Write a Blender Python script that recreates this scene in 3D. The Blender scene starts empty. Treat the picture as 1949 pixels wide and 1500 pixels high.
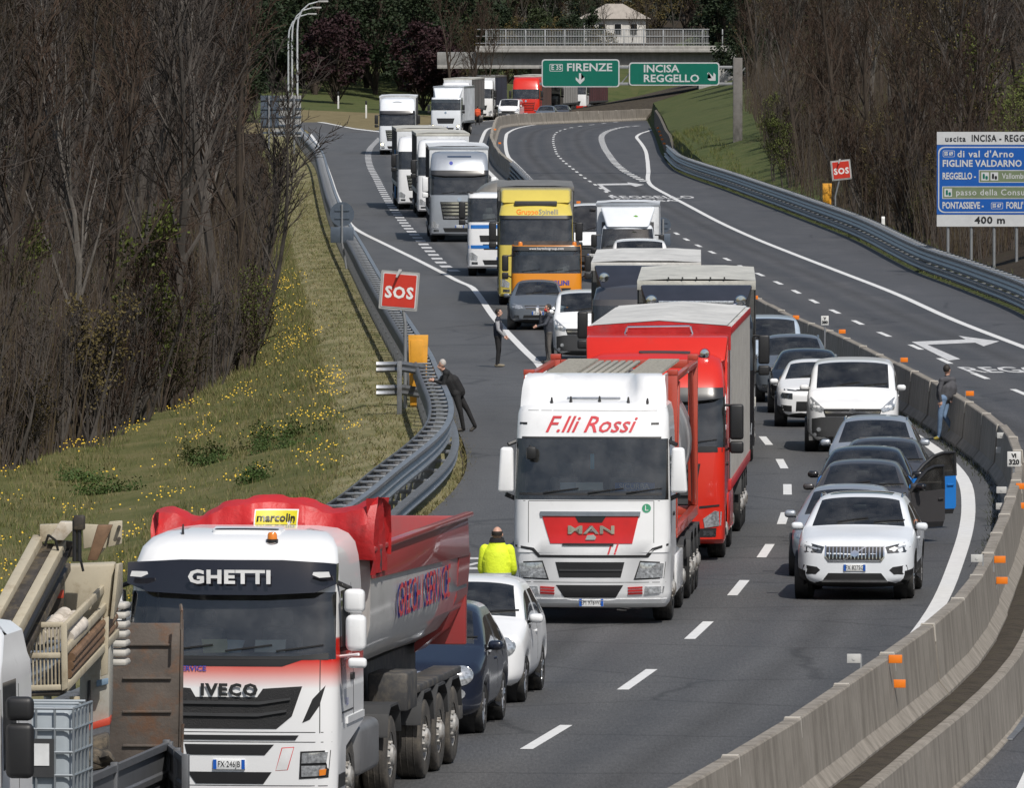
import bpy, bmesh, math, random
import numpy as np
from mathutils import Vector, Matrix
from mathutils.bvhtree import BVHTree
R = math.radians
random.seed(7); rng = np.random.default_rng(7)
SC = bpy.context.scene; COL = SC.collection
# ------------------------------------------------------------------ camera, sky, sun, exposure
F, H, HY, CX = 19820.0, 9.5, 30.0, 974.5
PITCH = math.atan((750 - HY) / F)
cam = bpy.data.cameras.new('camera'); camo = bpy.data.objects.new('camera', cam); COL.objects.link(camo)
camo.location = (0, 0, H); camo.rotation_euler = (math.pi / 2 - PITCH, 0, 0)
cam.sensor_width = 36; cam.lens = F / 1949 * 36; cam.clip_start = 1; cam.clip_end = 6000
SC.camera = camo
SUN_EL, SUN_AZ = R(52), R(154)            # azimuth clockwise from +Y (the viewing direction)
W = bpy.data.worlds.new('World'); SC.world = W; W.use_nodes = True
nt = W.node_tree; bg = nt.nodes['Background']; sky = nt.nodes.new('ShaderNodeTexSky')
sky.sky_type = 'NISHITA'; sky.sun_disc = False; sky.sun_elevation = SUN_EL; sky.sun_rotation = SUN_AZ
sky.air_density = 1.2; sky.dust_density = 2.0
nt.links.new(sky.outputs[0], bg.inputs[0]); bg.inputs[1].default_value = 0.075
sl = bpy.data.lights.new('sun', 'SUN'); sl.energy = 3.6; sl.angle = R(0.6); sl.color = (1, .955, .89)
so = bpy.data.objects.new('sun', sl); COL.objects.link(so)
tosun = Vector((math.sin(SUN_AZ) * math.cos(SUN_EL), math.cos(SUN_AZ) * math.cos(SUN_EL), math.sin(SUN_EL)))
so.rotation_euler = tosun.to_track_quat('Z', 'Y').to_euler()
SC.view_settings.view_transform = 'Standard'; SC.view_settings.look = 'None'
SC.view_settings.exposure = 0.12; SC.view_settings.gamma = 1
# ------------------------------------------------------------------ photo geometry -> ground positions
def P(px, py, z=0.0):
    """ground (or height z) point seen at a photograph position"""
    u = (px - CX) / F; v = -(py - 750) / F
    dy = math.cos(PITCH) + v * math.sin(PITCH); dz = -math.sin(PITCH) + v * math.cos(PITCH)
    t = (z - H) / dz
    return Vector((u * t, dy * t, z))
def pchip(xs, ys):
    xs = np.array(xs, float); ys = np.array(ys, float)
    h = np.diff(xs); d = np.diff(ys) / h; m = np.zeros(len(xs)); m[0] = d[0]; m[-1] = d[-1]
    for i in range(1, len(xs) - 1):
        if d[i-1] * d[i] > 0:
            w1 = 2*h[i] + h[i-1]; w2 = h[i] + 2*h[i-1]
            m[i] = (w1 + w2) / (w1 / d[i-1] + w2 / d[i])
    def f(x):
        x = np.asarray(x, float); i = np.clip(np.searchsorted(xs, x) - 1, 0, len(xs) - 2)
        t = (x - xs[i]) / h[i]
        r = ((2*t**3 - 3*t**2 + 1)*ys[i] + (t**3 - 2*t**2 + t)*h[i]*m[i] + (-2*t**3 + 3*t**2)*ys[i+1] + (t**3 - t**2)*h[i]*m[i+1])
        r = np.where(x < xs[0], ys[0] + m[0]*(x - xs[0]), r)
        return np.where(x > xs[-1], ys[-1] + m[-1]*(x - xs[-1]), r)
    return f
YS = np.arange(60, 1300, 1.0)
class Line:
    """a road line as X(Y), smoothed"""
    def __init__(s, pts, z=0.0, extra=(), win=8):
        w = [P(x, y, z) for x, y in pts]; w = [(p.y, p.x) for p in w] + list(extra); w.sort()
        X = pchip([a for a, b in w], [b for a, b in w])(YS); s.set(X, win)
    def set(s, X, win):
        k = np.hanning(2*win + 3)[1:-1]; k /= k.sum()
        e = np.concatenate([X[0] + (X[1]-X[0])*np.arange(-win, 0), X, X[-1] + (X[-1]-X[-2])*np.arange(1, win+1)])
        s.X = np.convolve(e, k, 'valid')
    def __call__(s, Y): return float(np.interp(Y, YS, s.X))
    def slope(s, Y, e=3.0): return (s(Y+e) - s(Y-e)) / (2*e)
    def off(s, d):
        l = Line.__new__(Line); l.X = s.X + d; return l
BM = Line([(1240,207),(1167,210),(1074,213),(1002,216),(961,219.5),(947,223),(939,241),(935,256),(939,270),(953,291),(976,310),(1019,350),(1064,375),
    (1155,420),(1235,460),(1330,510),(1431,562),(1524,610),(1582,632),(1648,663),(1698,688),(1801,740),(1838,763),(1888,796),(1917,820),(1933,849),(1937,891),
    (1929,932),(1913,982),(1892,1031),(1845,1122),(1795,1168),(1731,1219),(1648,1272),(1558,1337),(1447,1409),(1297,1495)], 1.0)
GF = Line([(590,262),(611,285),(626,330),(643,380),(666,427),(692,470),(720,519),(768,595),(803,648),(818,672),(840,724),(856,760),(859,785),(851,806),
    (808,849),(760,885),(698,938)], 1.1, extra=[(150,-5.0),(120,-8.2),(90,-12.4)])
near = [(P(x, y).y, P(x, y).x) for x, y in [(1774,1172),(1801,1121),(1819,1073),(1835,1025),(1843,983),(1843,953),(1838,921),(1822,895),(1790,863),(1759,841)]]
far = [(y, BM(y) - .9) for y in range(260, 1200, 20)]
R1 = Line([], extra=near + far + [(120, 2.3), (90, -1.2)], win=6)
LDn = [(P(x, y).y, P(x, y).x) for x, y in [(1047,1400),(1220,1290),(1335,1197),(1407,1118),(1457,1050),(1492,986),(1499,933),(1490,885),(1461,843)]]
LD = Line([], extra=LDn + [(y, R1(y) - 3.65) for y in range(280, 1200, 20)] + [(100, -4.2)], win=6)
L1 = Line([(583,245),(600,268),(612,292),(628,335),(640,370),(652,395),(669,429),(744,470),(785,490),(842,519),(881,539),(895,544),(908,558),(941,605),(1000,669),(1028,697),
    ], extra=[(255, 1.05), (235, 1.15)] + [(y, LD(y) - 3.75) for y in (215, 195, 175, 155, 137, 115, 100)], win=4)
DL = Line([(723,262),(707,279),(701,292),(701,302),(705,318),(716,339),(728,363),(740,384),(755,406),(776,433),(797,455),(824,484),(848,507),(863,515)], win=4)
RD = Line([(1925,740),(1797,687),(1744,661),(1686,638),(1637,616),(1591,594),(1550,574),(1511,553),(1476,536),(1443,521),(1413,508),(1385,494),(1357,481),(1330,468),
    (1305,455),(1282,441),(1169,375),(1137,354),(1111,337),(1089,320),(1070,304),(1059,291),(1054,276),(1053,264),(1058,253),(1077,245),(1106,239.5),(1140,235.5)], win=6)
RX = Line([(1224,344),(1208,336),(1187,324),(1165,303),(1154,287),(1146,270),(1145,260),(1152,252),(1167,246),(1187,241.5),(1208,239.5),(1236,238)], win=4)
RE = Line([(1949,661),(1813,608),(1707,560),(1600,518),(1520,487),(1440,455),(1372,424),(1300,386),(1275,373),(1237,350),(1234,324),(1232,303),(1228,285),(1220,272),(1212,262),
    (1218,254.5),(1234,249)], win=3)
R2 = Line([(1853,1491),(1949,1391),(976,307),(968,299),(963,283),(962,268),(964,256),(976,247),(1003,239.5),(1044,234.5),(1095,230.5),(1167,227)],
    extra=[(y, BM(y) + .95) for y in range(170, 520, 25)], win=6)
RR = Line([(1240,247),(1246,259),(1252,276),(1260,296),(1280,320),(1400,368),(1520,414),(1640,463),(1736,514),(1840,554),(1949,600)], extra=[(200, 16.5), (100, 13)], win=6)
NOSE = Line([(722,250),(794,240),(880,233),(950,228),(1020,222),(1080,218)], extra=[(850, -9.8)], win=4)
def sstep(a, b, x):
    t = min(max((x - a) / (b - a), 0), 1); return t*t*(3 - 2*t)
def zR(Y): return -0.85 * (1 - sstep(190, 262, Y))
def road_left(Y):
    a = GF(Y) + .35
    return a if Y < 845 else max(a, NOSE(Y) - .6)
# ------------------------------------------------------------------ materials
MATS = {}
def newmat(name):
    m = bpy.data.materials.new(name); m.use_nodes = True; return m, m.node_tree, m.node_tree.nodes['Principled BSDF']
def noise_node(nt, scale, detail=4, rough=.6, vec=None, mapscale=None):
    tc = nt.nodes.new('ShaderNodeTexCoord'); n = nt.nodes.new('ShaderNodeTexNoise')
    n.inputs['Scale'].default_value = scale; n.inputs['Detail'].default_value = detail; n.inputs['Roughness'].default_value = rough
    src = tc.outputs[vec or 'Object']
    if mapscale:
        mp = nt.nodes.new('ShaderNodeMapping'); mp.inputs['Scale'].default_value = mapscale; nt.links.new(src, mp.inputs[0]); src = mp.outputs[0]
    nt.links.new(src, n.inputs['Vector']); return n
def ramp(nt, src, stops):
    r = nt.nodes.new('ShaderNodeValToRGB'); el = r.color_ramp.elements
    while len(el) < len(stops): el.new(.5)
    for e, (p, c) in zip(el, stops): e.position = p; e.color = (*c, 1)
    nt.links.new(src, r.inputs[0]); return r
def M(name, col, rough=.5, metal=0.0, var=.12, scale=3.0, bump=0.0, bscale=60, coat=0.0, spec=.5, dirt=None, mapscale=None, emit=None, sss=0):
    """plain procedural material: base colour broken up with noise, optional bump and coat"""
    if name in MATS: return MATS[name]
    m, nt, b = newmat(name); L = nt.links.new
    n = noise_node(nt, scale, mapscale=mapscale)
    lo = tuple(max(c*(1-var), 0) for c in col); hi = tuple(min(c*(1+var), 1) for c in col)
    r = ramp(nt, n.outputs[0], [(.3, lo), (.7, hi)]); out = r.outputs[0]
    if dirt:
        n2 = noise_node(nt, dirt[1], 6, .7); r2 = ramp(nt, n2.outputs[0], [(dirt[2], (0, 0, 0)), (dirt[2] + .22, (1, 1, 1))])
        mx = nt.nodes.new('ShaderNodeMix'); mx.data_type = 'RGBA'; mx.inputs[7].default_value = (*dirt[0], 1)
        L(r2.outputs[0], mx.inputs[0]); L(out, mx.inputs[6]); out = mx.outputs[2]
    L(out, b.inputs['Base Color']); b.inputs['Roughness'].default_value = rough; b.inputs['Metallic'].default_value = metal
    b.inputs['Coat Weight'].default_value = coat; b.inputs['Coat Roughness'].default_value = .06; b.inputs['Specular IOR Level'].default_value = spec
    if bump:
        nb = noise_node(nt, bscale, 5, .65); bp = nt.nodes.new('ShaderNodeBump'); bp.inputs['Strength'].default_value = bump; bp.inputs['Distance'].default_value = .02
        L(nb.outputs[0], bp.inputs['Height']); L(bp.outputs[0], b.inputs['Normal'])
    if emit: b.inputs['Emission Color'].default_value = (*emit[0], 1); b.inputs['Emission Strength'].default_value = emit[1]
    MATS[name] = m; return m
def paint(name, col, rough=.28, dirt=.0):
    g = (.16, .14, .12)
    return M('paint_' + name, col, rough, var=.05, scale=1.5, coat=.5, dirt=((tuple(c*.72 + d*.2 for c, d in zip(col, g))), 2.2, .62 - dirt))
def glass_mat():
    m, nt, b = newmat('vehicle_glass'); nt.nodes.remove(b); L = nt.links.new; out = nt.nodes['Material Output']
    tr = nt.nodes.new('ShaderNodeBsdfTransparent'); tr.inputs[0].default_value = (.70, .76, .75, 1)
    df = nt.nodes.new('ShaderNodeBsdfDiffuse'); df.inputs[0].default_value = (.42, .42, .41, 1)
    n = noise_node(nt, 2.3, 5, .65); mr = nt.nodes.new('ShaderNodeMapRange'); mr.inputs[1].default_value = .35; mr.inputs[2].default_value = .75; mr.inputs[3].default_value = .02; mr.inputs[4].default_value = .13; L(n.outputs[0], mr.inputs[0])
    m0 = nt.nodes.new('ShaderNodeMixShader'); L(mr.outputs[0], m0.inputs[0]); L(tr.outputs[0], m0.inputs[1]); L(df.outputs[0], m0.inputs[2])
    gl = nt.nodes.new('ShaderNodeBsdfGlossy'); gl.inputs['Roughness'].default_value = .02; gl.inputs[0].default_value = (1, 1, 1, 1)
    fr = nt.nodes.new('ShaderNodeFresnel'); fr.inputs[0].default_value = 1.85
    mx = nt.nodes.new('ShaderNodeMixShader'); L(fr.outputs[0], mx.inputs[0]); L(m0.outputs[0], mx.inputs[1]); L(gl.outputs[0], mx.inputs[2]); L(mx.outputs[0], out.inputs[0])
    return m
GLASS = glass_mat()
DARKGLASS = M('tinted_glass', (.012, .014, .016), .05, var=.1, coat=.3)
RUBBER = M('tyre_rubber', (.018, .018, .018), .85, bump=.2, bscale=40, dirt=((.07, .062, .052), 5, .5))
RUBDIRTY = M('dusty_tyre', (.055, .05, .045), .9, bump=.3, bscale=40, dirt=((.12, .105, .085), 4, .45))
BLACK = M('black_plastic', (.016, .016, .017), .5, bump=.05, bscale=200)
DGREY = M('dark_grey_plastic', (.045, .046, .048), .55)
CHROME = M('chrome', (.72, .73, .75), .12, 1.0)
ALLOY = M('alloy_rim', (.42, .42, .43), .35, .8, dirt=((.1, .09, .08), 9, .5))
STEELRIM = M('steel_rim', (.42, .41, .39), .5, .3, dirt=((.16, .13, .1), 8, .45))
CHASSIS = M('chassis_paint', (.05, .05, .052), .6, dirt=((.13, .115, .095), 4, .45))
LAMP = M('headlamp_lens', (.5, .52, .54), .12, .55, var=.5, scale=22, coat=.8)
LAMPDK = M('dark_headlamp', (.06, .065, .07), .1, .4, var=.7, scale=22, coat=1)
AMBER = M('amber_lens', (.75, .22, .02), .25, coat=.5)
REDL = M('red_lens', (.45, .02, .02), .25, coat=.5)
PLATEW = M('plate_white', (.72, .73, .73), .4); PLATEB = M('plate_blue', (.01, .09, .42), .4); PLATEK = M('plate_letters', (.02, .02, .02), .5)
SEATM = M('seat_cloth', (.09, .09, .092), .9, var=.4, scale=6); DASH = M('dashboard', (.06, .06, .062), .7, var=.4, scale=5)
STEEL = M('galvanised_steel', (.33, .345, .365), .42, .75, var=.2, scale=2.5, bump=.05, bscale=30, dirt=((.17, .16, .15), 3, .55))
STEELD = M('weathered_shaded_steel', (.20, .21, .225), .55, .55, var=.2, scale=3, dirt=((.11, .09, .075), 4, .5))
# ------------------------------------------------------------------ mesh helpers
def link(o, parent=None):
    COL.objects.link(o)
    if parent is not None: o.parent = parent
    return o
def mk(name, bm, mat, parent=None, smooth=35):
    me = bpy.data.meshes.new(name); bm.normal_update(); bm.to_mesh(me); bm.free()
    for m in (mat if isinstance(mat, (list, tuple)) else [mat]): me.materials.append(m)
    if smooth:
        me.shade_smooth() if hasattr(me, 'shade_smooth') else None
        me.set_sharp_from_angle(angle=R(smooth))
    return link(bpy.data.objects.new(name, me), parent)
def mkpy(name, v, f, mat, parent=None, smooth=0):
    me = bpy.data.meshes.new(name); me.from_pydata(v, [], f)
    for m in (mat if isinstance(mat, (list, tuple)) else [mat]): me.materials.append(m)
    if smooth: me.shade_smooth(); me.set_sharp_from_angle(angle=R(smooth))
    return link(bpy.data.objects.new(name, me), parent)
def tag(o, label, cat=None, group=None, kind=None):
    o['label'] = label
    if cat: o['category'] = cat
    if group: o['group'] = group
    if kind: o['kind'] = kind
    return o
def empty(name, loc=(0, 0, 0), rz=0.0):
    o = bpy.data.objects.new(name, None); o.empty_display_size = .2; o.location = loc; o.rotation_euler = (0, 0, rz); return link(o)
def inst(src, name, parent, loc=(0, 0, 0), rz=0.0, scale=None):
    o = bpy.data.objects.new(name, src.data if hasattr(src, 'data') else src); o.location = loc; o.rotation_euler = (0, 0, rz)
    if scale: o.scale = scale
    return link(o, parent)
def box(bm, x0, x1, y0, y1, z0, z1, bev=0.0, seg=2, taper=None):
    vs = [bm.verts.new(p) for p in [(x0,y0,z0),(x1,y0,z0),(x1,y1,z0),(x0,y1,z0),(x0,y0,z1),(x1,y0,z1),(x1,y1,z1),(x0,y1,z1)]]
    fs = [bm.faces.new([vs[i] for i in q]) for q in [(3,2,1,0),(4,5,6,7),(0,1,5,4),(1,2,6,5),(2,3,7,6),(3,0,4,7)]]
    if bev:
        es = list({e for f in fs for e in f.edges}); bmesh.ops.bevel(bm, geom=es, offset=bev, segments=seg, affect='EDGES', profile=.5)
    return vs
def hull8(bm, pts, bev=0.0, seg=2):
    vs = [bm.verts.new(p) for p in pts]
    fs = [bm.faces.new([vs[i] for i in q]) for q in [(3,2,1,0),(4,5,6,7),(0,1,5,4),(1,2,6,5),(2,3,7,6),(3,0,4,7)]]
    if bev: bmesh.ops.bevel(bm, geom=list({e for f in fs for e in f.edges}), offset=bev, segments=seg, affect='EDGES', profile=.5)
def tube(bm, p0, p1, r0, r1=None, n=8, caps=True):
    r1 = r0 if r1 is None else r1; p0 = Vector(p0); p1 = Vector(p1); d = p1 - p0
    if d.length < 1e-6: return
    q = d.to_track_quat('Z', 'Y'); ra = []; rb = []
    for i in range(n):
        a = 2*math.pi*i/n; v = q @ Vector((math.cos(a), math.sin(a), 0)); ra.append(bm.verts.new(p0 + v*r0)); rb.append(bm.verts.new(p1 + v*r1))
    for i in range(n): bm.faces.new((ra[i], ra[(i+1) % n], rb[(i+1) % n], rb[i]))
    if caps: bm.faces.new(ra[::-1]); bm.faces.new(rb)
def polytube(bm, pts, r, n=6):
    for a, b in zip(pts[:-1], pts[1:]): tube(bm, a, b, r, r, n)
def lathe(bm, prof, n=24, axis='x', cx=0, cy=0, cz=0):
    """profile (radius, along-axis) revolved about an axis"""
    rings = []
    for r, h in prof:
        ring = []
        for i in range(n):
            a = 2*math.pi*i/n; c, s = math.cos(a)*r, math.sin(a)*r
            ring.append(bm.verts.new((cx+h, cy+c, cz+s) if axis == 'x' else ((cx+c, cy+h, cz+s) if axis == 'y' else (cx+c, cy+s, cz+h))))
        rings.append(ring)
    for A, B in zip(rings[:-1], rings[1:]):
        for i in range(n): bm.faces.new((A[i], A[(i+1) % n], B[(i+1) % n], B[i]))
    return rings
def prism(bm, outline, f0, f1):
    """closed outline (list of 2-tuples); f0,f1 map a 2-tuple to the front and back 3-D points"""
    a = [bm.verts.new(f0(p)) for p in outline]; b = [bm.verts.new(f1(p)) for p in outline]; n = len(a)
    bm.faces.new(a); bm.faces.new(b[::-1])
    for i in range(n): bm.faces.new((a[i], b[i], b[(i+1) % n], a[(i+1) % n]))
def rrect(x0, x1, z0, z1, r, n=4):
    o = []
    for cx, cz, a0 in [(x1-r, z0+r, -90), (x1-r, z1-r, 0), (x0+r, z1-r, 90), (x0+r, z0+r, 180)]:
        for i in range(n+1): a = R(a0 + 90*i/n); o.append((cx + r*math.cos(a), cz + r*math.sin(a)))
    return o
def mirx(pts): return [(-x, z) for x, z in pts][::-1]
def text_mesh(s, size, bold=0.0, shear=0.0, sx=1.0, align='CENTER', spacing=1.0):
    c = bpy.data.curves.new('lettering', 'FONT'); c.body = s; c.size = size; c.offset = bold; c.shear = shear
    c.align_x = align; c.align_y = 'CENTER'; c.resolution_u = 2; c.space_character = spacing
    o = bpy.data.objects.new('lettering', c); me = bpy.data.meshes.new_from_object(o)
    v = [(p.co.x*sx, p.co.y) for p in me.vertices]; f = [tuple(q.vertices) for q in me.polygons]
    bpy.data.objects.remove(o); bpy.data.curves.remove(c); bpy.data.meshes.remove(me); return v, f
def text_on(name, s, size, fn, mat, parent, bold=0.0, shear=0.0, sx=1.0, align='CENTER', spacing=1.0):
    v, f = text_mesh(s, size, bold, shear, sx, align, spacing)
    return mkpy(name, [tuple(fn(p)) for p in v], f, mat, parent)
class Surf:
    """something to stick panels, lamps and lettering on: casts rays along an axis onto a mesh"""
    def __init__(s, verts, faces): s.b = BVHTree.FromPolygons(verts, faces)
    def hit(s, axis, a, b, side=1):
        if axis == 'y': o, d = Vector((a, -6, b)), Vector((0, 1, 0))
        elif axis == 'x': o, d = Vector((6*side, a, b)), Vector((-side, 0, 0))
        else: o, d = Vector((a, b, 9)), Vector((0, 0, -1))
        h = s.b.ray_cast(o, d)[0]
        if h is None:
            p = {'y': Vector((a, 0, b)), 'x': Vector((side*1.2, a, b)), 'z': Vector((a, b, 3))}[axis]
            h = s.b.find_nearest(p)[0]
            h = {'y': Vector((a, h.y, b)), 'x': Vector((h.x, a, b)), 'z': Vector((a, b, h.z))}[axis]
        return h
OUTN = {'y': lambda s: Vector((0, -1, 0)), 'x': lambda s: Vector((s, 0, 0)), 'z': lambda s: Vector((0, 0, 1))}
def decal(name, outline, surf, mat, parent, axis='y', side=1, thick=.01, grid=.1, deep=.02, smooth=40, bulge=0.0):
    """a panel with thickness laid on a curved body: outline in the projection plane"""
    bm = bmesh.new()
    vs = [bm.verts.new((a, b, 0)) for a, b in outline]; f = bm.faces.new(vs); f.normal_update()
    if f.normal.z < 0: bmesh.ops.reverse_faces(bm, faces=[f])
    A = [a for a, b in outline]; B = [b for a, b in outline]
    for lo, hi, no in ((min(A), max(A), (1, 0, 0)), (min(B), max(B), (0, 1, 0))):
        k = int((hi - lo) / grid)
        for i in range(1, k + 1):
            t = lo + (hi - lo)*i/(k + 1); co = (t, 0, 0) if no[0] else (0, t, 0)
            bmesh.ops.bisect_plane(bm, geom=bm.verts[:] + bm.edges[:] + bm.faces[:], plane_co=co, plane_no=no)
    nrm = OUTN[axis](side)
    v2 = {v: v.co.copy() for v in bm.verts}; base = {}
    for v in bm.verts: base[v] = surf.hit(axis, v2[v].x, v2[v].y, side)
    verts = bm.verts[:]; faces = bm.faces[:]
    bound = [e for e in bm.edges if e.is_boundary]
    loops = [(e.verts[0], e.verts[1], e.link_faces[0]) for e in bound]
    low = {}
    for v in {w for e in bound for w in e.verts}:
        low[v] = bm.verts.new(base[v] - nrm*deep)
    ca, cb = sum(A)/len(A), sum(B)/len(B); ra = max(1e-6, (max(A)-min(A))/2); rb = max(1e-6, (max(B)-min(B))/2)
    for v in verts:
        q = v2[v]; k = max(0, 1 - ((q.x-ca)/ra)**2) * max(0, 1 - ((q.y-cb)/rb)**2)
        v.co = base[v] + nrm*(thick + bulge*k)
    for a, b, fc in loops:
        try: bm.faces.new((a, b, low[b], low[a]))
        except ValueError: pass
    bmesh.ops.recalc_face_normals(bm, faces=bm.faces)
    return mk(name, bm, mat, parent, smooth)
def text_decal(name, s, size, cx, cz, surf, mat, parent, axis='y', side=1, off=.012, **k):
    n = OUTN[axis](side); flip = -1 if (axis == 'x' and side < 0) else 1
    return text_on(name, s, size, lambda p: surf.hit(axis, cx + flip*p[0], cz + p[1], side) + n*off, mat, parent, **k)
# ------------------------------------------------------------------ ground materials
def asphalt(name, c0, c1, patch, shoulder):
    """asphalt with aggregate grain, wheel tracks and an oil streak per lane (lane_u = metres from the lane line), stains and cracks"""
    m, nt, b = newmat(name); L = nt.links.new
    n1 = noise_node(nt, 1.0, 5, .6, mapscale=(.55, .035, 1)); r1 = ramp(nt, n1.outputs[0], [(.3, c0), (.72, c1)])
    n2 = noise_node(nt, 26, 4, .85, mapscale=(1, .1, 1)); r2 = ramp(nt, n2.outputs[0], [(.3, (.6, .6, .6)), (.7, (1.4, 1.4, 1.4))])
    n3 = noise_node(nt, .5, 7, .7, mapscale=(1, .22, 1)); r3 = ramp(nt, n3.outputs[0], [(.5, (1, 1, 1)), (.66, patch)])
    at_ = nt.nodes.new('ShaderNodeAttribute'); at_.attribute_name = 'lane_u'; nw = noise_node(nt, .35, 4, .6, mapscale=(1, .3, 1))
    wob = nt.nodes.new('ShaderNodeMath'); wob.operation = 'MULTIPLY_ADD'; L(nw.outputs[0], wob.inputs[0]); wob.inputs[1].default_value = .5; L(at_.outputs['Fac'], wob.inputs[2])
    mr = nt.nodes.new('ShaderNodeMapRange'); mr.inputs[1].default_value = -6.75; mr.inputs[2].default_value = 5.25; L(wob.outputs[0], mr.inputs[0])
    def g(v): return (v, v, v)
    def u(x): return (x + 7)/12
    r4 = ramp(nt, mr.outputs[0], [(u(-4.3), g(shoulder)), (u(-3.6), g(1.0)), (u(-2.75), g(.8)), (u(-2.3), g(1.06)), (u(-1.85), g(.7)), (u(-1.4), g(1.06)), (u(-.95), g(.8)), (u(0), g(1.1)), (u(.95), g(.84)), (u(1.4), g(1.06)), (u(1.85), g(.76)), (u(2.3), g(1.06)), (u(2.75), g(.84)), (u(3.7), g(1.08))])
    vo = nt.nodes.new('ShaderNodeTexVoronoi'); vo.feature = 'DISTANCE_TO_EDGE'; vo.inputs['Scale'].default_value = .22; tc = nt.nodes.new('ShaderNodeTexCoord'); nz = noise_node(nt, 1.2, 5, .6); ad = nt.nodes.new('ShaderNodeMix'); ad.data_type = 'VECTOR'; ad.inputs[0].default_value = .3; L(tc.outputs['Object'], ad.inputs[4]); L(nz.outputs['Color'], ad.inputs[5]); L(ad.outputs[1], vo.inputs['Vector'])
    r5 = ramp(nt, vo.outputs['Distance'], [(.0, g(.45)), (.006, g(.6)), (.014, g(1))])
    def mul(a, bb, f=1.0):
        x = nt.nodes.new('ShaderNodeMix'); x.data_type = 'RGBA'; x.blend_type = 'MULTIPLY'; x.inputs[0].default_value = f; L(a, x.inputs[6]); L(bb, x.inputs[7]); return x.outputs[2]
    L(mul(mul(mul(mul(r1.outputs[0], r2.outputs[0]), r3.outputs[0]), r4.outputs[0]), r5.outputs[0], .7), b.inputs['Base Color'])
    rr = ramp(nt, mr.outputs[0], [(u(-2.75), g(.66)), (u(-1.85), g(.85)), (u(-.95), g(.68)), (u(0), g(.85)), (u(.95), g(.7)), (u(1.85), g(.85)), (u(2.75), g(.7))]); L(rr.outputs[0], b.inputs['Roughness'])
    bp = nt.nodes.new('ShaderNodeBump'); bp.inputs['Strength'].default_value = .5; bp.inputs['Distance'].default_value = .012
    L(n2.outputs[0], bp.inputs['Height']); L(bp.outputs[0], b.inputs['Normal']); return m
ASPH = asphalt('asphalt', (.068, .068, .069), (.086, .086, .087), (.82, .82, .83), 1.12)
ASPH2 = asphalt('older_asphalt', (.054, .0545, .058), (.07, .07, .074), (1.25, 1.22, 1.2), 1.1)
LINEP = M('road_paint', (.66, .66, .65), .7, var=.1, scale=5, dirt=((.34, .335, .33), 2.5, .6))
LINEW = M('worn_road_paint', (.55, .55, .55), .75, var=.15, scale=6, dirt=((.16, .16, .165), 4, .52))
def multi(name, stops, scale, rough=.95, bump=.5, bscale=14, mapscale=None, detail=8):
    m, nt, b = newmat(name); L = nt.links.new
    n = noise_node(nt, scale, detail, .68, mapscale=mapscale); r = ramp(nt, n.outputs[0], stops); L(r.outputs[0], b.inputs['Base Color']); b.inputs['Roughness'].default_value = rough
    b.inputs['Specular IOR Level'].default_value = .2
    nb = noise_node(nt, bscale, 6, .7); bp = nt.nodes.new('ShaderNodeBump'); bp.inputs['Strength'].default_value = bump; bp.inputs['Distance'].default_value = .1
    L(nb.outputs[0], bp.inputs['Height']); L(bp.outputs[0], b.inputs['Normal']); return m
MOWN = multi('mown_verge', [(.3, (.085, .095, .035)), (.45, (.17, .16, .075)), (.6, (.26, .23, .13)), (.75, (.14, .135, .06))], .9, mapscale=(1, .28, 1))
MEADOW = multi('meadow_grass', [(.3, (.07, .08, .025)), (.5, (.11, .11, .04)), (.65, (.16, .14, .065)), (.8, (.085, .1, .03))], .7, mapscale=(1, .35, 1))
LITTER = multi('leaf_litter', [(.3, (.025, .019, .013)), (.55, (.045, .034, .023)), (.75, (.03, .032, .014))], .8)
BANKG = multi('bank_grass', [(.3, (.045, .065, .02)), (.5, (.075, .09, .03)), (.7, (.1, .1, .04))], .6)
DRYG = multi('dry_grass', [(.3, (.12, .1, .05)), (.6, (.2, .165, .09)), (.8, (.1, .1, .04))], .8)
DIRT = multi('gutter_dirt', [(.3, (.03, .026, .02)), (.55, (.07, .058, .045)), (.75, (.05, .052, .02))], 3.0)
def concrete_mat(name, col, dark):
    m, nt, b = newmat(name); L = nt.links.new
    n1 = noise_node(nt, 3.0, 6, .7); r1 = ramp(nt, n1.outputs[0], [(.3, tuple(c*.75 for c in col)), (.7, col)])
    n2 = noise_node(nt, 2.2, 6, .75, mapscale=(1, 1, .12)); r2 = ramp(nt, n2.outputs[0], [(.42, (1, 1, 1)), (.75, dark)])
    x = nt.nodes.new('ShaderNodeMix'); x.data_type = 'RGBA'; x.blend_type = 'MULTIPLY'; x.inputs[0].default_value = 1
    L(r1.outputs[0], x.inputs[6]); L(r2.outputs[0], x.inputs[7]); L(x.outputs[2], b.inputs['Base Color']); b.inputs['Roughness'].default_value = .9
    nb = noise_node(nt, 45, 5, .7); bp = nt.nodes.new('ShaderNodeBump'); bp.inputs['Strength'].default_value = .3; bp.inputs['Distance'].default_value = .01
    L(nb.outputs[0], bp.inputs['Height']); L(bp.outputs[0], b.inputs['Normal']); return m
CONC = concrete_mat('barrier_concrete', (.31, .28, .24), (.42, .4, .37)); CONCL = concrete_mat('bridge_concrete', (.42, .41, .39), (.7, .7, .68))
MORTAR = M('joint_mortar', (.44, .41, .36), .9, bump=.2)
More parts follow.
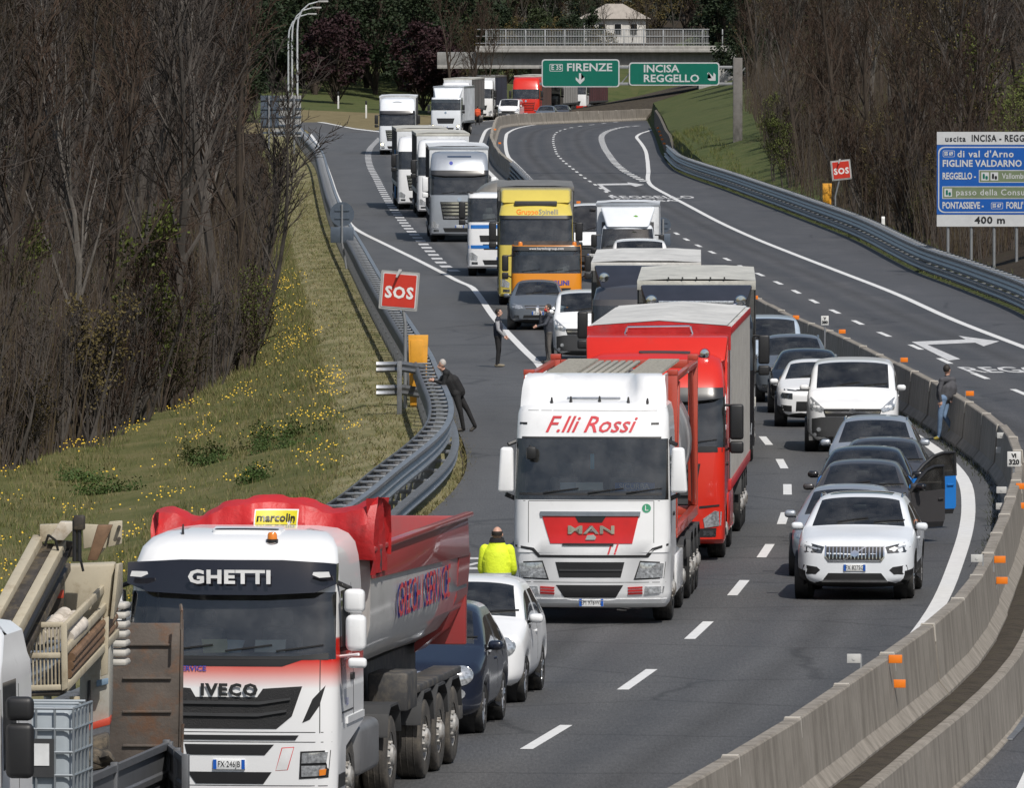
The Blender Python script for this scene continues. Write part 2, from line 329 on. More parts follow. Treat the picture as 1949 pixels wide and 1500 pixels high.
# ------------------------------------------------------------------ terrain: one sheet
def woods_edge_pts():
    pts = [(-160,915),(0,872),(120,838),(250,795),(400,745),(500,708),(512,600),(515,500),(515,400),(517,320),(520,268)]
    return sorted([(P(x, y, -1.0).y, P(x, y, -1.0).x) for x, y in pts])
_we = woods_edge_pts(); WL = Line([], extra=_we, win=6)
def back_rail(Y): return GF(Y) - .52
def gz(X, Y):
    oL = back_rail(Y) - X; oR = X - RR(Y); z = -.14 + min(0, zR(Y)) * (1 if X > BM(Y) - .2 else 0)
    lf = 1 - sstep(780, 860, Y)
    if X < road_left(Y) - .3:
        z = -.03
        if oL > 0: z = -.03 - lf*(.24*min(max(oL - 1.1, 0), 5.5))
        if oL > 16: z += .16*min(oL - 16, 60)*sstep(200, 330, Y)
    elif oR > 0:
        w = sstep(560, 650, Y)
        z = zR(Y) + .03 + (1 - w)*(.3*min(max(oR - 2.2, 0), 60)) + w*(1.55*sstep(.25, .6, oR)*(1 - .3*sstep(650, 760, Y)*0) + .27*min(max(oR - .6, 0), 60))
    if Y > 930 and (X < NOSE(Y) - 2.5 or Y > 1060): z += min((Y - 930)*.026, 12)
    return z
gy = list(np.arange(40, 480, 6.0)) + list(np.arange(480, 1000, 9.0)) + list(np.arange(1000, 1500, 25.0)) + [1600, 1800, 2200, 3000]
lo = [0, .6, 1.2, 1.9, 2.8, 4, 5.5, 7.5, 10, 14, 20, 30, 45, 70, 120, 300]; ro = [.05, .3, .6, 1.2, 2.2, 3.2, 5, 8, 12, 18, 26, 38, 60, 100, 300]
vv, ff, fm = [], [], []
ncol = len(lo) + len(ro) + 5
for Y in gy:
    yy = min(Y, 1290)
    xs = [back_rail(yy) - o for o in lo[::-1]] + [max(road_left(yy) - .32, back_rail(yy) + .02), max(road_left(yy) - .1, back_rail(yy) + .05), BM(yy) - .22, BM(yy) + .1, RR(yy) - .12] + [RR(yy) + o for o in ro]
    xs = list(np.maximum.accumulate(xs))
    for k, X in enumerate(xs):
        z = gz(X, yy)
        if k > 1 and k < len(xs) - 2: z += 0
        vv.append((X, Y, z + (random.uniform(-.05, .05) if (k < len(lo) - 3 or k > len(lo) + 6) else 0)))
for j in range(len(gy) - 1):
    for i in range(ncol - 1):
        a = j*ncol + i; ff.append((a, a+1, a+ncol+1, a+ncol)); Y = gy[j]; X = (vv[a][0] + vv[a+1][0])/2
        if i < len(lo) + 1:
            oL = back_rail(min(Y, 1290)) - X
            if Y > 840: mi = 4 if (Y < 930 or X > NOSE(min(Y, 1290)) - 14) and Y < 960 else 3
            else: mi = 0 if oL < 1.85 else (1 if X > WL(Y) - .6 else 2)
        elif i > len(lo) + 3:
            oR = X - RR(min(Y, 1290)); mi = 3 if (Y > 520 and oR < 16) or oR < 1.8 else 2
        else: mi = 5
        if Y > 1000: mi = 3 if Y < 1150 else 2
        fm.append(mi)
g = mkpy('ground', vv, ff, [MOWN, MEADOW, LITTER, BANKG, DRYG, DIRT], smooth=60)
g.data.polygons.foreach_set('material_index', fm); g['kind'] = 'structure'; g['label'] = 'grassy verges, slopes and wooded ground around the motorway'
# ------------------------------------------------------------------ carriageways
def sheet(name, fl, fr, y0, y1, step, zf, mat, nx=2, lane=None):
    ys = list(np.arange(y0, y1, step)) + [y1]; v, f = [], []
    for Y in ys:
        a, b = fl(Y), fr(Y)
        for i in range(nx): v.append((a + (b-a)*i/(nx-1), Y, zf(Y)))
    for j in range(len(ys)-1):
        for i in range(nx-1): f.append((j*nx+i, j*nx+i+1, (j+1)*nx+i+1, (j+1)*nx+i))
    o = mkpy(name, v, f, mat); at_ = o.data.attributes.new('lane_u', 'FLOAT', 'POINT'); at_.data.foreach_set('value', [q[0] - lane(q[1]) for q in v]); return o
road = sheet('road', road_left, lambda Y: BM(Y) - .2, 60, 1060, 4, lambda Y: 0.0, ASPH, 14, LD); tag(road, 'grey asphalt carriageway full of stopped traffic', kind='structure')
road2 = sheet('road', lambda Y: BM(Y) + (.85 if Y < 262 else .05), lambda Y: RR(Y) + .06, 60, 1060, 4, lambda Y: zR(Y), ASPH2, 14, RD)
tag(road2, 'empty asphalt carriageway curving away on the right', kind='structure')
v = [tuple(P(x, y, -.006)) for x, y in [(740,262),(740,251),(722,250),(640,238),(574,227),(500,216),(430,207),(430,222),(520,236),(583,247),(600,262)]]
ramp_o = mkpy('road', v, [tuple(range(len(v)))[::-1]], ASPH); tag(ramp_o, 'asphalt slip road joining from the far left', kind='structure')
def stripe(name, ln, y0, y1, w, parent, zf, mat=LINEP, step=3.0):
    ys = list(np.arange(y0, y1, step)) + [y1]; v, f = [], []
    for Y in ys:
        s = ln.slope(Y); nx, ny = 1/math.hypot(1, s), -s/math.hypot(1, s); X = ln(Y)
        v += [(X - nx*w/2, Y - ny*w/2, zf(Y)), (X + nx*w/2, Y + ny*w/2, zf(Y))]
    return mkpy(name, v, [(2*j, 2*j+1, 2*j+3, 2*j+2) for j in range(len(ys)-1)], mat, parent)
def dash_mesh(w, l): 
    me = bpy.data.meshes.new('lane_dash'); me.from_pydata([(-w/2,-l/2,0),(w/2,-l/2,0),(w/2,l/2,0),(-w/2,l/2,0)], [], [(0,1,2,3)]); return me
def dashes(ln, y0, y1, w, l, period, parent, zf, mat, name='lane_dash'):
    me = dash_mesh(w, l); me.materials.append(mat); Y = y0
    while Y < y1:
        s = ln.slope(Y, 2); o = inst(me, name, parent, (ln(Y), Y, zf(Y)), -math.atan(s)); Y += period / math.hypot(1, s)
Z1 = lambda Y: .005
Z2 = lambda Y: zR(Y) + .005
stripe('edge_line', R1, 70, 1040, .27, road, Z1); stripe('edge_line', L1, 100, 842, .22, road, Z1)
stripe('edge_line', NOSE, 858, 1030, .22, road, Z1)
dashes(LD, P(1047, 1400).y - 12*4, 330, .17, 4.6, 12.0, road, Z1, LINEP)
dashes(DL, P(863, 515).y, 812, .42, 3.0, 6.4, road, Z1, LINEW, 'merge_dash')
stripe('edge_line', R2, 70, 1000, .25, road2, Z2); stripe('edge_line', RE, 100, 872, .25, road2, Z2)
dashes(RD, P(1797, 687).y - 12*13, 960, .17, 4.5, 12.0, road2, Z2, LINEP)
dashes(RX, P(1224, 344).y, 905, .45, 3.0, 6.0, road2, Z2, LINEP, 'exit_dash')
lp = [(574,227),(620,233.5),(675,244.5),(722,250)]
v = []
for x, y in lp: a = P(x, y - .7, .004); b = P(x, y + .9, .004); v += [tuple(a), tuple(b)]
mkpy('edge_line', v, [(2*i, 2*i+1, 2*i+3, 2*i+2) for i in range(3)], LINEP, ramp_o)
def mark(name, pts, parent, zo=.006, mat=LINEW, z=0.0):
    return mkpy(name, [tuple(P(x, y, z + zo)) for x, y in pts], [tuple(range(len(pts)))[::-1]], mat, parent)
def arrow(parent, pts): 
    bm = bmesh.new(); f = bm.faces.new([bm.verts.new(P(x, y, .007)) for x, y in pts]); bmesh.ops.triangulate(bm, faces=[f]); 
    o = mk('turn_arrow', bm, LINEW, parent, 0); return o
arrow(road2, [(1735,650.5),(1838,646),(1824,639),(1902,649.5),(1872,659),(1856,652),(1765,656),(1828,683.5),(1805,686)])
arrow(road2, [(1136,349.5),(1195,348.5),(1194,346.5),(1226,351),(1210,355),(1200,351.6),(1146,352.3),(1163,364),(1154,364.5)])
def road_text(s, px, py, h, w, slope):
    o = P(px, py); v, f = text_mesh(s, 1.0, .02, align='LEFT'); xs = [p[0] for p in v]; ys = [p[1] for p in v]; W_ = max(xs) - min(xs); H_ = max(ys) - min(ys); a = math.atan(slope)
    q = []
    for x, y in v:
        lx = (x - min(xs))/W_*w; ly = (y - min(ys))/H_*h; q.append((o.x + lx*math.cos(a) + ly*math.sin(a), o.y - lx*math.sin(a) + ly*math.cos(a), .008))
    return mkpy('road_lettering', q, f, LINEW, road2)
road_text('REGGELLO', 1848, 710, 4.6, 4.2, RD.slope(270)); road_text('REGGELLO', 1165, 377.5, 8.0, 4.4, RD.slope(540)); road_text('INCISA', 1192, 383.5, 6.0, 2.7, RD.slope(525))
for pts in ([(868,1062),(924,1061),(924,1064.5),(868,1066)], [(868,1080),(924,1080),(924,1084),(868,1085)], [(880,1077),(905,1071),(924,1070),(924,1073),(908,1074),(890,1078.5)]):
    mark('hatch_mark', pts, road)
# dark skid and repair patches of the near right-hand lane edge
bm = bmesh.new(); box(bm, 0, .28, 0, 6.5, 0, .03, .01)
q = P(1900, 1400, -.84); pt = mk('drain_cover', bm, STEELD, road2); pt.location = (q.x - .12, q.y - 1, -.85); pt.rotation_euler = (0, 0, -.11)
v = [tuple(P(x, y, -.845)) for x, y in [(1893,1395),(1915,1360),(1949,1310),(1949,1318),(1920,1366),(1902,1397)]]
mkpy('patch_edge', v, [tuple(range(6))[::-1]], MORTAR, road2)
# ------------------------------------------------------------------ concrete median barrier: separate cast segments
bar = empty('concrete_barrier', (BM(150), 150, 0)); tag(bar, 'long concrete median barrier of cast segments between the two carriageways', 'barrier')
def seg_mesh(L=6.42):
    prof = [(.30,-.05),(.30,.07),(.165,.24),(.095,1.0),(.075,1.02),(-.075,1.02),(-.095,1.0),(-.165,.24),(-.30,.07),(-.30,-.05)]
    bm = bmesh.new(); ys = [-L/2, -L/2+.012, L/2-.012, L/2]; rows = []
    for k, y in enumerate(ys):
        s = .985 if k in (0, 3) else 1; rows.append([bm.verts.new((x*s, y, z*(s if z > .5 else 1))) for x, z in prof])
    for a, b in zip(rows[:-1], rows[1:]):
        for i in range(len(prof)-1): bm.faces.new((a[i], a[i+1], b[i+1], b[i]))
    bm.faces.new(rows[0]); bm.faces.new(rows[-1][::-1])
    bmesh.ops.recalc_face_normals(bm, faces=bm.faces); n0 = len(bm.faces)
    for sx in (-1, 1):
        hull8(bm, [(sx*.094,-L/2-.05,.78),(sx*.118,-L/2-.05,.78),(sx*.118,-L/2+.05,.78),(sx*.094,-L/2+.05,.78),(sx*.075,-L/2-.06,1.015),(sx*.1,-L/2-.06,1.015),(sx*.1,-L/2+.06,1.015),(sx*.075,-L/2+.06,1.015)])
    box(bm, -.095, .095, -L/2-.06, -L/2+.06, 1.012, 1.035, .006)
    bm.faces.ensure_lookup_table()
    for f in bm.faces[n0:]: f.material_index = 1
    me = bpy.data.meshes.new('barrier_segment'); bm.to_mesh(me); bm.free(); me.materials.append(CONC); me.materials.append(MORTAR); return me
sm = seg_mesh(); Y = 84.0; gate = (P(1019, 350, 1).y, P(976, 310, 1).y)
sins = []
while Y < 985:
    s = BM.slope(Y, 3.2)
    if not (gate[0] < Y < gate[1]):
        o = inst(sm, 'barrier_segment', None, (BM(Y), Y, 0), -math.atan(s)); o.parent = bar; o.matrix_parent_inverse = Matrix.Translation(bar.location).inverted(); o.location.x += random.uniform(-.012, .012); o.rotation_euler.z += random.uniform(-.003, .003); o.location.z = random.uniform(-.012, .012)
        sins.append(o)
    Y += 6.46 / math.hypot(1, s)
# kerb wall and dirt strip down to the lower carriageway
def ribbon(name, ln, y0, y1, step, prof, mat, parent=None, zf=lambda Y: 0, close=False, smooth=35):
    ys = list(np.arange(y0, y1, step)) + [y1]; v, f = [], []; n = len(prof)
    for Y in ys:
        s = ln.slope(Y); nx, ny = 1/math.hypot(1, s), -s/math.hypot(1, s); X = ln(Y)
        for o, z in prof: v.append((X + nx*o, Y + ny*o, z + zf(Y)))
    for j in range(len(ys)-1):
        for i in range(n - (0 if close else 1)): k = (i+1) % n; f.append((j*n+i, j*n+k, (j+1)*n+k, (j+1)*n+i))
    return mkpy(name, v, f, mat, parent, smooth)
kw = ribbon('kerb_wall', BM, 66, 258, 4, [(.3, .0), (.52, .02), (.62, .03), (.75, .03), (.78, 0), (.84, -.8), (.9, -.83), (.95, -1.0)], CONC); tag(kw, 'weathered concrete kerb wall below the median barrier', kind='structure')
ds = ribbon('gutter', BM, 66, 258, 4, [(.28, .03), (.42, .06), (.55, .05), (.64, .035)], DIRT, kw)
# steel gate section in the median
gt = empty('median_gate', (BM(gate[0]), gate[0], 0)); tag(gt, 'dark steel gate section closing a gap in the concrete median', 'barrier')
def child(o, par): o.parent = par; o.matrix_parent_inverse = Matrix.Translation(par.location).inverted(); return o
for z in (.12, .38, .64, .9): child(ribbon('rail', BM, gate[0]-3, gate[1]+1, 5, [(-.16, z), (-.2, z+.05), (-.16, z+.1), (.16, z+.1), (.2, z+.05), (.16, z)], STEELD, close=True), gt)
bm = bmesh.new(); box(bm, -.06, .06, -.06, .06, -.05, 1.12, .01); pm = mk('post', bm, STEELD); Y = gate[0]-3; first = True
while Y < gate[1]:
    o = pm if first else inst(pm, 'post', None); first = False; o.location = (BM(Y), Y, 0); child(o, gt); Y += 6
# ------------------------------------------------------------------ steel guardrails
def rail_set(label, ln, y0, y1, side, ztop, zf, step=2.3, rungs=True):
    """side = +1 when the road lies at +X of the rail"""
    root = empty('guardrail', (ln(y0), y0, 0)); tag(root, label, 'guardrail'); s = side
    def wave(o, z0, z1, n):
        pr = []; 
        for i in range(n*2+1):
            t = i/(n*2); pr.append((o + s*(.04 if i % 2 else -.03), z0 + (z1-z0)*t))
        return [(o - s*.03, z0 - .02)] + pr + [(o - s*.03, z1 + .015), (o - s*.05, z1 + .015)]
    child(ribbon('upper_rail', ln, y0, y1, 3, wave(0, ztop-.46, ztop-.01, 3), STEEL, None, zf, smooth=60), root)
    child(ribbon('top_strip', ln, y0, y1, 3, [(-s*.05, ztop), (s*.07, ztop+.005), (s*.075, ztop-.05)], STEEL, None, zf), root)
    child(ribbon('lower_rail', ln, y0, y1, 3, wave(s*.12, .16, .42, 2), STEEL, None, zf, smooth=60), root)
    child(ribbon('lower_strip', ln, y0, y1, 3, [(s*.02, .43), (s*.18, .435), (s*.185, .40)], STEEL, None, zf), root)
    child(ribbon('rear_rail', ln, y0, y1, 3, [(-s*.46, ztop-.42), (-s*.5, ztop-.36), (-s*.46, ztop-.24), (-s*.5, ztop-.12), (-s*.46, ztop-.02), (-s*.41, ztop), (-s*.41, ztop-.03)], STEELD, None, zf, smooth=60), root)  # rear rail and posts take a darker steel to stand in for shade
    bm = bmesh.new(); box(bm, -.05, .05, -.04, .04, -.3, ztop-.02, .008); pmesh = mk('post', bm, STEELD, smooth=30)
    bm = bmesh.new(); a, b = sorted((-s*.42, -s*.04)); box(bm, a, b, -.075, .075, ztop-.06, ztop-.015, .006)
    box(bm, a + .06, b - .06, -.02, .02, ztop-.3, ztop-.24); smesh = mk('spacer', bm, STEEL, smooth=30)
    bm = bmesh.new(); a, b = sorted((-s*.4, s*.08)); box(bm, a, b, -.05, .05, .33, .40, .006); lmesh = mk('lower_spacer', bm, STEELD, smooth=30)
    Y = y0; k = 0
    while Y < y1 and k < 295:
        sl_ = ln.slope(Y); rz = -math.atan(sl_); nx, ny = 1/math.hypot(1, sl_), -sl_/math.hypot(1, sl_); X = ln(Y); z = zf(Y)
        for me, nm, off in ((pmesh, 'post', -s*.36), (smesh, 'spacer', 0), (lmesh, 'lower_spacer', 0)):
            if nm == 'lower_spacer' and k % 2: continue
            o = me if k == 0 else inst(me, nm, None); o.location = (X + nx*off, Y + ny*off, z); o.rotation_euler = (0, 0, rz); child(o, root)
        Y += step; k += 1
    return root
rail_set('galvanised double guardrail with ladder of spacers beside the grass slope', GF, 122, 800, 1, 1.1, lambda Y: -.02)
GR = RR.off(.12)
rail_set('galvanised guardrail along the outer edge of the empty carriageway', GR, 195, 690, -1, .96, lambda Y: zR(Y), step=2.0)
# crossed beam ends where another guardrail starts behind the left one
ge = P(800, 787, 0); root = empty('guardrail_end', (ge.x - .5, ge.y, 0)); tag(root, 'short grey guardrail end beams sticking out behind the SOS post', 'guardrail')
for z in (.42, .98):
    bm = bmesh.new(); prof = [(0, 0), (.05, .05), (0, .12), (.05, .19), (0, .26)]; ends = []
    for x, yo in ((-.55, -.15), (-.4, -.1), (.1, .3), (.62, 1.2)):
        ends.append([bm.verts.new((x, yo - o, z + h - (.12 if x > .5 else 0))) for o, h in prof])
    for a, b in zip(ends[:-1], ends[1:]):
        for i in range(4): bm.faces.new((a[i], b[i], b[i+1], a[i+1]))
    mk('beam', bm, STEEL, root)
bm = bmesh.new(); box(bm, -.06, .06, -.02, .1, -.5, 1.25, .01); mk('post', bm, STEELD, root)
# ------------------------------------------------------------------ bridge
BY = 965.0
def bx(px): return (px - CX)*BY/F
br = empty('road_bridge', (bx(1100), BY, 0)); tag(br, 'concrete road bridge with mesh parapet crossing above the far traffic', 'bridge')
def bpart(name, x0, x1, y0, y1, z0, z1, mat=CONCL, bev=.03):
    bm = bmesh.new(); box(bm, x0, x1, y0, y1, z0, z1, bev); return child(mk(name, bm, mat), br)
x0, x1 = bx(832), bx(1440); xd = bx(905)
bpart('deck', xd, bx(1394), BY, BY+9, 6.15, 6.5); bpart('kerb', xd, bx(1394), BY+.05, BY+.5, 6.503, 6.75)
bpart('girder', x0, x1, BY+.9, BY+8, 4.95, 6.147, concrete_mat('shaded_girder_concrete', (.3, .3, .29), (.7, .7, .7)), .02); bpart('bottom_flange', x0, x1, BY+.7, BY+8.3, 4.62, 4.947)  # girder colour darkened to hold the shade under the deck overhang
bpart('pier', bx(1012), bx(1034), BY+3, BY+4.5, -1, 4.617); bpart('pier', bx(892), bx(910), BY+3, BY+4.5, -1, 4.617); bpart('abutment', bx(1330), bx(1470), BY+.5, BY+9.5, -1, 4.617)
GALV = M('parapet_steel', (.36, .37, .38), .5, .3)
for i in range(13):
    X = bx(925 + i*37.5)
    if X < bx(1380): bpart('parapet_post', X-.05, X+.05, BY+.15, BY+.25, 6.753, 8.3, GALV, .01)
for z in (6.95, 7.6, 8.24): bpart('parapet_rail', xd, bx(1350), BY+.13, BY+.18, z, z+.07, GALV, .01)
bm = bmesh.new(); X = bx(925)
while X < bx(1350): box(bm, X-.022, X+.022, BY+.2, BY+.22, 6.77, 8.24); X += .15
child(mk('parapet_bars', bm, GALV, smooth=0), br)['kind'] = 'stuff'
# ------------------------------------------------------------------ signs
SIGNBACK = M('sign_back', (.10, .125, .16), .5, .4, var=.1); SIGNBACK2 = M('sign_back_pale', (.36, .36, .35), .55, .2)
SGREEN = M('sign_green', (.0, .125, .085), .35, var=.04); SBLUE = M('sign_blue', (.005, .085, .36), .4, var=.05); SWHITE = M('sign_white', (.52, .53, .54), .45, var=.06)
SRED = M('sign_red', (.52, .035, .02), .4, var=.05); SBROWN = M('sign_brown', (.15, .19, .11), .45); SBLACK = M('sign_black', (.012, .012, .015), .5); YEL = M('sos_yellow', (.68, .32, .03), .45, dirt=((.4, .2, .04), 4, .6))
GREYP = M('galvanised_pole', (.30, .31, .32), .5, .5)
def panel(name, root, x0, x1, z0, z1, y, mat, r=.12, th=.03):
    bm = bmesh.new(); prism(bm, rrect(x0, x1, z0, z1, r), lambda p: (p[0], y, p[1]), lambda p: (p[0], y + th, p[1])); return mk(name, bm, mat, root, 30)
def txt(root, s, h, x, z, y, mat=SWHITE, align='LEFT', bold=.008, sx=1.0, spacing=1.0, name='lettering'):
    return text_on(name, s, h/.7, lambda p: (x + p[0], y, z + p[1]), mat, root, bold=bold, align=align, sx=sx, spacing=spacing)
def poles(root, xs, z1, y, r=.05, z0=-.6):
    for x in xs:
        bm = bmesh.new(); tube(bm, (x, y, z0), (x, y, z1), r, r, 10); mk('pole', bm, GREYP, root)
# overhead gantry
gp = P(1404, 328, .1); root = empty('overhead_gantry', (gp.x, gp.y, 0)); tag(root, 'single-post steel gantry reaching over the right carriageway with two green signs', 'gantry'); k = gp.y / F
bm = bmesh.new(); box(bm, -.28, .28, -.25, .25, -1, 7.0, .03); mk('post', bm, M('corten_post', (.16, .15, .14), .7, .2, dirt=((.1, .09, .08), 2, .5)), root)
for z in (5.35, 6.35):
    bm = bmesh.new(); box(bm, -11.9, .2, -.12, .12, z, z+.16, .01); mk('boom', bm, GREYP, root)
bm = bmesh.new()
for i in range(13): tube(bm, (-11.8 + i*.95, 0, 5.4), (-11.8 + i*.95 + (.9 if i % 2 else -.9)*0 + .85, 0, 6.4), .04, .04, 6)
mk('bracing', bm, GREYP, root)
def gx(px): return (px - 1404)*k
def gzz(py): return H - (py - HY)*k
for (a, b, t, u, nm) in ((1031, 1179, 112, 165, 'F'), (1197, 1369, 118, 162, 'I')):
    panel('sign_border', root, gx(a), gx(b), gzz(u), gzz(t), -.22, SWHITE, .18); panel('sign_face', root, gx(a)+.07, gx(b)-.07, gzz(u)+.07, gzz(t)-.07, -.235, SGREEN, .14, .012)
txt(root, 'FIRENZE', .46, gx(1078), gzz(128), -.24, sx=1.12, bold=.012); txt(root, 'E 35', .28, gx(1049), gzz(128), -.24, sx=.9)
panel('badge_border', root, gx(1046), gx(1071), gzz(135), gzz(121), -.238, SWHITE, .05, .002); panel('badge_face', root, gx(1047), gx(1070), gzz(134), gzz(122), -.2392, SGREEN, .05, .001)
txt(root, 'INCISA', .44, gx(1224), gzz(130.5), -.24, sx=1.1, bold=.012); txt(root, 'REGGELLO', .44, gx(1224), gzz(149), -.24, sx=1.1, bold=.012)
def sign_arrow(cx, cz, s, ang):
    pts = [(-.09, .5), (.09, .5), (.09, -.05), (.36, .18), (.36, -.06), (0, -.42), (-.36, -.06), (-.36, .18), (-.09, -.05)]
    c, n = math.cos(ang), math.sin(ang); bm = bmesh.new(); f = bm.faces.new([bm.verts.new((cx + s*(c*x - n*z), -.24, cz + s*(n*x + c*z))) for x, z in pts]); bmesh.ops.triangulate(bm, faces=[f]); mk('arrow', bm, SWHITE, root, 0)
sign_arrow(gx(1104), gzz(150), .72, 0); sign_arrow(gx(1355), gzz(146), .72, R(45))
# blue exit board
sp = P(1866, 500, 0); sp.y = 384; k = sp.y / F; sx0 = (1783 - CX)*k; root = empty('direction_board', (sx0, sp.y, 0)); tag(root, 'large blue exit board on four poles in front of the right wood', 'sign')
def sz(py): return H - (py - HY)*k
bw = 4.7
for (a, b, m, nm) in ((250, 275, SWHITE, 'title_strip'), (408, 431, SWHITE, 'distance_strip'), (275, 408, SBLUE, 'board')): panel(nm, root, 0, bw, sz(b)+.006, sz(a)-.006, 0, m, .02, .04)
for o, m, y in ((.05, SWHITE, -.004), (.09, SBLUE, -.008)): panel('border', root, o, bw - o, sz(407)+o, sz(276)-o, y, m, .22, .003)
txt(root, 'uscita', .2, .3, sz(264), -.012, SBLACK, bold=.006, spacing=1.15); txt(root, 'INCISA - REGGELLO', .24, 1.27, sz(263), -.012, SBLACK, sx=.8, bold=.008, spacing=1.1)
txt(root, "di val d'Arno", .24, .75, sz(293), -.02, spacing=1.15); txt(root, 'FIGLINE VALDARNO', .24, .2, sz(311), -.02, sx=.9, bold=.01, spacing=1.05)
txt(root, 'REGGELLO -', .24, .2, sz(335), -.02, sx=.66, bold=.01); txt(root, 'PONTASSIEVE -', .24, .2, sz(391), -.02, sx=.66, bold=.01); txt(root, "FORLI'", .24, 2.55, sz(391), -.02, sx=.66, bold=.01)
for x, z, s in ((.22, 292, 'SS 69'), (2.0, 391, 'SS 67')):
    panel('road_badge', root, x, x+.44, sz(z)-.12, sz(z)+.12, -.012, SWHITE, .04, .002); panel('road_badge_face', root, x+.015, x+.425, sz(z)-.105, sz(z)+.105, -.0135, SBLUE, .04, .001); txt(root, s, .13, x+.05, sz(z), -.02, sx=.8)
for x, x2, z in ((1.55, bw-.3, 335), (.2, bw-.3, 366)):
    panel('brown_field_border', root, x, x2, sz(z)-.23, sz(z)+.23, -.012, SWHITE, .01, .002); panel('brown_field', root, x+.025, x2-.025, sz(z)-.205, sz(z)+.205, -.0145, SBROWN, .01, .001)
for x, z, m in ((1.64, 335, SGREEN), (1.98, 335, SBLACK), (.28, 366, SGREEN)):
    panel('pictogram', root, x, x+.28, sz(z)-.15, sz(z)+.15, -.017, SWHITE, .01, .001); panel('pictogram_shape', root, x+.05, x+.13, sz(z)-.1, sz(z)+.1, -.019, m, .035, .001); panel('pictogram_shape', root, x+.15, x+.24, sz(z)-.12, sz(z)+.02, -.019, m, .04, .001)
txt(root, 'Vallombrosa', .21, 2.4, sz(335), -.02, sx=.8, bold=.002); txt(root, 'passo della Consuma', .22, .7, sz(366), -.02, bold=.002, spacing=1.1); txt(root, '400 m', .25, 1.4, sz(419), -.012, SBLACK, sx=1.15, bold=.01, spacing=1.1)
poles(root, (.42, 1.28, 2.12, 2.95, 4.2), sz(260), .1, .055)
# SOS points
def behind(px, off):
    ds_ = [d for d in np.arange(330, 640, .5) if (px - CX)*d/F >= GR(d) + off]
    return ds_[0] if ds_ else 460.0
def sos(root, s, tilt, zc, ts):
    b = bmesh.new(); prism(b, rrect(-s/2-.05, s/2+.05, -s/2-.05, s/2+.05, .03), lambda p: (p[0], 0, p[1]), lambda p: (p[0], .04, p[1])); fr = mk('frame', b, SIGNBACK2, root, 30)
    b = bmesh.new(); prism(b, rrect(-s/2, s/2, -s/2, s/2, .03), lambda p: (p[0], -.012, p[1]), lambda p: (p[0], .01, p[1])); wf = mk('white_edge', b, SWHITE, fr, 30)
    b = bmesh.new(); prism(b, rrect(-s/2+.025, s/2-.025, -s/2+.025, s/2-.025, .02), lambda p: (p[0], -.02, p[1]), lambda p: (p[0], 0, p[1])); rf = mk('red_face', b, SRED, fr, 30)
    text_on('lettering', 'SOS', ts/.7, lambda p: (p[0], -.024, p[1]-.06), M('sign_letter', (.72, .72, .71), .4), fr, bold=.014, sx=.95, spacing=1.14)
    b = bmesh.new(); hull8(b, [(-.12,-.22,s/2-.1),(-.08,-.22,s/2-.1),(.03,.02,s/2+.06),(-.05,.02,s/2+.06),(-.12,-.22,s/2-.07),(-.08,-.22,s/2-.07),(.03,.02,s/2+.1),(-.05,.02,s/2+.1)]); mk('lamp', b, SIGNBACK2, fr)
    fr.location = (-.13 if tilt > 0 else 0, 0, zc); fr.rotation_euler = (0, -tilt, .05); return fr
q = P(773, 787, -.15); root = empty('sos_sign', (q.x, q.y, 0)); tag(root, 'tilted red SOS sign on a pole by the grass slope', 'sign'); kk = q.y / F
sos(root, .84, R(-4.5), H - (553 - HY)*kk, .27); root.children[0].location.x = (760 - 773)*kk
bm = bmesh.new(); tube(bm, (-.02, .06, -.8), (-.02, .06, 2.0), .045, .045, 10); tube(bm, (-.02, .06, 2.0), (-.12, .06, 2.75), .045, .04, 10); mk('pole', bm, GREYP, root)
root = empty('emergency_phone', (q.x + .27, q.y + 1.2, 0)); tag(root, 'yellow emergency phone column behind the left guardrail', 'phone box')
bm = bmesh.new(); hull8(bm, [(-.17,-.14,-.6),(.17,-.14,-.6),(.17,.14,-.6),(-.17,.14,-.6),(-.23,-.16,1.72),(.26,-.16,1.72),(.26,.16,1.72),(-.23,.16,1.72)], .015); mk('column', bm, YEL, root)
bm = bmesh.new(); hull8(bm, [(-.16,-.165,.75),(.12,-.163,.75),(.12,-.13,.75),(-.16,-.13,.75),(-.17,-.178,1.6),(.13,-.178,1.6),(.13,-.14,1.6),(-.17,-.14,1.6)], .006); mk('door', bm, YEL, root)
q = P(1586, 405, 0); q.y = behind(1590, .95); q.x = (1590 - CX)*q.y/F; root = empty('sos_sign', (q.x, q.y, 0)); tag(root, 'small leaning red SOS sign behind the right guardrail', 'sign'); kk = q.y / F
sos(root, .82, R(6), H - (323 - HY)*kk, .27); root.children[0].location.x = (1597 - 1586)*kk
bm = bmesh.new(); tube(bm, (0, .06, -.6), (0, .06, 1.2), .04, .04, 8); tube(bm, (0, .06, 1.2), (.2, .06, H - (340 - HY)*kk), .04, .04, 8); mk('pole', bm, GREYP, root)
pd = behind(1574, .85); root = empty('emergency_phone', ((1574 - CX)*pd/F, pd, 0)); tag(root, 'yellow emergency phone column by the leaning SOS sign on the right', 'phone box')
bm = bmesh.new(); hull8(bm, [(-.16,-.14,-.4),(.16,-.14,-.4),(.16,.14,-.4),(-.16,.14,-.4),(-.22,-.16,1.72),(.22,-.16,1.72),(.22,.16,1.72),(-.22,.16,1.72)], .015); mk('column', bm, YEL, root)
bm = bmesh.new(); box(bm, -.14, .12, -.175, -.13, .8, 1.6, .006); mk('door', bm, YEL, root)
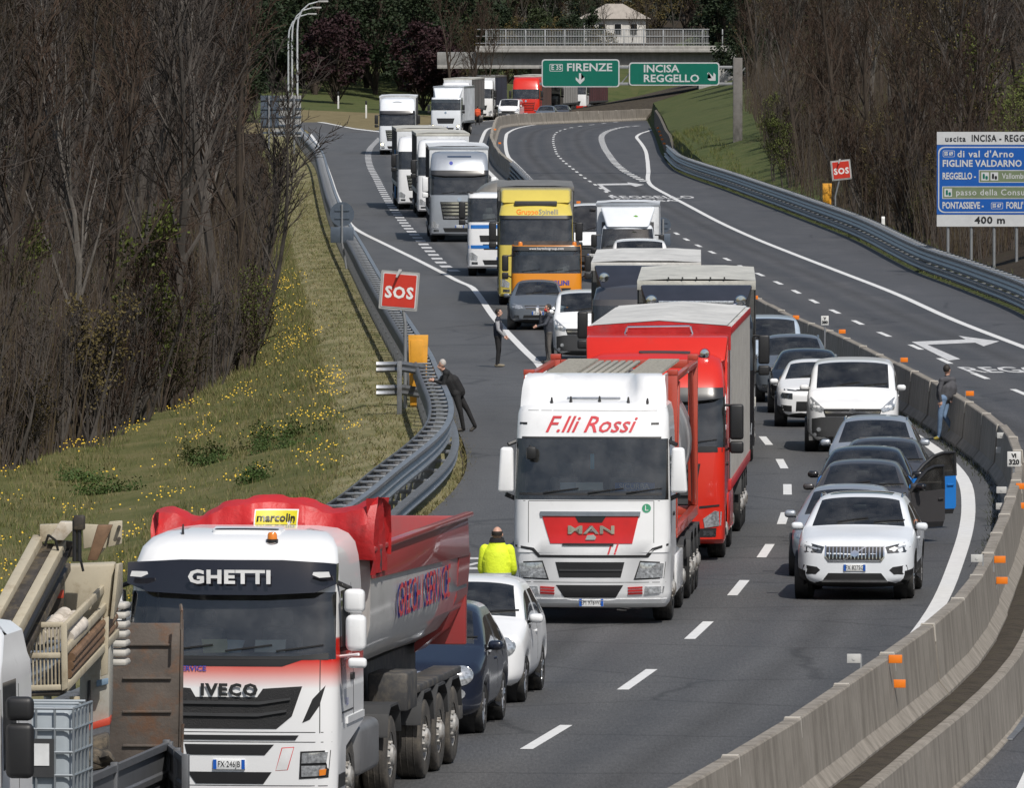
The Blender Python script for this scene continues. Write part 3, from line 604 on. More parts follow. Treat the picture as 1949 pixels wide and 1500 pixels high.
# backs of signs
def disc_sign(px, py, d, r, label, zb, plate, bent=0):
    x = (px - CX)*d/F; z = H - (py - HY)*d/F; root = empty('round_sign', (x, d, 0)); tag(root, label, 'sign')
    bm = bmesh.new(); lathe(bm, [(0.001, -.02), (r, -.02), (r, .01), (0.001, .01)], 28, 'y', 0, 0, z); mk('disc', bm, SIGNBACK, root)
    bm = bmesh.new(); box(bm, -r*.95, r*.95, -.02, .01, z - r - plate, z - r - .03, .01); mk('plate', bm, SIGNBACK, root)
    bm = bmesh.new(); tube(bm, (0, -.06, z + r*.8), (0, -.06, z - r - plate), .04, .04, 8); tube(bm, (0, -.06, z - r - plate), (bent, -.06, zb), .04, .04, 8); mk('pole', bm, GREYP, root)
    bm = bmesh.new(); [box(bm, -r*.6, r*.6, -.05, -.022, z + o, z + o + .05) for o in (.25*r, -.4*r)]; mk('bracket', bm, SIGNBACK, root)
disc_sign(651, 407, P(652, 500, .2).y, .46, 'back of a round sign leaning at the left guardrail by the slip road', -.5, .62, .25)
disc_sign(1262, 428, 398, .30, 'back of a round sign on the median beside the white box truck', .3, .5)
q = P(560, 297, -.2); root = empty('sign_board', (q.x, q.y, 0)); tag(root, 'back of a large sign board among bare trees at the slip road', 'sign'); kk = q.y/F
X = lambda px: (px - 560)*kk
Zz = lambda py: H - (py - HY)*kk
for a, b, m in ((496, 531, SIGNBACK), (532, 573, SIGNBACK2)): panel('panel', root, X(a), X(b), Zz(243), Zz(181), 0, m, .02, .04)
panel('lower_panel', root, X(517), X(573), Zz(259), Zz(244), 0, SIGNBACK2, .02, .04)
for py in (189, 206, 222, 238, 252): 
    bm = bmesh.new(); box(bm, X(496), X(574), -.07, -.005, Zz(py)-.06, Zz(py)+.06); mk('stiffener', bm, SIGNBACK, root)
poles(root, (X(560), X(512)), Zz(182), -.12, .07, -1.5)
# little marker plates and reflectors on the median
WPL = M('marker_plate', (.62, .62, .6), .5); ORA = M('orange_reflector', (.8, .2, .01), .35, coat=.3)
bm = bmesh.new(); box(bm, -.09, .09, -.015, .015, -.055, .055, .006); rf = mk('reflector', bm, ORA); rfm = rf.data; bpy.data.objects.remove(rf)
bm = bmesh.new(); box(bm, -.09, .09, -.012, .012, -.06, .06, .006); tube(bm, (0, -.02, 0), (0, -.008, 0), .022, .022, 10); wf = mk('marker', bm, M('marker_grey', (.5, .5, .48), .5)); wfm = wf.data; bpy.data.objects.remove(wf)
def on_bar(me, nm, px, py, z, side, lab, post=True, cat='reflector', grp='orange reflectors along the median barrier'):
    p = P(px, py, z)
    if side > 0 and p.y < 190: X_ = BM(p.y) + .2; p.y = p.y*X_/p.x if abs(X_/p.x - 1) < .03 else p.y; p.x = X_
    p; o = empty(nm, (p.x, p.y, 0)); tag(o, lab, cat, grp); inst(me, 'plate', o, (0, 0, z))
    bm = bmesh.new(); box(bm, -.095*side - .012, -.095*side + .012, .0, .03, min(z, .95) - .15, z + .05); mk('bracket', bm, GREYP, o)
for px, py, z, lb in [(1675,1255,1.0,'upper orange reflector of the nearest pair on the median'),(1678,1302,.64,'lower orange reflector of the nearest pair on the median'),(1903,1064,1.0,'upper orange reflector beside the curve of the median'),(1907,1102,.64,'lower orange reflector beside the curve of the median'),
    (1846,749,1.08,'orange reflector beside the man sitting on the median'),(1721,685,1.08,'orange reflector above the white van on the median'),(1603,631,1.08,'orange reflector right of the pale blue van on the median'),(1437,566,1.08,'orange reflector behind the black truck on the median'),
    (1943,932,1.0,'upper orange reflector at the right frame edge on the median'),(1945,968,.64,'lower orange reflector at the right frame edge on the median'),(1101,385,1.1,'orange reflector behind the yellow truck on the median'),(1063,366,1.1,'orange reflector above the yellow truck on the median'),(1034,348,1.1,'orange reflector at the near end of the steel gate'),
    (951,272,1.1,'orange reflector left of the curving edge line on the median'),(942,246,1.1,'orange reflector at the sharpest bend of the median'),(1515,604,1.08,'orange reflector beyond the pale blue van on the median')]:
    on_bar(rfm, 'reflector', px, py, z, 1, lb)
for px, py, z, lb in [(1625,1254,1.14,'pale grey marker plate left of the nearest orange reflectors'),(1859,1063,1.14,'pale grey marker plate left of the curving barrier'),(1906,829,.95,'upper pale marker plate near the VI 320 sign'),(1904,857,.62,'lower pale marker plate near the VI 320 sign'),
    (1906,933,1.0,'upper pale marker plate below the VI 320 sign'),(1905,964,.66,'lower pale marker plate below the VI 320 sign')]:
    on_bar(wfm, 'marker_plate', px, py, z, -1, lb, cat='marker', grp='grey marker plates on the median barrier')
def km_plate(px, py, z, w, h, lines, label):
    p = P(px, py, z); o = empty('kilometre_plate', (p.x, p.y, 0)); tag(o, label, 'sign')
    bm = bmesh.new(); box(bm, -w/2, w/2, -.01, .01, z - h/2, z + h/2, .004); mk('plate', bm, WPL, o)
    bm = bmesh.new(); tube(bm, (0, .03, .7), (0, .03, z), .02, .02, 6); mk('post', bm, GREYP, o)
    for s, dz, hh in lines: txt(o, s, hh, 0, z + dz, -.014, SBLACK, 'CENTER', .006)
km_plate(1930, 874, 1.28, .25, .28, (('VI', .06, .07), ('320', -.06, .09)), 'white VI 320 plate on the curved median barrier')
km_plate(1570, 610, 1.45, .2, .25, (('V', .05, .07), ('380', -.05, .07)), 'small white kilometre plate on the median above the cars')
km_plate(1087, 377, 1.45, .26, .3, (('V', .06, .08), ('500', -.06, .08)), 'small white kilometre plate above the yellow truck')
for px, py, lb in ((1681, 440, 'white delineator post behind the right guardrail'), (644, 224, 'white delineator post left of the white trucks'), (697, 229, 'white delineator post close to the white truck with lit lamps')):
    d = behind(px, .8) if px > 1000 else P(px, py).y; x = (px - CX)*d/F; o = empty('delineator_post', (x, d, gz(x, d))); tag(o, lb, 'post', 'delineator posts')
    bm = bmesh.new(); hull8(bm, [(-.08,-.05,-.2),(.08,-.05,-.2),(.08,.05,-.2),(-.08,.05,-.2),(-.07,-.04,1.0),(.07,-.04,1.0),(.07,.04,1.08),(-.07,.04,1.08)], .01); mk('body', bm, M('post_white', (.7, .7, .68), .5), o)
    bm = bmesh.new(); box(bm, -.085, .085, -.06, .06, 1.05, 1.4, .02); mk('black_band', bm, BLACK, o) if px < 1000 else bm.free()
# retaining wall at the far right bank
rw = ribbon('retaining_wall', RR, 655, 880, 5, [(.3, -.1), (.3, .9), (.32, 1.55), (.5, 1.58), (.55, 1.4)], concrete_mat('dark_wall', (.15, .13, .105), (.5, .5, .48)), zf=lambda Y: -.25*(1-sstep(655, 700, Y))*4); tag(rw, 'dark low retaining wall under the grass bank on the far right', 'wall')
for i, Y in enumerate((690, 715, 740, 765, 790, 815)):
    o = inst(rfm, 'reflector', None, (RR(Y) + .22, Y, .75), 0, (1.1, 1, 1.1)); tag(o, 'small orange reflector on the dark far retaining wall', 'reflector', 'reflectors on the far retaining wall')
# lamp posts on the left
for px, top, d, lab in ((566, 2, 905, 'tall curved street lamp post standing behind the sign board'), (556, 14, 955, 'second curved street lamp post just left of the tall one'), (549, 26, 990, 'third curved street lamp post furthest left')):
    x = (px - CX)*d/F; zt = H - (top - HY)*d/F; o = empty('street_lamp', (x, d, gz(x, d))); zt -= o.location.z; tag(o, lab, 'street lamp')
    bm = bmesh.new(); pts = [(0, 0, -.5), (0, 0, zt-2.6), (.08, 0, zt-1.6), (.4, 0, zt-.8), (1.0, 0, zt-.25), (1.9, 0, zt)]; rr = [.1, .085, .075, .07, .06, .05]
    for i in range(5): tube(bm, pts[i], pts[i+1], rr[i], rr[i+1], 8)
    mk('pole', bm, M('lamp_pole', (.5, .52, .54), .5, .2), o); bm = bmesh.new(); box(bm, 1.8, 2.7, -.15, .15, zt-.08, zt+.08, .04); mk('lamp_head', bm, SIGNBACK2, o)
# house beyond the bridge
hy = 1180.0; hx = (1165 - CX)*hy/F; ho = empty('house', (hx, hy, 6.3)); tag(ho, 'white house with pale roof among trees above the bridge', 'house')
HW = M('house_wall', (.62, .6, .56), .8); bm = bmesh.new(); box(bm, -3.2, 3.8, 0, 7, -1, 3.0); mk('wall', bm, HW, ho)
bm = bmesh.new(); prism(bm, [(-3.9, 2.9), (4.4, 2.9), (1.2, 4.6), (-.6, 4.6)], lambda p: (p[0], -.5, p[1]), lambda p: (p[0], 7.5, p[1])); mk('roof', bm, M('house_roof', (.55, .5, .45), .8), ho)
for x in (-1.6, .2, 2.0):
    bm = bmesh.new(); box(bm, x, x+.9, -.06, .02, 1.0, 2.4, .01); w_ = mk('window', bm, HW, ho); bm = bmesh.new(); box(bm, x+.08, x+.82, -.075, -.062, 1.1, 2.3); mk('pane', bm, DARKGLASS, w_)
# ------------------------------------------------------------------ vegetation
def bark(name, col): return M(name, col, .95, var=.35, scale=6, bump=.5, bscale=12, mapscale=(1, 1, .25), spec=.2)
BARKS = [bark('bark_grey', (.07, .062, .055)), bark('bark_brown', (.055, .043, .034)), bark('bark_pale', (.13, .118, .106))]  # bark and twig colours darkened in place of cloud shade over the woods
TWIGS = [M('twigs_grey', (.052, .044, .039), .95, var=.35, scale=1.2, spec=.15), M('twigs_rust', (.05, .034, .025), .95, var=.35, scale=1.2, spec=.15), M('twigs_ochre', (.058, .046, .031), .95, var=.35, scale=1.2, spec=.15)]
def leafm(name, col, var=.4): return M(name, col, .7, var=var, scale=.9, spec=.25)
LF = {'green': leafm('leaf_fresh', (.085, .105, .022)), 'dark': leafm('leaf_dark', (.02, .032, .014)), 'mid': leafm('leaf_mid', (.032, .045, .016)), 'plum': leafm('leaf_plum', (.03, .013, .015)), 'olive': leafm('leaf_olive', (.085, .066, .022))}
class Geo:
    def __init__(s): s.v = []; s.f = []
    def limb(s, pts, rad, n=3):
        base = len(s.v); k = len(pts)
        for i, p in enumerate(pts):
            d = (pts[min(i+1, k-1)] - pts[max(i-1, 0)]).normalized(); a = d.orthogonal().normalized(); b = d.cross(a)
            for j in range(n):
                t = 2*math.pi*j/n; q = p + (a*math.cos(t) + b*math.sin(t))*rad[i]; s.v.append((q.x, q.y, q.z))
        for i in range(k-1):
            for j in range(n): s.f.append((base+i*n+j, base+i*n+(j+1) % n, base+(i+1)*n+(j+1) % n, base+(i+1)*n+j))
    def mesh(s, name, mat):
        me = bpy.data.meshes.new(name); me.from_pydata(s.v, [], s.f); me.materials.append(mat); return me
def rdir(d, ang, rnd):
    a = d.orthogonal().normalized(); a.rotate(Matrix.Rotation(rnd.uniform(0, 6.28), 3, d)); return (d*math.cos(ang) + a*math.sin(ang)).normalized()
def bend(p, d, L, k, rnd, up=.12, wob=.1):
    pts = [p.copy()]
    for i in range(k):
        d = (d + Vector((rnd.gauss(0, wob), rnd.gauss(0, wob), rnd.gauss(0, wob)*.5 + up))).normalized(); p = p + d*(L/k); pts.append(p.copy())
    return pts, d
def bare_tree(seed, h, bar, twg, spread=.75, nb=13, leaf=None, stems=1, fork=.3):
    rnd = random.Random(seed); T = Geo(); C = Geo(); Lf = Geo(); tips = []
    for st in range(stems):
        d0 = Vector((rnd.gauss(0, .08 + .16*(stems > 1)), rnd.gauss(0, .08 + .16*(stems > 1)), 1)).normalized(); hh = h*rnd.uniform(.8, 1)
        tp, _ = bend(Vector((rnd.gauss(0, .25)*(stems > 1), rnd.gauss(0, .25)*(stems > 1), -.4)), d0, hh*.92, 8, rnd, .1, .07)
        r0 = h*.011/math.sqrt(stems) + .03; T.limb(tp, [r0*(1 - .88*i/8) for i in range(9)], 7)
        for b in range(nb):
            t = fork + (1 - fork)*(b + rnd.random())/nb; x = t*8; i = min(int(x), 7); p = tp[i].lerp(tp[i+1], x - i); L1 = hh*.42*(1.1 - t*.65)*rnd.uniform(.7, 1.15)
            d1 = rdir(Vector((0, 0, 1)), rnd.uniform(.4, .95)*spread, rnd); q, e1 = bend(p, d1, L1, 4, rnd, .14, .12); r1 = r0*(1 - .8*t)*.5; T.limb(q, [r1*(1 - .8*i/4) for i in range(5)], 5)
            for c in range(7):
                u = .2 + .8*(c + rnd.random())/7; i = min(int(u*4), 3); p2 = q[i].lerp(q[i+1], u*4 - i); d2 = rdir((q[i+1]-q[i]).normalized(), rnd.uniform(.35, .9), rnd); L2 = L1*.42*rnd.uniform(.6, 1.2)*(1.15 - .5*u)
                q2, _ = bend(p2, d2, L2, 2, rnd, .14, .14); C.limb(q2, [.02, .014, .008], 3)
                for g_ in range(6):
                    w = .15 + .85*(g_ + rnd.random())/6; i2 = min(int(w*2), 1); p3 = q2[i2].lerp(q2[i2+1], w*2 - i2); d3 = rdir((q2[i2+1]-q2[i2]).normalized(), rnd.uniform(.3, .9), rnd); L3 = L2*.5*rnd.uniform(.5, 1.2)
                    q3, _ = bend(p3, d3, L3, 1, rnd, .1, .1); C.limb(q3, [.011, .006], 3); tips.append(q3[1])
    for p in tips:
        if leaf and rnd.random() < leaf[1]:
            for k in range(3):
                a = Vector((rnd.gauss(0, 1), rnd.gauss(0, 1), rnd.gauss(0, 1))).normalized()*leaf[2]; b = a.orthogonal().normalized()*leaf[2]*.6; c = p + Vector((rnd.gauss(0, .12), rnd.gauss(0, .12), rnd.gauss(0, .12))); n = len(Lf.v)
                for q in (c - a, c + b, c + a, c - b): Lf.v.append(tuple(q))
                Lf.f.append((n, n+1, n+2, n+3))
    parts = [('trunk', T.mesh('trunk', bar)), ('crown', C.mesh('crown', twg))]
    if leaf: parts.append(('foliage', Lf.mesh('foliage', LF[leaf[0]])))
    return parts
def leafy_tree(seed, h, w, key, bar, shape='round', base=.18, nleaf=5200, ls=.2):
    rnd = random.Random(seed); T = Geo(); Lf = Geo(); tp, _ = bend(Vector((0, 0, -.5)), Vector((0, 0, 1)), h*.95, 6, rnd, .2, .05); T.limb(tp, [h*.02*(1 - .85*i/6) + .02 for i in range(7)], 7)
    cl = []
    for k in range(70):
        t = rnd.random(); z = h*(base + (1 - base)*t)
        prof = (math.sin(math.pi*min(1, .12 + .85*t))**.7) if shape == 'round' else (1 - t)**.75*.95 + .06
        r = w*prof*math.sqrt(rnd.uniform(.1, 1)); a = rnd.uniform(0, 6.28); c = Vector((r*math.cos(a), r*math.sin(a), z)); cl.append((c, rnd.uniform(.5, 1.15)*w*.3))
        i = min(int(t*5), 5); T.limb([tp[i], tp[i].lerp(c, .6) + Vector((0, 0, .2)), c], [.07, .04, .015], 4)
    for i in range(nleaf):
        c, s = cl[rnd.randrange(len(cl))]; g_ = Vector((rnd.gauss(0, 1), rnd.gauss(0, 1), rnd.gauss(0, .7))); p = c + g_.normalized()*s*(rnd.random()**.45)
        a = Vector((rnd.gauss(0, 1), rnd.gauss(0, 1), rnd.gauss(0, .6))).normalized()*ls*rnd.uniform(.6, 1.3); b = a.orthogonal().normalized()*ls*.55; b.rotate(Matrix.Rotation(rnd.uniform(0, 6.28), 3, a.normalized())); n = len(Lf.v)
        for q in (p - a, p + b, p + a, p - b): Lf.v.append(tuple(q))
        Lf.f.append((n, n+1, n+2, n+3))
    return [('trunk', T.mesh('trunk', bar)), ('crown', Lf.mesh('crown', LF[key]))]
BT = [bare_tree(11, 13, BARKS[0], TWIGS[0]), bare_tree(12, 12, BARKS[1], TWIGS[1]), bare_tree(13, 14, BARKS[0], TWIGS[2], .6, 15), bare_tree(14, 10, BARKS[0], TWIGS[0], .6, 8, stems=3), bare_tree(15, 12.5, BARKS[2], TWIGS[0], .45, 16),
      bare_tree(16, 9, BARKS[1], TWIGS[1], .7, 8, stems=3), bare_tree(17, 11.5, BARKS[0], TWIGS[2], .7, 13, leaf=('olive', .35, .05))]
SH = [bare_tree(21, 4.5, BARKS[0], TWIGS[0], .8, 6, stems=5, fork=.08), bare_tree(22, 3.8, BARKS[1], TWIGS[2], .8, 6, leaf=('green', .3, .04), stems=5, fork=.08), bare_tree(23, 5.5, BARKS[0], TWIGS[1], .7, 6, stems=5, fork=.1), bare_tree(24, 4.2, BARKS[0], TWIGS[0], .8, 6, leaf=('olive', .5, .045), stems=5, fork=.08)]
GT = [bare_tree(31, 7, BARKS[0], TWIGS[2], .7, 9, leaf=('green', .75, .07), stems=2, fork=.12)]
NTREE = {}
def put(parts, name, x, y, label, cat, group, s=1.0, rz=None, zo=0.0):
    if cat == 'tree' and x < 0 and 330 < y < 735: x = min(x, (512 - CX)*y/F - (2.2 + 2.0*sstep(330, 480, y))*s)
    o = empty(name, (x, y, gz(x, y) + zo), random.uniform(0, 6.28) if rz is None else rz); o.scale = (s*random.uniform(.92, 1.08), s*random.uniform(.92, 1.08), s); tag(o, label, cat, group)
    for nm, me in parts: inst(me, nm, o)
    return o
LB = ['grey bare tree', 'reddish brown bare tree', 'tall ochre bare tree', 'many-stemmed grey bare tree', 'slender pale-barked bare tree', 'many-stemmed brown bare tree', 'bare tree with first olive leaves']
SB = ['low grey twiggy shrub', 'twiggy shrub with first green leaves', 'tall rusty twiggy shrub', 'twiggy shrub with olive leaves']
def scatter(n, xr, yr, ok, mind, seed, pw=1.0):
    rnd = random.Random(seed); pts = []; tries = 0
    while len(pts) < n and tries < n*60:
        tries += 1; y = yr[0] + (yr[1] - yr[0])*rnd.random()**pw; a, b = xr(y)
        if b - a < .3: continue
        x = rnd.uniform(a, b)
        if not ok(x, y) or any((x - p)**2 + (y - q)**2 < mind*mind for p, q in pts): continue
        pts.append((x, y))
    return pts
# left wood
el = [(WL(Y) - random.uniform(.3, 2.4) - 3.4*sstep(380, 520, Y) - 1.5*sstep(560, 740, Y), Y + random.uniform(-3, 3)) for Y in np.arange(232, 800, 8.5)]
for i, (x, y) in enumerate(el):
    k = random.choice([0, 1, 3, 4, 5, 0, 4, 2]); put(BT[k], 'bare_tree', x, y, LB[k] + ' at the very edge of the left wood', 'tree', 'bare trees of the left wood', random.uniform(.85, 1.15))
for x, y in scatter(125, lambda y: (-.0505*y - 2, WL(y) - 2.5 - 2.5*sstep(400, 520, y) - 1.5*sstep(560, 740, y)), (236, 830), lambda x, y: True, 1.7, 3, 1.2):
    k = random.choice([0, 0, 1, 2, 3, 4, 5, 6, 1, 2]); put(BT[k], 'bare_tree', x, y, LB[k] + ' inside the left wood', 'tree', 'bare trees of the left wood', random.uniform(.85, 1.25))
for x, y in scatter(115, lambda y: (max(-.0505*y - 1, WL(y) - 9), WL(y) + .1), (222, 520), lambda x, y: True, .8, 4, 1.5):
    k = random.choice([0, 1, 2, 3, 0, 2]); put(SH[k], 'twiggy_shrub', x, y, SB[k] + ' along the foot of the left wood', 'shrub', 'shrubs along the left wood', random.uniform(.55, 1.1))
for px, py, s in ((250, 800, .9), (20, 850, .85), (60, 560, 1.0), (130, 240, 1.1), (345, 160, 1.2), (300, 640, .7)):
    p = P(px, min(py, 830), -1.2); put(GT[0], 'leafing_tree', p.x, p.y, 'young tree coming into yellow green leaf in the left wood', 'tree', 'leafing trees of the left wood', s)
# right wood
okR = lambda x, y: not (y < 392 or (y < 425 and x > 14)) and not (y > 500 and x - RR(y) < 3 + 4.5*sstep(500, 780, y))
for x, y in scatter(175, lambda y: (RR(y) + 3.2, .0505*y + 4), (330, 900), okR, 1.5, 5, .9):
    k = random.choice([0, 1, 1, 2, 3, 4, 5, 6, 6, 1]); put(BT[k], 'bare_tree', x, y, LB[k] + ' inside the right wood', 'tree', 'bare trees of the right wood', random.uniform(.75, 1.15))
for x, y in scatter(105, lambda y: (RR(y) + 2.4, min(RR(y) + 8, .0505*y + 2)), (345, 620), okR, .8, 6, 1.0):
    k = random.choice([0, 2, 3, 0, 2, 1]); put(SH[k], 'twiggy_shrub', x, y, SB[k] + ' behind the right guardrail', 'shrub', 'shrubs behind the right guardrail', random.uniform(.5, 1.0))
for px, d, s in ((1475, 575, .55), (1500, 560, .6), (1455, 610, .5), (1930, 440, 1.0), (1900, 455, 1.15), (1945, 430, .8)):
    x = (px - CX)*d/F; put(GT[0], 'leafing_tree', x, d, 'tree coming into yellow green leaf ' + ('by the blue board' if px > 1700 else 'at the left end of the right wood'), 'tree', 'leafing trees of the right wood', s)
# evergreens and plums around the bridge
EV = [leafy_tree(41, 13, 3.6, 'dark', BARKS[1], 'cone', .1), leafy_tree(42, 12, 4.2, 'mid', BARKS[1]), leafy_tree(43, 8, 3.2, 'plum', BARKS[1], base=.22), leafy_tree(44, 11, 4.0, 'olive', BARKS[1], nleaf=3600), leafy_tree(45, 13, 3.9, 'dark', BARKS[1])]
EN = [('evergreen_tree', 'dark conical evergreen'), ('evergreen_tree', 'rounded green evergreen'), ('plum_tree', 'dark red leaved plum tree'), ('leafing_tree', 'brownish tree in first leaf'), ('evergreen_tree', 'dark broad evergreen')]
def far_tree(k, px, d, s, where):
    put(EV[k], EN[k][0], (px - CX)*d/F, d, EN[k][1] + ' ' + where, 'tree', 'trees around the far bridge', s)
for i, px in enumerate(range(475, 905, 24)): far_tree([4, 1, 4, 0, 1][i % 5], px + random.uniform(-8, 8), 1010 + (i*37 % 60), random.uniform(.95, 1.25), 'left of the far bridge')
for i, px in enumerate(range(480, 920, 45)): far_tree([0, 4, 4][i % 3], px + random.uniform(-10, 10), 1085 + (i*53 % 60), random.uniform(1.2, 1.5), 'behind the first row left of the far bridge')
for px, d, s in ((640, 990, 1.0), (806, 975, .95), (830, 980, .8)): far_tree(2, px, d, s, 'in front of the evergreens left of the bridge')
for px, d, s in ((885, 953, 1.0), (915, 955, .85), (862, 956, 1.1), (900, 950, .95)): put(BT[1], 'bare_tree', (px - CX)*d/F, d, 'brown bare tree in front of the left end of the bridge', 'tree', 'bare trees by the bridge', s)
for i, px in enumerate(range(935, 1500, 27)): far_tree([4, 3, 0, 1, 3][i % 5], px + random.uniform(-9, 9), 1200 + (i*41 % 90), random.uniform(.6, .85) if 1060 < px < 1260 else random.uniform(.9, 1.2), 'beyond the far bridge')
for i, px in enumerate(range(925, 1500, 40)): put(BT[i % 3], 'bare_tree', (px - CX)*1100/F, 1110 + i % 4*9, LB[i % 3] + ' just beyond the bridge', 'tree', 'bare trees by the bridge', .55 if 1060 < px < 1260 else .9)
for i, px in enumerate(range(845, 1165, 20)): far_tree([4, 1, 0, 3][i % 4], px, 1020 + (i*31 % 40), random.uniform(.42, .6), 'seen under the far bridge')
for px, d, s in ((1350, 990, .75), (1375, 985, .85), (1400, 988, .95), (1432, 890, .9), (1460, 880, .8), (1430, 860, .7)): far_tree(random.choice([0, 4]), px, d, s, 'on the bank at the right end of the bridge')
for i, px in enumerate(range(1440, 1990, 45)): far_tree([4, 3, 1, 2][i % 4], px, 930 + (i*29 % 40), random.uniform(.8, 1.1), 'at the back of the right wood')
for i, px in enumerate(range(-20, 470, 40)): far_tree([4, 1, 0][i % 3], px, 900 + (i*29 % 40), random.uniform(1.0, 1.2), 'at the back of the left wood')
# meadow: blades, flowers, weeds
def blade_stuff(name, label, pts, mats, hmin, hmax, w, per=5, lean=.35):
    v, f, mi = [], [], []
    for x, y, z in pts:
        for k in range(per):
            a = random.uniform(0, 6.28); h = random.uniform(hmin, hmax); px, py = x + random.gauss(0, .07), y + random.gauss(0, .07); lx, ly = random.gauss(0, lean)*h, random.gauss(0, lean)*h; c, s = math.cos(a)*w, math.sin(a)*w; n = len(v)
            v += [(px - c, py - s, z - .02), (px + c, py + s, z - .02), (px + lx, py + ly, z + h)]; f.append((n, n+1, n+2)); mi.append(random.randrange(len(mats)))
    o = mkpy(name, v, f, mats); o.data.polygons.foreach_set('material_index', mi); tag(o, label, kind='stuff'); o['category'] = name.split('_')[-1]; return o
GB = [M('blade_green', (.085, .105, .03), .8, var=.3, scale=.8, spec=.2), M('blade_olive', (.13, .125, .045), .8, var=.3, scale=.8, spec=.2), M('blade_straw', (.2, .17, .085), .85, var=.3, scale=.8, spec=.2)]
rnd = random.Random(9); pts = []
while len(pts) < 20000:
    y = 150 + 330*rnd.random()**1.7; a, b = max(WL(y) - .5, -.05*y - 1), back_rail(y) - 1.75
    if b - a < .2: continue
    x = rnd.uniform(a, b); pts.append((x, y, gz(x, y)))
blade_stuff('meadow_grass', 'long olive grass on the slope left of the guardrail', pts, GB, .05, .2, .010)
pts = []
while len(pts) < 6000:
    y = 150 + 450*rnd.random()**1.5; b = back_rail(y) - .02; x = b - rnd.random()*1.8; pts.append((x, y, gz(x, y)))
blade_stuff('verge_grass', 'short dry mown grass strip behind the left guardrail', pts, [GB[2], GB[1], GB[2], GB[0]], .03, .12, .012, 4, .8)
pts = []
while len(pts) < 2600:
    y = 195 + 500*rnd.random(); x = RR(y) + rnd.uniform(.1, .9) if rnd.random() < .5 else RR(y) + rnd.uniform(1.2, 2.6); pts.append((x, y, gz(x, y)))
blade_stuff('roadside_grass', 'weedy grass under the right guardrail', pts, [GB[0], GB[1], GB[0]], .08, .4, .014, 5)
pts = []
while len(pts) < 900:
    y = 150 + 150*rnd.random(); x = BM(y) - .36 - abs(rnd.gauss(0, .05)); pts.append((x, y, 0.0))
blade_stuff('gutter_weeds', 'dark weeds along the foot of the median', pts, [M('weed_dark', (.03, .035, .015), .9)], .02, .12, .01, 4, .6)
pts = []
while len(pts) < 1200:
    y = 130 + 130*rnd.random(); x = GF(y) + rnd.uniform(.1, .42); pts.append((x, y, -.03))
blade_stuff('kerb_grass', 'thin dry grass in front of the left guardrail', pts, [GB[2], GB[1]], .02, .09, .01, 4, .8)
v, f = [], []; cen = []
while len(cen) < 75:
    y = 165 + 240*rnd.random()**1.4; a, b = max(WL(y), -.05*y), back_rail(y) - 1.3
    if b - a > .3: cen.append((rnd.uniform(a, b), y))
for cx_, cy_ in cen:
    for k in range(rnd.randrange(6, 34)):
        x, y = cx_ + rnd.gauss(0, .3), cy_ + rnd.gauss(0, 1.7)
        if x > back_rail(y) - 1.3: continue
        z = gz(x, y) + rnd.uniform(.12, .28); s = rnd.uniform(.011, .024); n = len(v); t = rnd.uniform(-.5, .5)
        for i in range(5): a = i*1.2566; v.append((x + s*math.cos(a), y + s*math.sin(a)*.6 - s*.3*math.sin(a), z + s*.8*math.sin(a)))
        f.append((n, n+1, n+2, n+3, n+4))
o = mkpy('yellow_flowers', v, f, M('petal_yellow', (.72, .47, .01), .6, var=.15)); tag(o, 'patches of small yellow flowers on the left meadow', kind='stuff'); o['category'] = 'flowers'
wl = [bare_tree(51, .55, BARKS[1], GB[0], 1.0, 5, leaf=('green', 1, .03), stems=4, fork=.05)]
LF['weed'] = leafm('leaf_weed', (.045, .075, .018)); wl[0][2][1].materials[0] = LF['weed']
for px, py in ((205, 905), (160, 880), (395, 880), (500, 940), (545, 885), (560, 870), (420, 870)):
    p = P(px, py, -.9); put(wl[0], 'leafy_weed', p.x, p.y, 'dark green leafy weed clump in the meadow', 'plant', 'weed clumps in the meadow', random.uniform(.9, 1.4))

# thickets of thin upright stems that fill the wood edges
def thicket(name, label, pts, mats, hmin, hmax):
    v, f, mi = [], [], []
    for x, y, z in pts:
        h = random.uniform(hmin, hmax)*random.uniform(.5, 1); a = random.uniform(0, 3.14); lx, ly = random.gauss(0, .13)*h, random.gauss(0, .13)*h; kx = random.gauss(0, .05)*h; w = random.uniform(.006, .016); c, s = math.cos(a)*w, math.sin(a)*w; n = len(v)
        m = (x + lx*.4 + kx, y + ly*.4, z + h*.5); v += [(x - w, y, z - .1), (x + w, y, z - .1), (m[0] + w*.7, m[1], m[2]), (m[0] - w*.7, m[1], m[2]), (x + lx, y + ly, z + h)]; f += [(n, n+1, n+2, n+3), (n+3, n+2, n+4)]; k = random.randrange(len(mats)); mi += [k, k]
        for b in range(3):
            t = random.uniform(.3, .9); p = Vector((x, y, z)).lerp(Vector((x + lx, y + ly, z + h)), t); q = p + Vector((random.gauss(0, .35), random.gauss(0, .35), random.uniform(.2, .8)))*h*.18; n = len(v); v += [(p.x - w*.5, p.y, p.z), (p.x + w*.5, p.y, p.z), tuple(q)]; f.append((n, n+1, n+2)); mi.append(k)
    o = mkpy(name, v, f, mats); o.data.polygons.foreach_set('material_index', mi); tag(o, label, kind='stuff'); o['category'] = 'brush'
STEM = [M('stem_grey', (.078, .068, .06), .95, var=.3, scale=.6, spec=.15), M('stem_brown', (.055, .041, .033), .95, var=.3, scale=.6, spec=.15), M('stem_ochre', (.07, .055, .035), .95, var=.3, scale=.6, spec=.15)]
pts = []
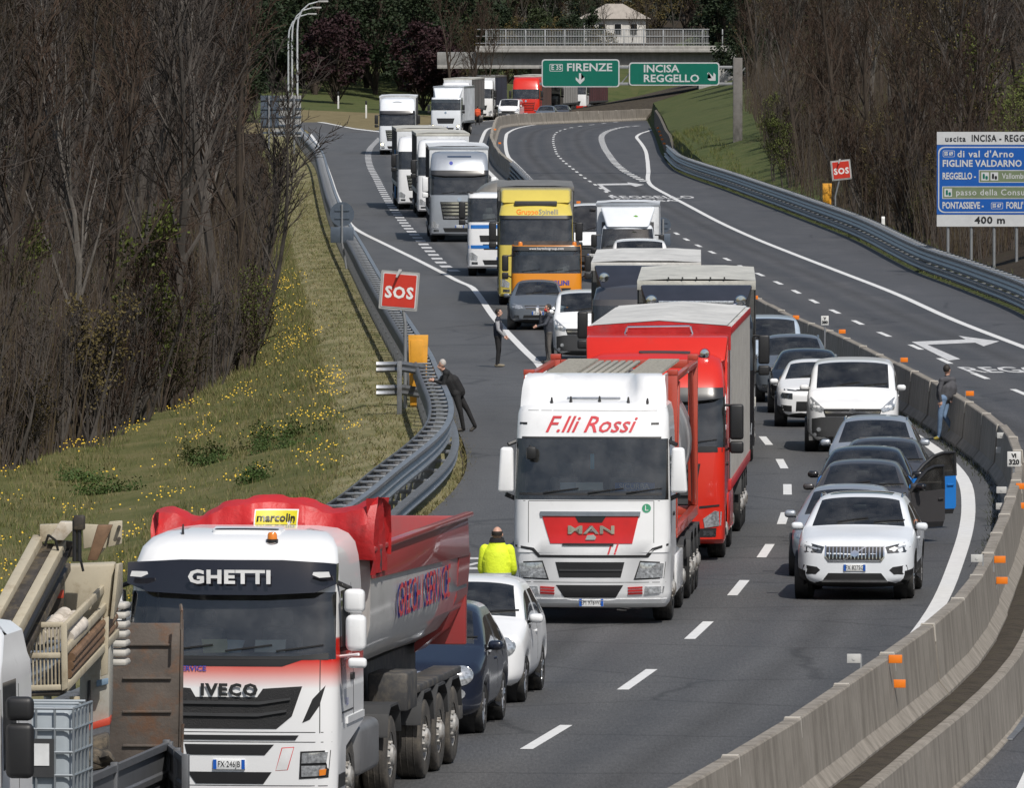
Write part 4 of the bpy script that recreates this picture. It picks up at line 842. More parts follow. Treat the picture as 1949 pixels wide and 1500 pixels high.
while len(pts) < 15000:
    y = 226 + 420*rnd.random()**1.6; a, b = max(-.0505*y - 1, WL(y) - 11), WL(y) - .2 - 2.6*sstep(330, 520, y)
    if b - a < .3: continue
    x = b - (b - a)*rnd.random()**1.3; pts.append((x, y, gz(x, y)))
thicket('brush', 'thin grey brown stems filling the edge of the left wood', pts, STEM, 2.0, 7.5)
pts = []
while len(pts) < 11000:
    y = 395 + 330*rnd.random()**1.2; a, b = RR(y) + 2.2 + 3.5*sstep(500, 700, y), min(.0505*y + 2, RR(y) + 14)
    if b - a < .3: continue
    x = rnd.uniform(a, b); pts.append((x, y, gz(x, y)))
thicket('brush', 'thin brown stems filling the edge of the right wood', pts, STEM, 1.5, 6.5)
# ------------------------------------------------------------------ vehicle builders (local frame: front at y=0, body towards +y, x to the right seen from ahead)
_wheels = {}
def wheel_meshes(r, w, rim, dirty=False, truck=False):
    key = (r, w, rim.name, dirty, truck)
    if key in _wheels: return _wheels[key]
    bm = bmesh.new(); rr = r*(.56 if truck else .66)
    lathe(bm, [(rr, -w/2+.01), (r*.9, -w/2), (r*.97, -w/2+.02), (r, -w/2+.05), (r, w/2-.05), (r*.97, w/2-.02), (r*.9, w/2), (rr, w/2-.01)], 30)
    if truck:
        for o in (-.08, 0, .08): lathe(bm, [(r*1.003, o*w*3-.012), (r*1.012, o*w*3), (r*1.003, o*w*3+.012)], 30)
    t = mk('tyre', bm, RUBDIRTY if dirty else RUBBER); tm = t.data; bpy.data.objects.remove(t)
    bm = bmesh.new()
    if truck:
        lathe(bm, [(rr+.005, w/2-.02), (rr*.93, w/2-.03), (rr*.9, w/2-.07), (rr*.62, w/2-.05), (rr*.5, w/2-.01), (rr*.42, w/2+.03), (rr*.25, w/2+.05), (.001, w/2+.055)], 24)
        for i in range(10): a = i*.6283; c, s = math.cos(a)*rr*.56, math.sin(a)*rr*.56; tube(bm, (w/2-.04, c, s), (w/2+.005, c, s), .018, .018, 6)
        for i in range(8): a = i*.785; c, s = math.cos(a)*rr*.78, math.sin(a)*rr*.78; box(bm, w/2-.062, w/2-.052, c-.03, c+.03, s-.03, s+.03)
    else:
        lathe(bm, [(rr+.004, w/2-.015), (rr*.94, w/2-.02), (rr*.9, w/2-.06), (.02, w/2-.075)], 24); lathe(bm, [(.06, w/2-.07), (.06, w/2-.015), (.001, w/2-.01)], 12)
        for i in range(5):
            a = i*1.2566
            for da in (-.13, .13):
                p0 = (w/2-.03, math.cos(a)*.05, math.sin(a)*.05); p1 = (w/2-.02, math.cos(a+da)*rr*.93, math.sin(a+da)*rr*.93); tube(bm, p0, p1, .022, .018, 5)
    q = mk('rim', bm, rim); qm = q.data; bpy.data.objects.remove(q)
    _wheels[key] = (tm, qm); return tm, qm
def wheel(root, x, y, r=.33, w=.22, rim=None, dirty=False, truck=False, twin=False):
    tm, qm = wheel_meshes(r, w, rim or ALLOY, dirty, truck); s = 1 if x > 0 else -1
    e = inst(tm, 'wheel', root, (x, y, r)); e.rotation_euler = (random.uniform(0, 6), 0, 0 if s > 0 else math.pi); inst(qm, 'rim', e)
    if twin: inst(tm, 'inner_tyre', root, (x - s*(w + .04), y, r))
def lerp_keys(keys, y):
    if y <= keys[0][0]: return keys[0][1]
    for (a, A), (b, B) in zip(keys[:-1], keys[1:]):
        if y <= b: t = (y - a)/(b - a); return [p + (q - p)*t for p, q in zip(A, B)]
    return keys[-1][1]
def split_parts(root, verts, faces, mids, names, mats, sides=('side_window',)):
    out = {}
    for i, nm in enumerate(names):
        groups = {nm: [f for f, m in zip(faces, mids) if m == i]}
        if nm in sides:
            fs = groups.pop(nm); groups = {nm + '|L': [f for f in fs if sum(verts[k][0] for k in f) < 0], nm + '|R': [f for f in fs if sum(verts[k][0] for k in f) >= 0]}
        for g_, fs in groups.items():
            if not fs: continue
            idx = {}; nv = []; nf = []
            for f in fs:
                q = []
                for k in f:
                    if k not in idx: idx[k] = len(nv); nv.append(verts[k])
                    q.append(idx[k])
                nf.append(q)
            out[g_] = mkpy(g_.split('|')[0], nv, nf, mats[i], root, 40)
    return out
def subdiv(v, f, mi, level=2):
    me = bpy.data.meshes.new('cage'); me.from_pydata(v, [], f); me.polygons.foreach_set('material_index', mi)
    for i in range(max(mi) + 1): me.materials.append(None)
    o = bpy.data.objects.new('cage', me); COL.objects.link(o); md = o.modifiers.new('s', 'SUBSURF'); md.levels = level; md.render_levels = level; md.subdivision_type = 'CATMULL_CLARK'
    dg = bpy.context.evaluated_depsgraph_get(); ev = o.evaluated_get(dg); m2 = ev.to_mesh()
    V = [tuple(p.co) for p in m2.vertices]; Fc = [tuple(p.vertices) for p in m2.polygons]; MI = [p.material_index for p in m2.polygons]; ev.to_mesh_clear()
    bpy.data.objects.remove(o); bpy.data.meshes.remove(me); return V, Fc, MI
def place(name, label, cat, px, py, head, group=None, z=0.0, X=None):
    p = P(px, py, z); a = math.atan(head); o = empty(name, (p.x, p.y, z), -a); tag(o, label, cat, group); return o
def plate(root, surf, cx, cz, text, w=.36, h=.11):
    y = surf.hit('y', cx, cz).y - .018; bm = bmesh.new(); box(bm, cx-w/2, cx+w/2, y, y+.03, cz-h/2, cz+h/2, .004); p = mk('number_plate', bm, PLATEW, root)
    for sx in (-1, 1): bm = bmesh.new(); x0 = cx + sx*(w/2 - .022); box(bm, x0-.02, x0+.02, y-.003, y+.01, cz-h/2+.004, cz+h/2-.004); mk('blue_band', bm, PLATEB, p)
    text_on('plate_letters', text, .1, lambda q: (cx + q[0], y - .005, cz + q[1]), PLATEK, p, sx=.72)
def mirror(root, x, y, z, w, h, mat, d=.14):
    s = 1 if x > 0 else -1; bm = bmesh.new(); box(bm, x-w/2, x+w/2, y-d/2, y+d/2, z-h/2, z+h/2, min(w, h, d)*.42, 3); m = mk('mirror', bm, mat, root)
    bm = bmesh.new(); tube(bm, (x - s*w*.3, y, z - h*.3), (x - s*(w*.5 + .1), y + .02, z - h*.45), .022, .03, 6); mk('mirror_arm', bm, BLACK, m)
def seats(root, y, z, hw, n=2, mat=None, trucky=False):
    for i in range(n):
        x = (-.37 + .74*i)*(1.25 if trucky else 1); bm = bmesh.new(); box(bm, x-.24, x+.24, y, y+.14, z, z+.62, .06); box(bm, x-.13, x+.13, y+.02, y+.12, z+.64, z+.84, .045); box(bm, x-.24, x+.24, y-.45, y+.08, z-.12, z+.06, .05); mk('seat', bm, mat or SEATM, root)
def car(name, label, px, py, head, paint_m, L=4.1, Wd=1.76, Ht=1.48, zh0=.80, zc=.98, belt=.92, yc=1.02, yw=1.78, yr=3.35, ye=3.85, yf=.82, ya=None, rw=.33, top=.66, style='plain', cat='car', plate_t=None, lower=BLACK,
        dx=0.0, group='cars stopped in the queue', roofm=None, mirm=None, zb=.2, rim=None, skipdoor=False, rails=False, nose=.62, glass=None, z=0.0, interior=True, lamp=None, bpil=None, sunroof=False, clad=False):
    root = place(name, label, cat, px, py, head, group, z); hw = Wd/2; ya = ya or L - .78; t4 = top + .085; E = 1.02; hwE = hw*E
    up = [(0, [.60, nose-.06, .585, nose-.01, .5, nose+.01, .28, nose+.02, nose+.02]), (.09, [.85, zh0-.15, .8, zh0-.07, .68, zh0-.035, .36, zh0-.02, zh0-.015]), (.34, [.975, zh0-.09, .90, zh0-.005, .74, zh0+.03, .38, zh0+.05, zh0+.055]),
        (yc-.1, [1., zc-.09, .93, zc-.01, .82, zc+.02, .43, zc+.035, zc+.04]), (yc, [1., belt, .94, zc+.015, .85, zc+.03, .45, zc+.055, zc+.065]), (yw, [1., belt+.03, t4+.02, Ht-.16, top+.015, Ht-.065, top*.55, Ht-.02, Ht-.012]), (yw+.35, [1., belt+.035, t4, Ht-.12, top, Ht-.03, top*.55, Ht+.01, Ht+.018]),
        (yr-.3, [1., belt+.06, t4-.01, Ht-.14, top-.01, Ht-.05, top*.55, Ht-.01, Ht]), (yr, [1., belt+.07, t4-.02, Ht-.19, top-.02, Ht-.1, top*.55, Ht-.05, Ht-.045]), (ye, [.97, belt+.06, .86, belt+.1, .74, belt+.12, .4, belt+.13, belt+.13]), (L-.14, [.93, belt-.02, .84, belt+.03, .7, belt+.05, .36, belt+.06, belt+.06]), (L, [.74, belt-.2, .68, belt-.16, .56, belt-.14, .3, belt-.13, belt-.13])]
    aw = rw + .1; az = rw*2 + .03
    lowk = [(0, [.60, zb+.14, .66, .42]), (.09, [.84, zb+.04, .88, .46]), (.34, [.95, zb, .985, .5])]
    for yy in (yf, ya): lowk += [(yy-aw, [.96, zb, 1., .52]), (yy-aw+.07, [.97, az-.12, 1.005, az+.02]), (yy, [.97, az-.02, 1.01, az+.06]), (yy+aw-.07, [.97, az-.12, 1.005, az+.02]), (yy+aw, [.96, zb, 1., .52])]
    lowk += [(L-.3, [.94, zb+.02, .98, .55]), (L-.1, [.88, zb+.06, .93, .55]), (L, [.68, zb+.15, .72, .5])]
    lowk = sorted(lowk); b0 = bpil or (yc + yw)/2 + .95
    ys = sorted({round(k[0], 3) for k in up + lowk} | {round(b0-.05, 3), round(b0+.05, 3), round((yc+yw)/2, 3), round(yr-.12, 3)}); ys = [ys[0]] + [b for a, b in zip(ys[:-1], ys[1:]) if b - a > .025]
    v = []; f = []; mi = []
    for y in ys:
        w1, z1, w2, z2 = lerp_keys(lowk, y); w3, z3, w4, z4, w5, z5, w6, z6, z7 = lerp_keys(up, y); z2 = min(z2, z3 - .05)
        half = [(w1, z1), (w2, z2), (w3, z3), (w4, z4), (w5, z5), (w6, z6)]
        row = [(0, z1)] + half + [(0, z7)] + [(-a, b) for a, b in half[::-1]]
        v += [(a*hwE, y, b) for a, b in row]
    n = 14
    def mid(i, y):
        k = min(i, n - 1 - i)                # strip number, mirrored
        if k == 3-1+0 and False: return 0
        if k == 3 and yc < y < ye - .05 and abs(y - b0) > .05 and y < yr + .25: return 2
        if k in (5, 6) and yc < y < yw: return 1
        if k in (5, 6) and yr < y < ye: return 3
        if k in (4, 5, 6) and yw < y < yr or (roofm and k == 4 and yc < y < ye): return 4
        if k == 0 or (clad and k == 1 and y > .2): return 5
        return 0
    for j in range(len(ys)-1):
        for i in range(n): f.append((j*n+i, (j+1)*n+i, (j+1)*n+(i+1) % n, j*n+(i+1) % n)); mi.append(mid(i, (ys[j]+ys[j+1])/2))
    for base, rev in ((0, False), ((len(ys)-1)*n, True)):
        for i in range(0, 7):
            q = [base+i, base+i+1, base+(n-i-1) % n, base+(n-i) % n]; q = list(dict.fromkeys(q)); f.append(tuple(q if not rev else q[::-1])); mi.append(0)
    V, Fc, MI = subdiv(v, f, mi, 2); surf = Surf(V, Fc)
    split_parts(root, V, Fc, MI, ['body', 'windscreen', 'side_window', 'rear_window', 'roof', 'underbody'], [paint_m, GLASS, glass or GLASS, glass or DARKGLASS, roofm or paint_m, lower])
    for s in (-1, 1):
        for yy in (yf, ya): wheel(root, s*(hw - .115), yy, rw, .215, rim)
        mirror(root, s*(hw + .085), yc + .32, belt + .1, .2, .13, mirm or paint_m)
        for yy in (yf, ya): bm = bmesh.new(); lathe(bm, [(rw+.05, -.2), (rw+.07, .02)], 20, 'x', s*(hw-.13), yy, rw+.01); mk('arch_liner', bm, BLACK, root)
    bm = bmesh.new(); box(bm, -hw*.8, hw*.8, .3, L-.3, zb+.05, .5, .05); mk('underbody_block', bm, BLACK, root)  # dark box added under the body to block light at the raised arches
    if interior:
        bm = bmesh.new(); box(bm, -hw*.82, hw*.82, yc+.02, yc+.45, .6, belt-.02, .04); mk('dashboard', bm, DASH, root); seats(root, yw+.38, .62, hw)
        bm = bmesh.new(); box(bm, -hw*.72, hw*.72, yr-.35, yr-.2, .5, belt+.12, .05); mk('rear_seat', bm, SEATM, root)
        bm = bmesh.new(); lathe(bm, [(.17, -.012), (.185, 0), (.17, .012)], 20, 'y', .36, yc+.5, belt-.02); box(bm, .2, .52, yc+.495, yc+.505, belt-.035, belt-.005); mk('steering_wheel', bm, BLACK, root)
        bm = bmesh.new(); box(bm, -.11, .11, yw-.22, yw-.19, Ht-.24, Ht-.16, .02); mk('rear_view_mirror', bm, BLACK, root)
    Lp = lamp or LAMP; Zl = zh0 - .1; D = lambda nm, o, m, **k: decal(nm, o, surf, m, root, **k)
    def both(nm, o, m, **k): D(nm, o, m, **k); D(nm, mirx(o), m, **k)
    h = hw
    if style == 'xc40':
        both('headlight', [(.53*h, .875), (.92*h, .96), (.955*h, .87), (.88*h, .79), (.57*h, .775)], LAMPDK, thick=.008)
        both('running_light', [(.6*h, .85), (.88*h, .905), (.88*h, .88), (.74*h, .845), (.6*h, .825)], LAMP, thick=.012)
        D('grille', [(-.44*h, .66), (-.5*h, .72), (-.5*h, .88), (.5*h, .88), (.5*h, .72), (.44*h, .66)], BLACK, thick=.004)
        D('grille_frame', [(-.46*h, .635), (.46*h, .635), (.52*h, .71), (.52*h, .895), (.495*h, .895), (.495*h, .72), (.44*h, .655), (-.44*h, .655), (-.495*h, .72), (-.495*h, .895), (-.52*h, .895), (-.52*h, .71)], CHROME, thick=.014)
        for i in range(15): x = (-.44 + .88*i/14)*h; D('grille_bar', [(x-.008, .67), (x+.008, .67), (x+.008, .875), (x-.008, .875)], CHROME, thick=.012)
        D('badge', [(.055*math.cos(a), .77 + .055*math.sin(a)) for a in np.linspace(0, 6.28, 17)[:-1]], CHROME, thick=.024); D('badge_stripe', [(-.2, .66), (-.17, .655), (.2, .88), (.17, .885)], CHROME, thick=.018)
        both('fog_recess', [(.6*h, .5), (.66*h, .55), (.9*h, .58), (.92*h, .5), (.84*h, .43), (.68*h, .43)], BLACK, thick=.006)
        D('lower_intake', [(-.56*h, .33), (.56*h, .33), (.46*h, .45), (-.46*h, .45)], BLACK, thick=.006); D('skid_bar', [(-.58*h, .3), (.58*h, .3), (.56*h, .335), (-.56*h, .335)], CHROME, thick=.02); D('lower_bumper', [(-.9*h, .25), (.9*h, .25), (.9*h, .32), (.62*h, .3), (-.62*h, .3), (-.9*h, .32)], BLACK, thick=.008); plate(root, surf, 0, .54, plate_t or 'FX 827SG')
    elif style == 'fiat':
        both('headlight', [(.72*h + .16*math.cos(a), .80 + .13*math.sin(a)) for a in np.linspace(0, 6.28, 19)[:-1]], LAMP, thick=.012, bulge=.02); both('fog_light', [(.68*h + .1*math.cos(a), .56 + .07*math.sin(a)) for a in np.linspace(0, 6.28, 15)[:-1]], LAMP, thick=.012, bulge=.01)
        D('chrome_whisker', [(-.35*h, .82), (.35*h, .82), (.35*h, .86), (-.35*h, .86)], CHROME, thick=.012); D('badge', [(.06*math.cos(a), .84 + .06*math.sin(a)) for a in np.linspace(0, 6.28, 15)[:-1]], REDL, thick=.02)
        D('lower_intake', [(-.5*h, .34), (.5*h, .34), (.55*h, .48), (-.55*h, .48)], BLACK, thick=.006); plate(root, surf, 0, .6, plate_t or 'FN 402KX')
    elif style == 'c3':
        both('running_light', [(.5*h, .86), (.92*h, .9), (.93*h, .86), (.5*h, .835)], LAMPDK, thick=.01); both('headlight', [(.6*h, .66), (.88*h, .68), (.92*h, .74), (.88*h, .8), (.6*h, .79)], LAMPDK, thick=.012); both('fog_recess', [(.62*h, .36), (.88*h, .38), (.9*h, .52), (.62*h, .5)], BLACK)
        D('grille', [(-.5*h, .84), (.5*h, .84), (.5*h, .875), (-.5*h, .875)], BLACK); D('lower_intake', [(-.52*h, .3), (.52*h, .3), (.5*h, .6), (-.5*h, .6)], BLACK); plate(root, surf, 0, .62, plate_t or 'FV 318TD')
    elif style == 'van':
        both('headlight', [(.62*h, .95), (.68*h, .88), (.93*h, .93), (.98*h, 1.15), (.93*h, 1.2), (.72*h, 1.03)], Lp, thick=.012)
        D('grille', [(-.6*h, .78), (.6*h, .78), (.66*h, .95), (-.66*h, .95)], BLACK, thick=.008); D('grille_bar', [(-.6*h, .85), (.6*h, .85), (.62*h, .9), (-.62*h, .9)], CHROME, thick=.018); D('bumper', [(-.97*h, .26), (.97*h, .26), (.99*h, .72), (.7*h, .77), (-.7*h, .77), (-.99*h, .72)], lower, thick=.014)
        both('fog_light', [(.75*h + .05*math.cos(a), .5 + .05*math.sin(a)) for a in np.linspace(0, 6.28, 11)[:-1]], LAMP, thick=.024); D('badge', [(.07*math.cos(a), .9 + .06*math.sin(a)) for a in np.linspace(0, 6.28, 13)[:-1]], CHROME, thick=.025); plate(root, surf, 0, .58, plate_t or 'FT 551LM')
    else:
        both('headlight', [(.52*h, Zl-.03), (.7*h, Zl-.06), (.92*h, Zl-.02), (.95*h, Zl+.09), (.88*h, Zl+.1), (.6*h, Zl+.05)], Lp, thick=.01, bulge=.01)
        D('grille', [(-.42*h, Zl-.06), (.42*h, Zl-.06), (.48*h, Zl+.05), (-.48*h, Zl+.05)], BLACK, thick=.006); D('grille_bar', [(-.44*h, Zl-.01), (.44*h, Zl-.01), (.44*h, Zl+.012), (-.44*h, Zl+.012)], CHROME, thick=.014); D('badge', [(.05*math.cos(a), Zl + .05*math.sin(a)) for a in np.linspace(0, 6.28, 13)[:-1]], CHROME, thick=.02)
        D('lower_intake', [(-.55*h, .3), (.55*h, .3), (.5*h, .46), (-.5*h, .46)], BLACK, thick=.006); both('fog_light', [(.66*h, .36), (.84*h, .38), (.84*h, .46), (.66*h, .45)], LAMPDK, thick=.008); plate(root, surf, 0, .52, plate_t or 'EW 614PR')
    both('door_handle', [(b0+.12-4, 0)]*0 or [(0, 0)]*0, BLACK) if False else None
    for s in (-1, 1):
        decal('door_handle', rrect(b0-.26, b0-.08, belt-.13, belt-.1, .012, 2), surf, mirm or paint_m, root, 'x', s, thick=.022); decal('sill_trim', rrect(yf+aw+.05, ya-aw-.05, zb+.02, zb+.1, .03, 2), surf, BLACK, root, 'x', s, thick=.012)
        for yy in (yc+.12, b0): decal('door_seam', [(yy, zb+.12), (yy+.009, zb+.12), (yy+.009, belt-.02), (yy, belt-.02)], surf, BLACK, root, 'x', s, thick=.002)
    for x0 in (-.35, .25):
        bm = bmesh.new(); p = [surf.hit('z', x0 + .5*t, yc + .06 + .1*t) + Vector((0, 0, .018)) for t in (0, .5, 1)]; polytube(bm, p, .012, 5); mk('wiper', bm, BLACK, root)
    if rails:
        for s in (-1, 1):
            bm = bmesh.new(); pts = [Vector((s*hw*(top+.03), y, surf.hit('z', s*hw*(top+.03), y).z + o)) for y, o in ((yw+.2, .0), (yw+.4, .045), (yr-.4, .045), (yr-.1, 0))]; polytube(bm, pts, .018, 6); mk('roof_rail', bm, CHROME, root)
    if sunroof: decal('sunroof', rrect(-hw*.55, hw*.55, yw+.22, yw+1.0, .06), surf, DARKGLASS, root, 'z', thick=.004)
    return root, surf
def open_door(root, hw, yh, belt, Ht, L, mat, ang, inner=None, mirm=None):
    """a swung-open front door: panel, window frame, pane, mirror"""
    d = empty('open_door', (hw - .02, yh, 0), -ang); d.parent = root
    def pr(nm, o, x0, x1, m):
        bm = bmesh.new(); prism(bm, o, lambda p: (x0, p[0], p[1]), lambda p: (x1, p[0], p[1])); bmesh.ops.recalc_face_normals(bm, faces=bm.faces); return mk(nm, bm, m, d, 30)
    pr('panel', [(0, .34), (.1, .27), (L-.12, .27), (L, .4), (L, belt+.02), (0, belt)], -.03, .04, mat)
    pr('lower_trim', [(.03, .27), (L-.1, .27), (L-.06, .36), (.03, .38)], .042, .055, BLACK)
    pr('door_card', [(.05, .38), (L-.05, .38), (L-.05, belt-.02), (.05, belt-.03)], -.055, -.032, inner or DASH)
    fr = [(0, belt), (.3, belt+.24), (.55, Ht-.16), (.8, Ht-.1), (L, Ht-.1), (L+.02, belt+.02)]; bm = bmesh.new()
    for a, b in zip(fr[:-1], fr[1:]): tube(bm, (0, a[0], a[1]), (0, b[0], b[1]), .03, .03, 6)
    mk('window_frame', bm, BLACK, d); pr('window', fr, -.004, .004, GLASS); bm = bmesh.new(); box(bm, .05, .07, L-.25, L-.08, belt-.16, belt-.12, .008); mk('handle', bm, mat, d)
    if mirm: mirror(d, .16, .12, belt+.1, .2, .13, mirm)
    return d
# ------------------------------------------------------------------ truck cab: stacked plan sections
def cab(root, levels, body, ws, side, depth=2.25, low=1.12, lowdepth=.86, roofm=None, pillar=None, bumperm=None, zbump=0.0, interior=True, vis=True):
    """levels (z, half width, y of front, corner radius, bulge); ws, side = z ranges of windscreen and side window"""
    v = []; n = 21; f = []; mi = []
    for z, hw, yf, r, bu in levels:
        half = []
        for t in (0, .3, .55, .8, 1): x = t*(hw - r); half.append((x, yf + bu*t*t))
        for a in (35, 65, 90): half.append((hw - r + r*math.sin(R(a)), yf + bu + r*(1 - math.cos(R(a)))))
        dp = lowdepth if z < low else depth
        half += [(hw, max(yf + bu + r + .02, .62 if z >= low else .5)), (hw, 1.38 if z >= low else .68), (hw, dp)]
        row = [(-x, y) for x, y in half[:0:-1]] + half; v += [(x, y, z) for x, y in row]
    for j in range(len(levels)-1):
        z = (levels[j][0] + levels[j+1][0])/2
        for i in range(n):
            k = (i+1) % n; f.append((j*n+i, j*n+k, (j+1)*n+k, (j+1)*n+i)); h = abs(i + .5 - 10); m = 0
            if ws[0] < z < ws[1]: m = 1 if h < 5.6 else (3 if h < 7.5 and pillar else 0)
            if side[0] < z < side[1] and 7.9 < h < 8.9: m = 2
            if z > levels[-1][0] - 1e-6: m = 0
            if zbump and z < zbump: m = 4
            if i == n - 1: m = 0
            mi.append(m)
    f.append(tuple(range(n))[::-1]); mi.append(0); f.append(tuple((len(levels)-1)*n + i for i in range(n))); mi.append(0)
    split_parts(root, v, f, mi, ['cab_body', 'windscreen', 'side_window', 'pillar', 'bumper'], [body, GLASS, GLASS, pillar or body, bumperm or body]); surf = Surf(v, f)
    if interior:
        hw = levels[3][1]; zb = ws[0]
        bm = bmesh.new(); box(bm, -hw*.9, hw*.9, .22, .6, zb-.35, zb+.02, .04); mk('dashboard', bm, DASH, root); seats(root, 1.05, zb-.35, hw, trucky=True)
        bm = bmesh.new(); box(bm, -hw*.93, hw*.93, depth-.2, depth-.12, 1.2, ws[1]+.2); mk('rear_wall', bm, DASH, root)
        bm = bmesh.new(); lathe(bm, [(.2, -.014), (.22, 0), (.2, .014)], 20, 'y', .5, .66, zb+.02); mk('steering_wheel', bm, BLACK, root)
    for x0 in (-.75, -.05, .55):
        bm = bmesh.new(); p = [surf.hit('y', x0 + .55*t, ws[0] + .06 + .07*t) + Vector((0, -.02, 0)) for t in (0, .5, 1)]; polytube(bm, p, .012, 5); mk('wiper', bm, BLACK, root)
    return surf
def truck_mirrors(root, hw, y, z, mat, w=.24, h=.62, low=True):
    for s in (-1, 1):
        bm = bmesh.new(); box(bm, s*(hw+.2)-w/2, s*(hw+.2)+w/2, y-.07, y+.09, z-h/2, z+h/2, .045, 3); m = mk('mirror', bm, mat, root)
        if low: bm = bmesh.new(); box(bm, s*(hw+.2)-w/2, s*(hw+.2)+w/2, y-.07, y+.09, z-h/2-.24, z-h/2-.03, .04, 3); mk('wide_mirror', bm, mat, m)
        bm = bmesh.new(); polytube(bm, [(s*(hw-.03), y+.1, z+h/2-.02), (s*(hw+.2), y+.05, z+h/2-.03)], .025, 6); polytube(bm, [(s*(hw-.03), y+.1, z-h/2-.2), (s*(hw+.2), y+.05, z-h/2-.1)], .025, 6); mk('mirror_arm', bm, BLACK, m)
def chassis(root, y0, y1, z=.75, w=.42):
    bm = bmesh.new(); [box(bm, s*w-.04, s*w+.04, y0, y1, z, z+.26, .01) for s in (-1, 1)]
    y = y0 + .3
    while y < y1: box(bm, -w, w, y, y+.1, z+.05, z+.2); y += 1.4
    mk('chassis', bm, CHASSIS, root)
def tractor_bits(root, wy=(1.42, 5.0), rim=STEELRIM, dirty=False, body=None, end=6.0):
    chassis(root, .7, end)
    for s in (-1, 1):
        wheel(root, s*1.06, wy[0], .5, .31, rim, dirty, True)
        for y in wy[1:]: wheel(root, s*1.06, y, .5, .31, rim, dirty, True, True)
        for y in wy[1:]:
            bm = bmesh.new(); prof = [(-.6, .75), (-.5, 1.0), (-.3, 1.1), (.3, 1.1), (.5, 1.0), (.6, .75)]
            for a, b in zip(prof[:-1], prof[1:]): hull8(bm, [(s*.7, y+a[0], a[1]), (s*1.25, y+a[0], a[1]), (s*1.25, y+b[0], b[1]), (s*.7, y+b[0], b[1]), (s*.7, y+a[0], a[1]+.03), (s*1.25, y+a[0], a[1]+.03), (s*1.25, y+b[0], b[1]+.03), (s*.7, y+b[0], b[1]+.03)])
            mk('mudguard', bm, DGREY, root)
        bm = bmesh.new(); box(bm, s*.98-.25, s*.98+.25, 2.2, 3.9, .42, 1.05, .1, 3); mk('fuel_tank' if s < 0 else 'side_box', bm, M('tank_grey', (.2, .2, .205), .5, .4), root)
        bm = bmesh.new(); box(bm, s*1.16-.05, s*1.16+.05, .92, 1.9, 1.08, 1.16, .02); mk('arch_trim', bm, body or DGREY, root)
    bm = bmesh.new(); lathe(bm, [(.001, 0), (.45, 0), (.45, .08), (.001, .09)], 20, 'z', 0, wy[1]-.1, 1.06); mk('fifth_wheel', bm, CHASSIS, root)
def trailer_wheels(root, ys, rim=STEELRIM, dirty=False, guards=True):
    for s in (-1, 1):
        for y in ys:
            wheel(root, s*1.05, y, .5, .36, rim, dirty, True)
            if guards:
                bm = bmesh.new(); prof = [(-.6, .7), (-.52, .95), (-.3, 1.08), (.3, 1.08), (.52, .95), (.6, .7)]
                for a, b in zip(prof[:-1], prof[1:]): hull8(bm, [(s*.85, y+a[0], a[1]), (s*1.25, y+a[0], a[1]), (s*1.25, y+b[0], b[1]), (s*.85, y+b[0], b[1]), (s*.85, y+a[0], a[1]+.03), (s*1.25, y+a[0], a[1]+.03), (s*1.25, y+b[0], b[1]+.03), (s*.85, y+b[0], b[1]+.03)])
                mk('mudguard', bm, DGREY, root)
def tarp(name, col, rough=.55): return M(name, col, rough, var=.18, scale=1.2, bump=.7, bscale=6, dirt=(tuple(c*.6 + .03 for c in col), 1.6, .52), mapscale=(1, .5, .35))
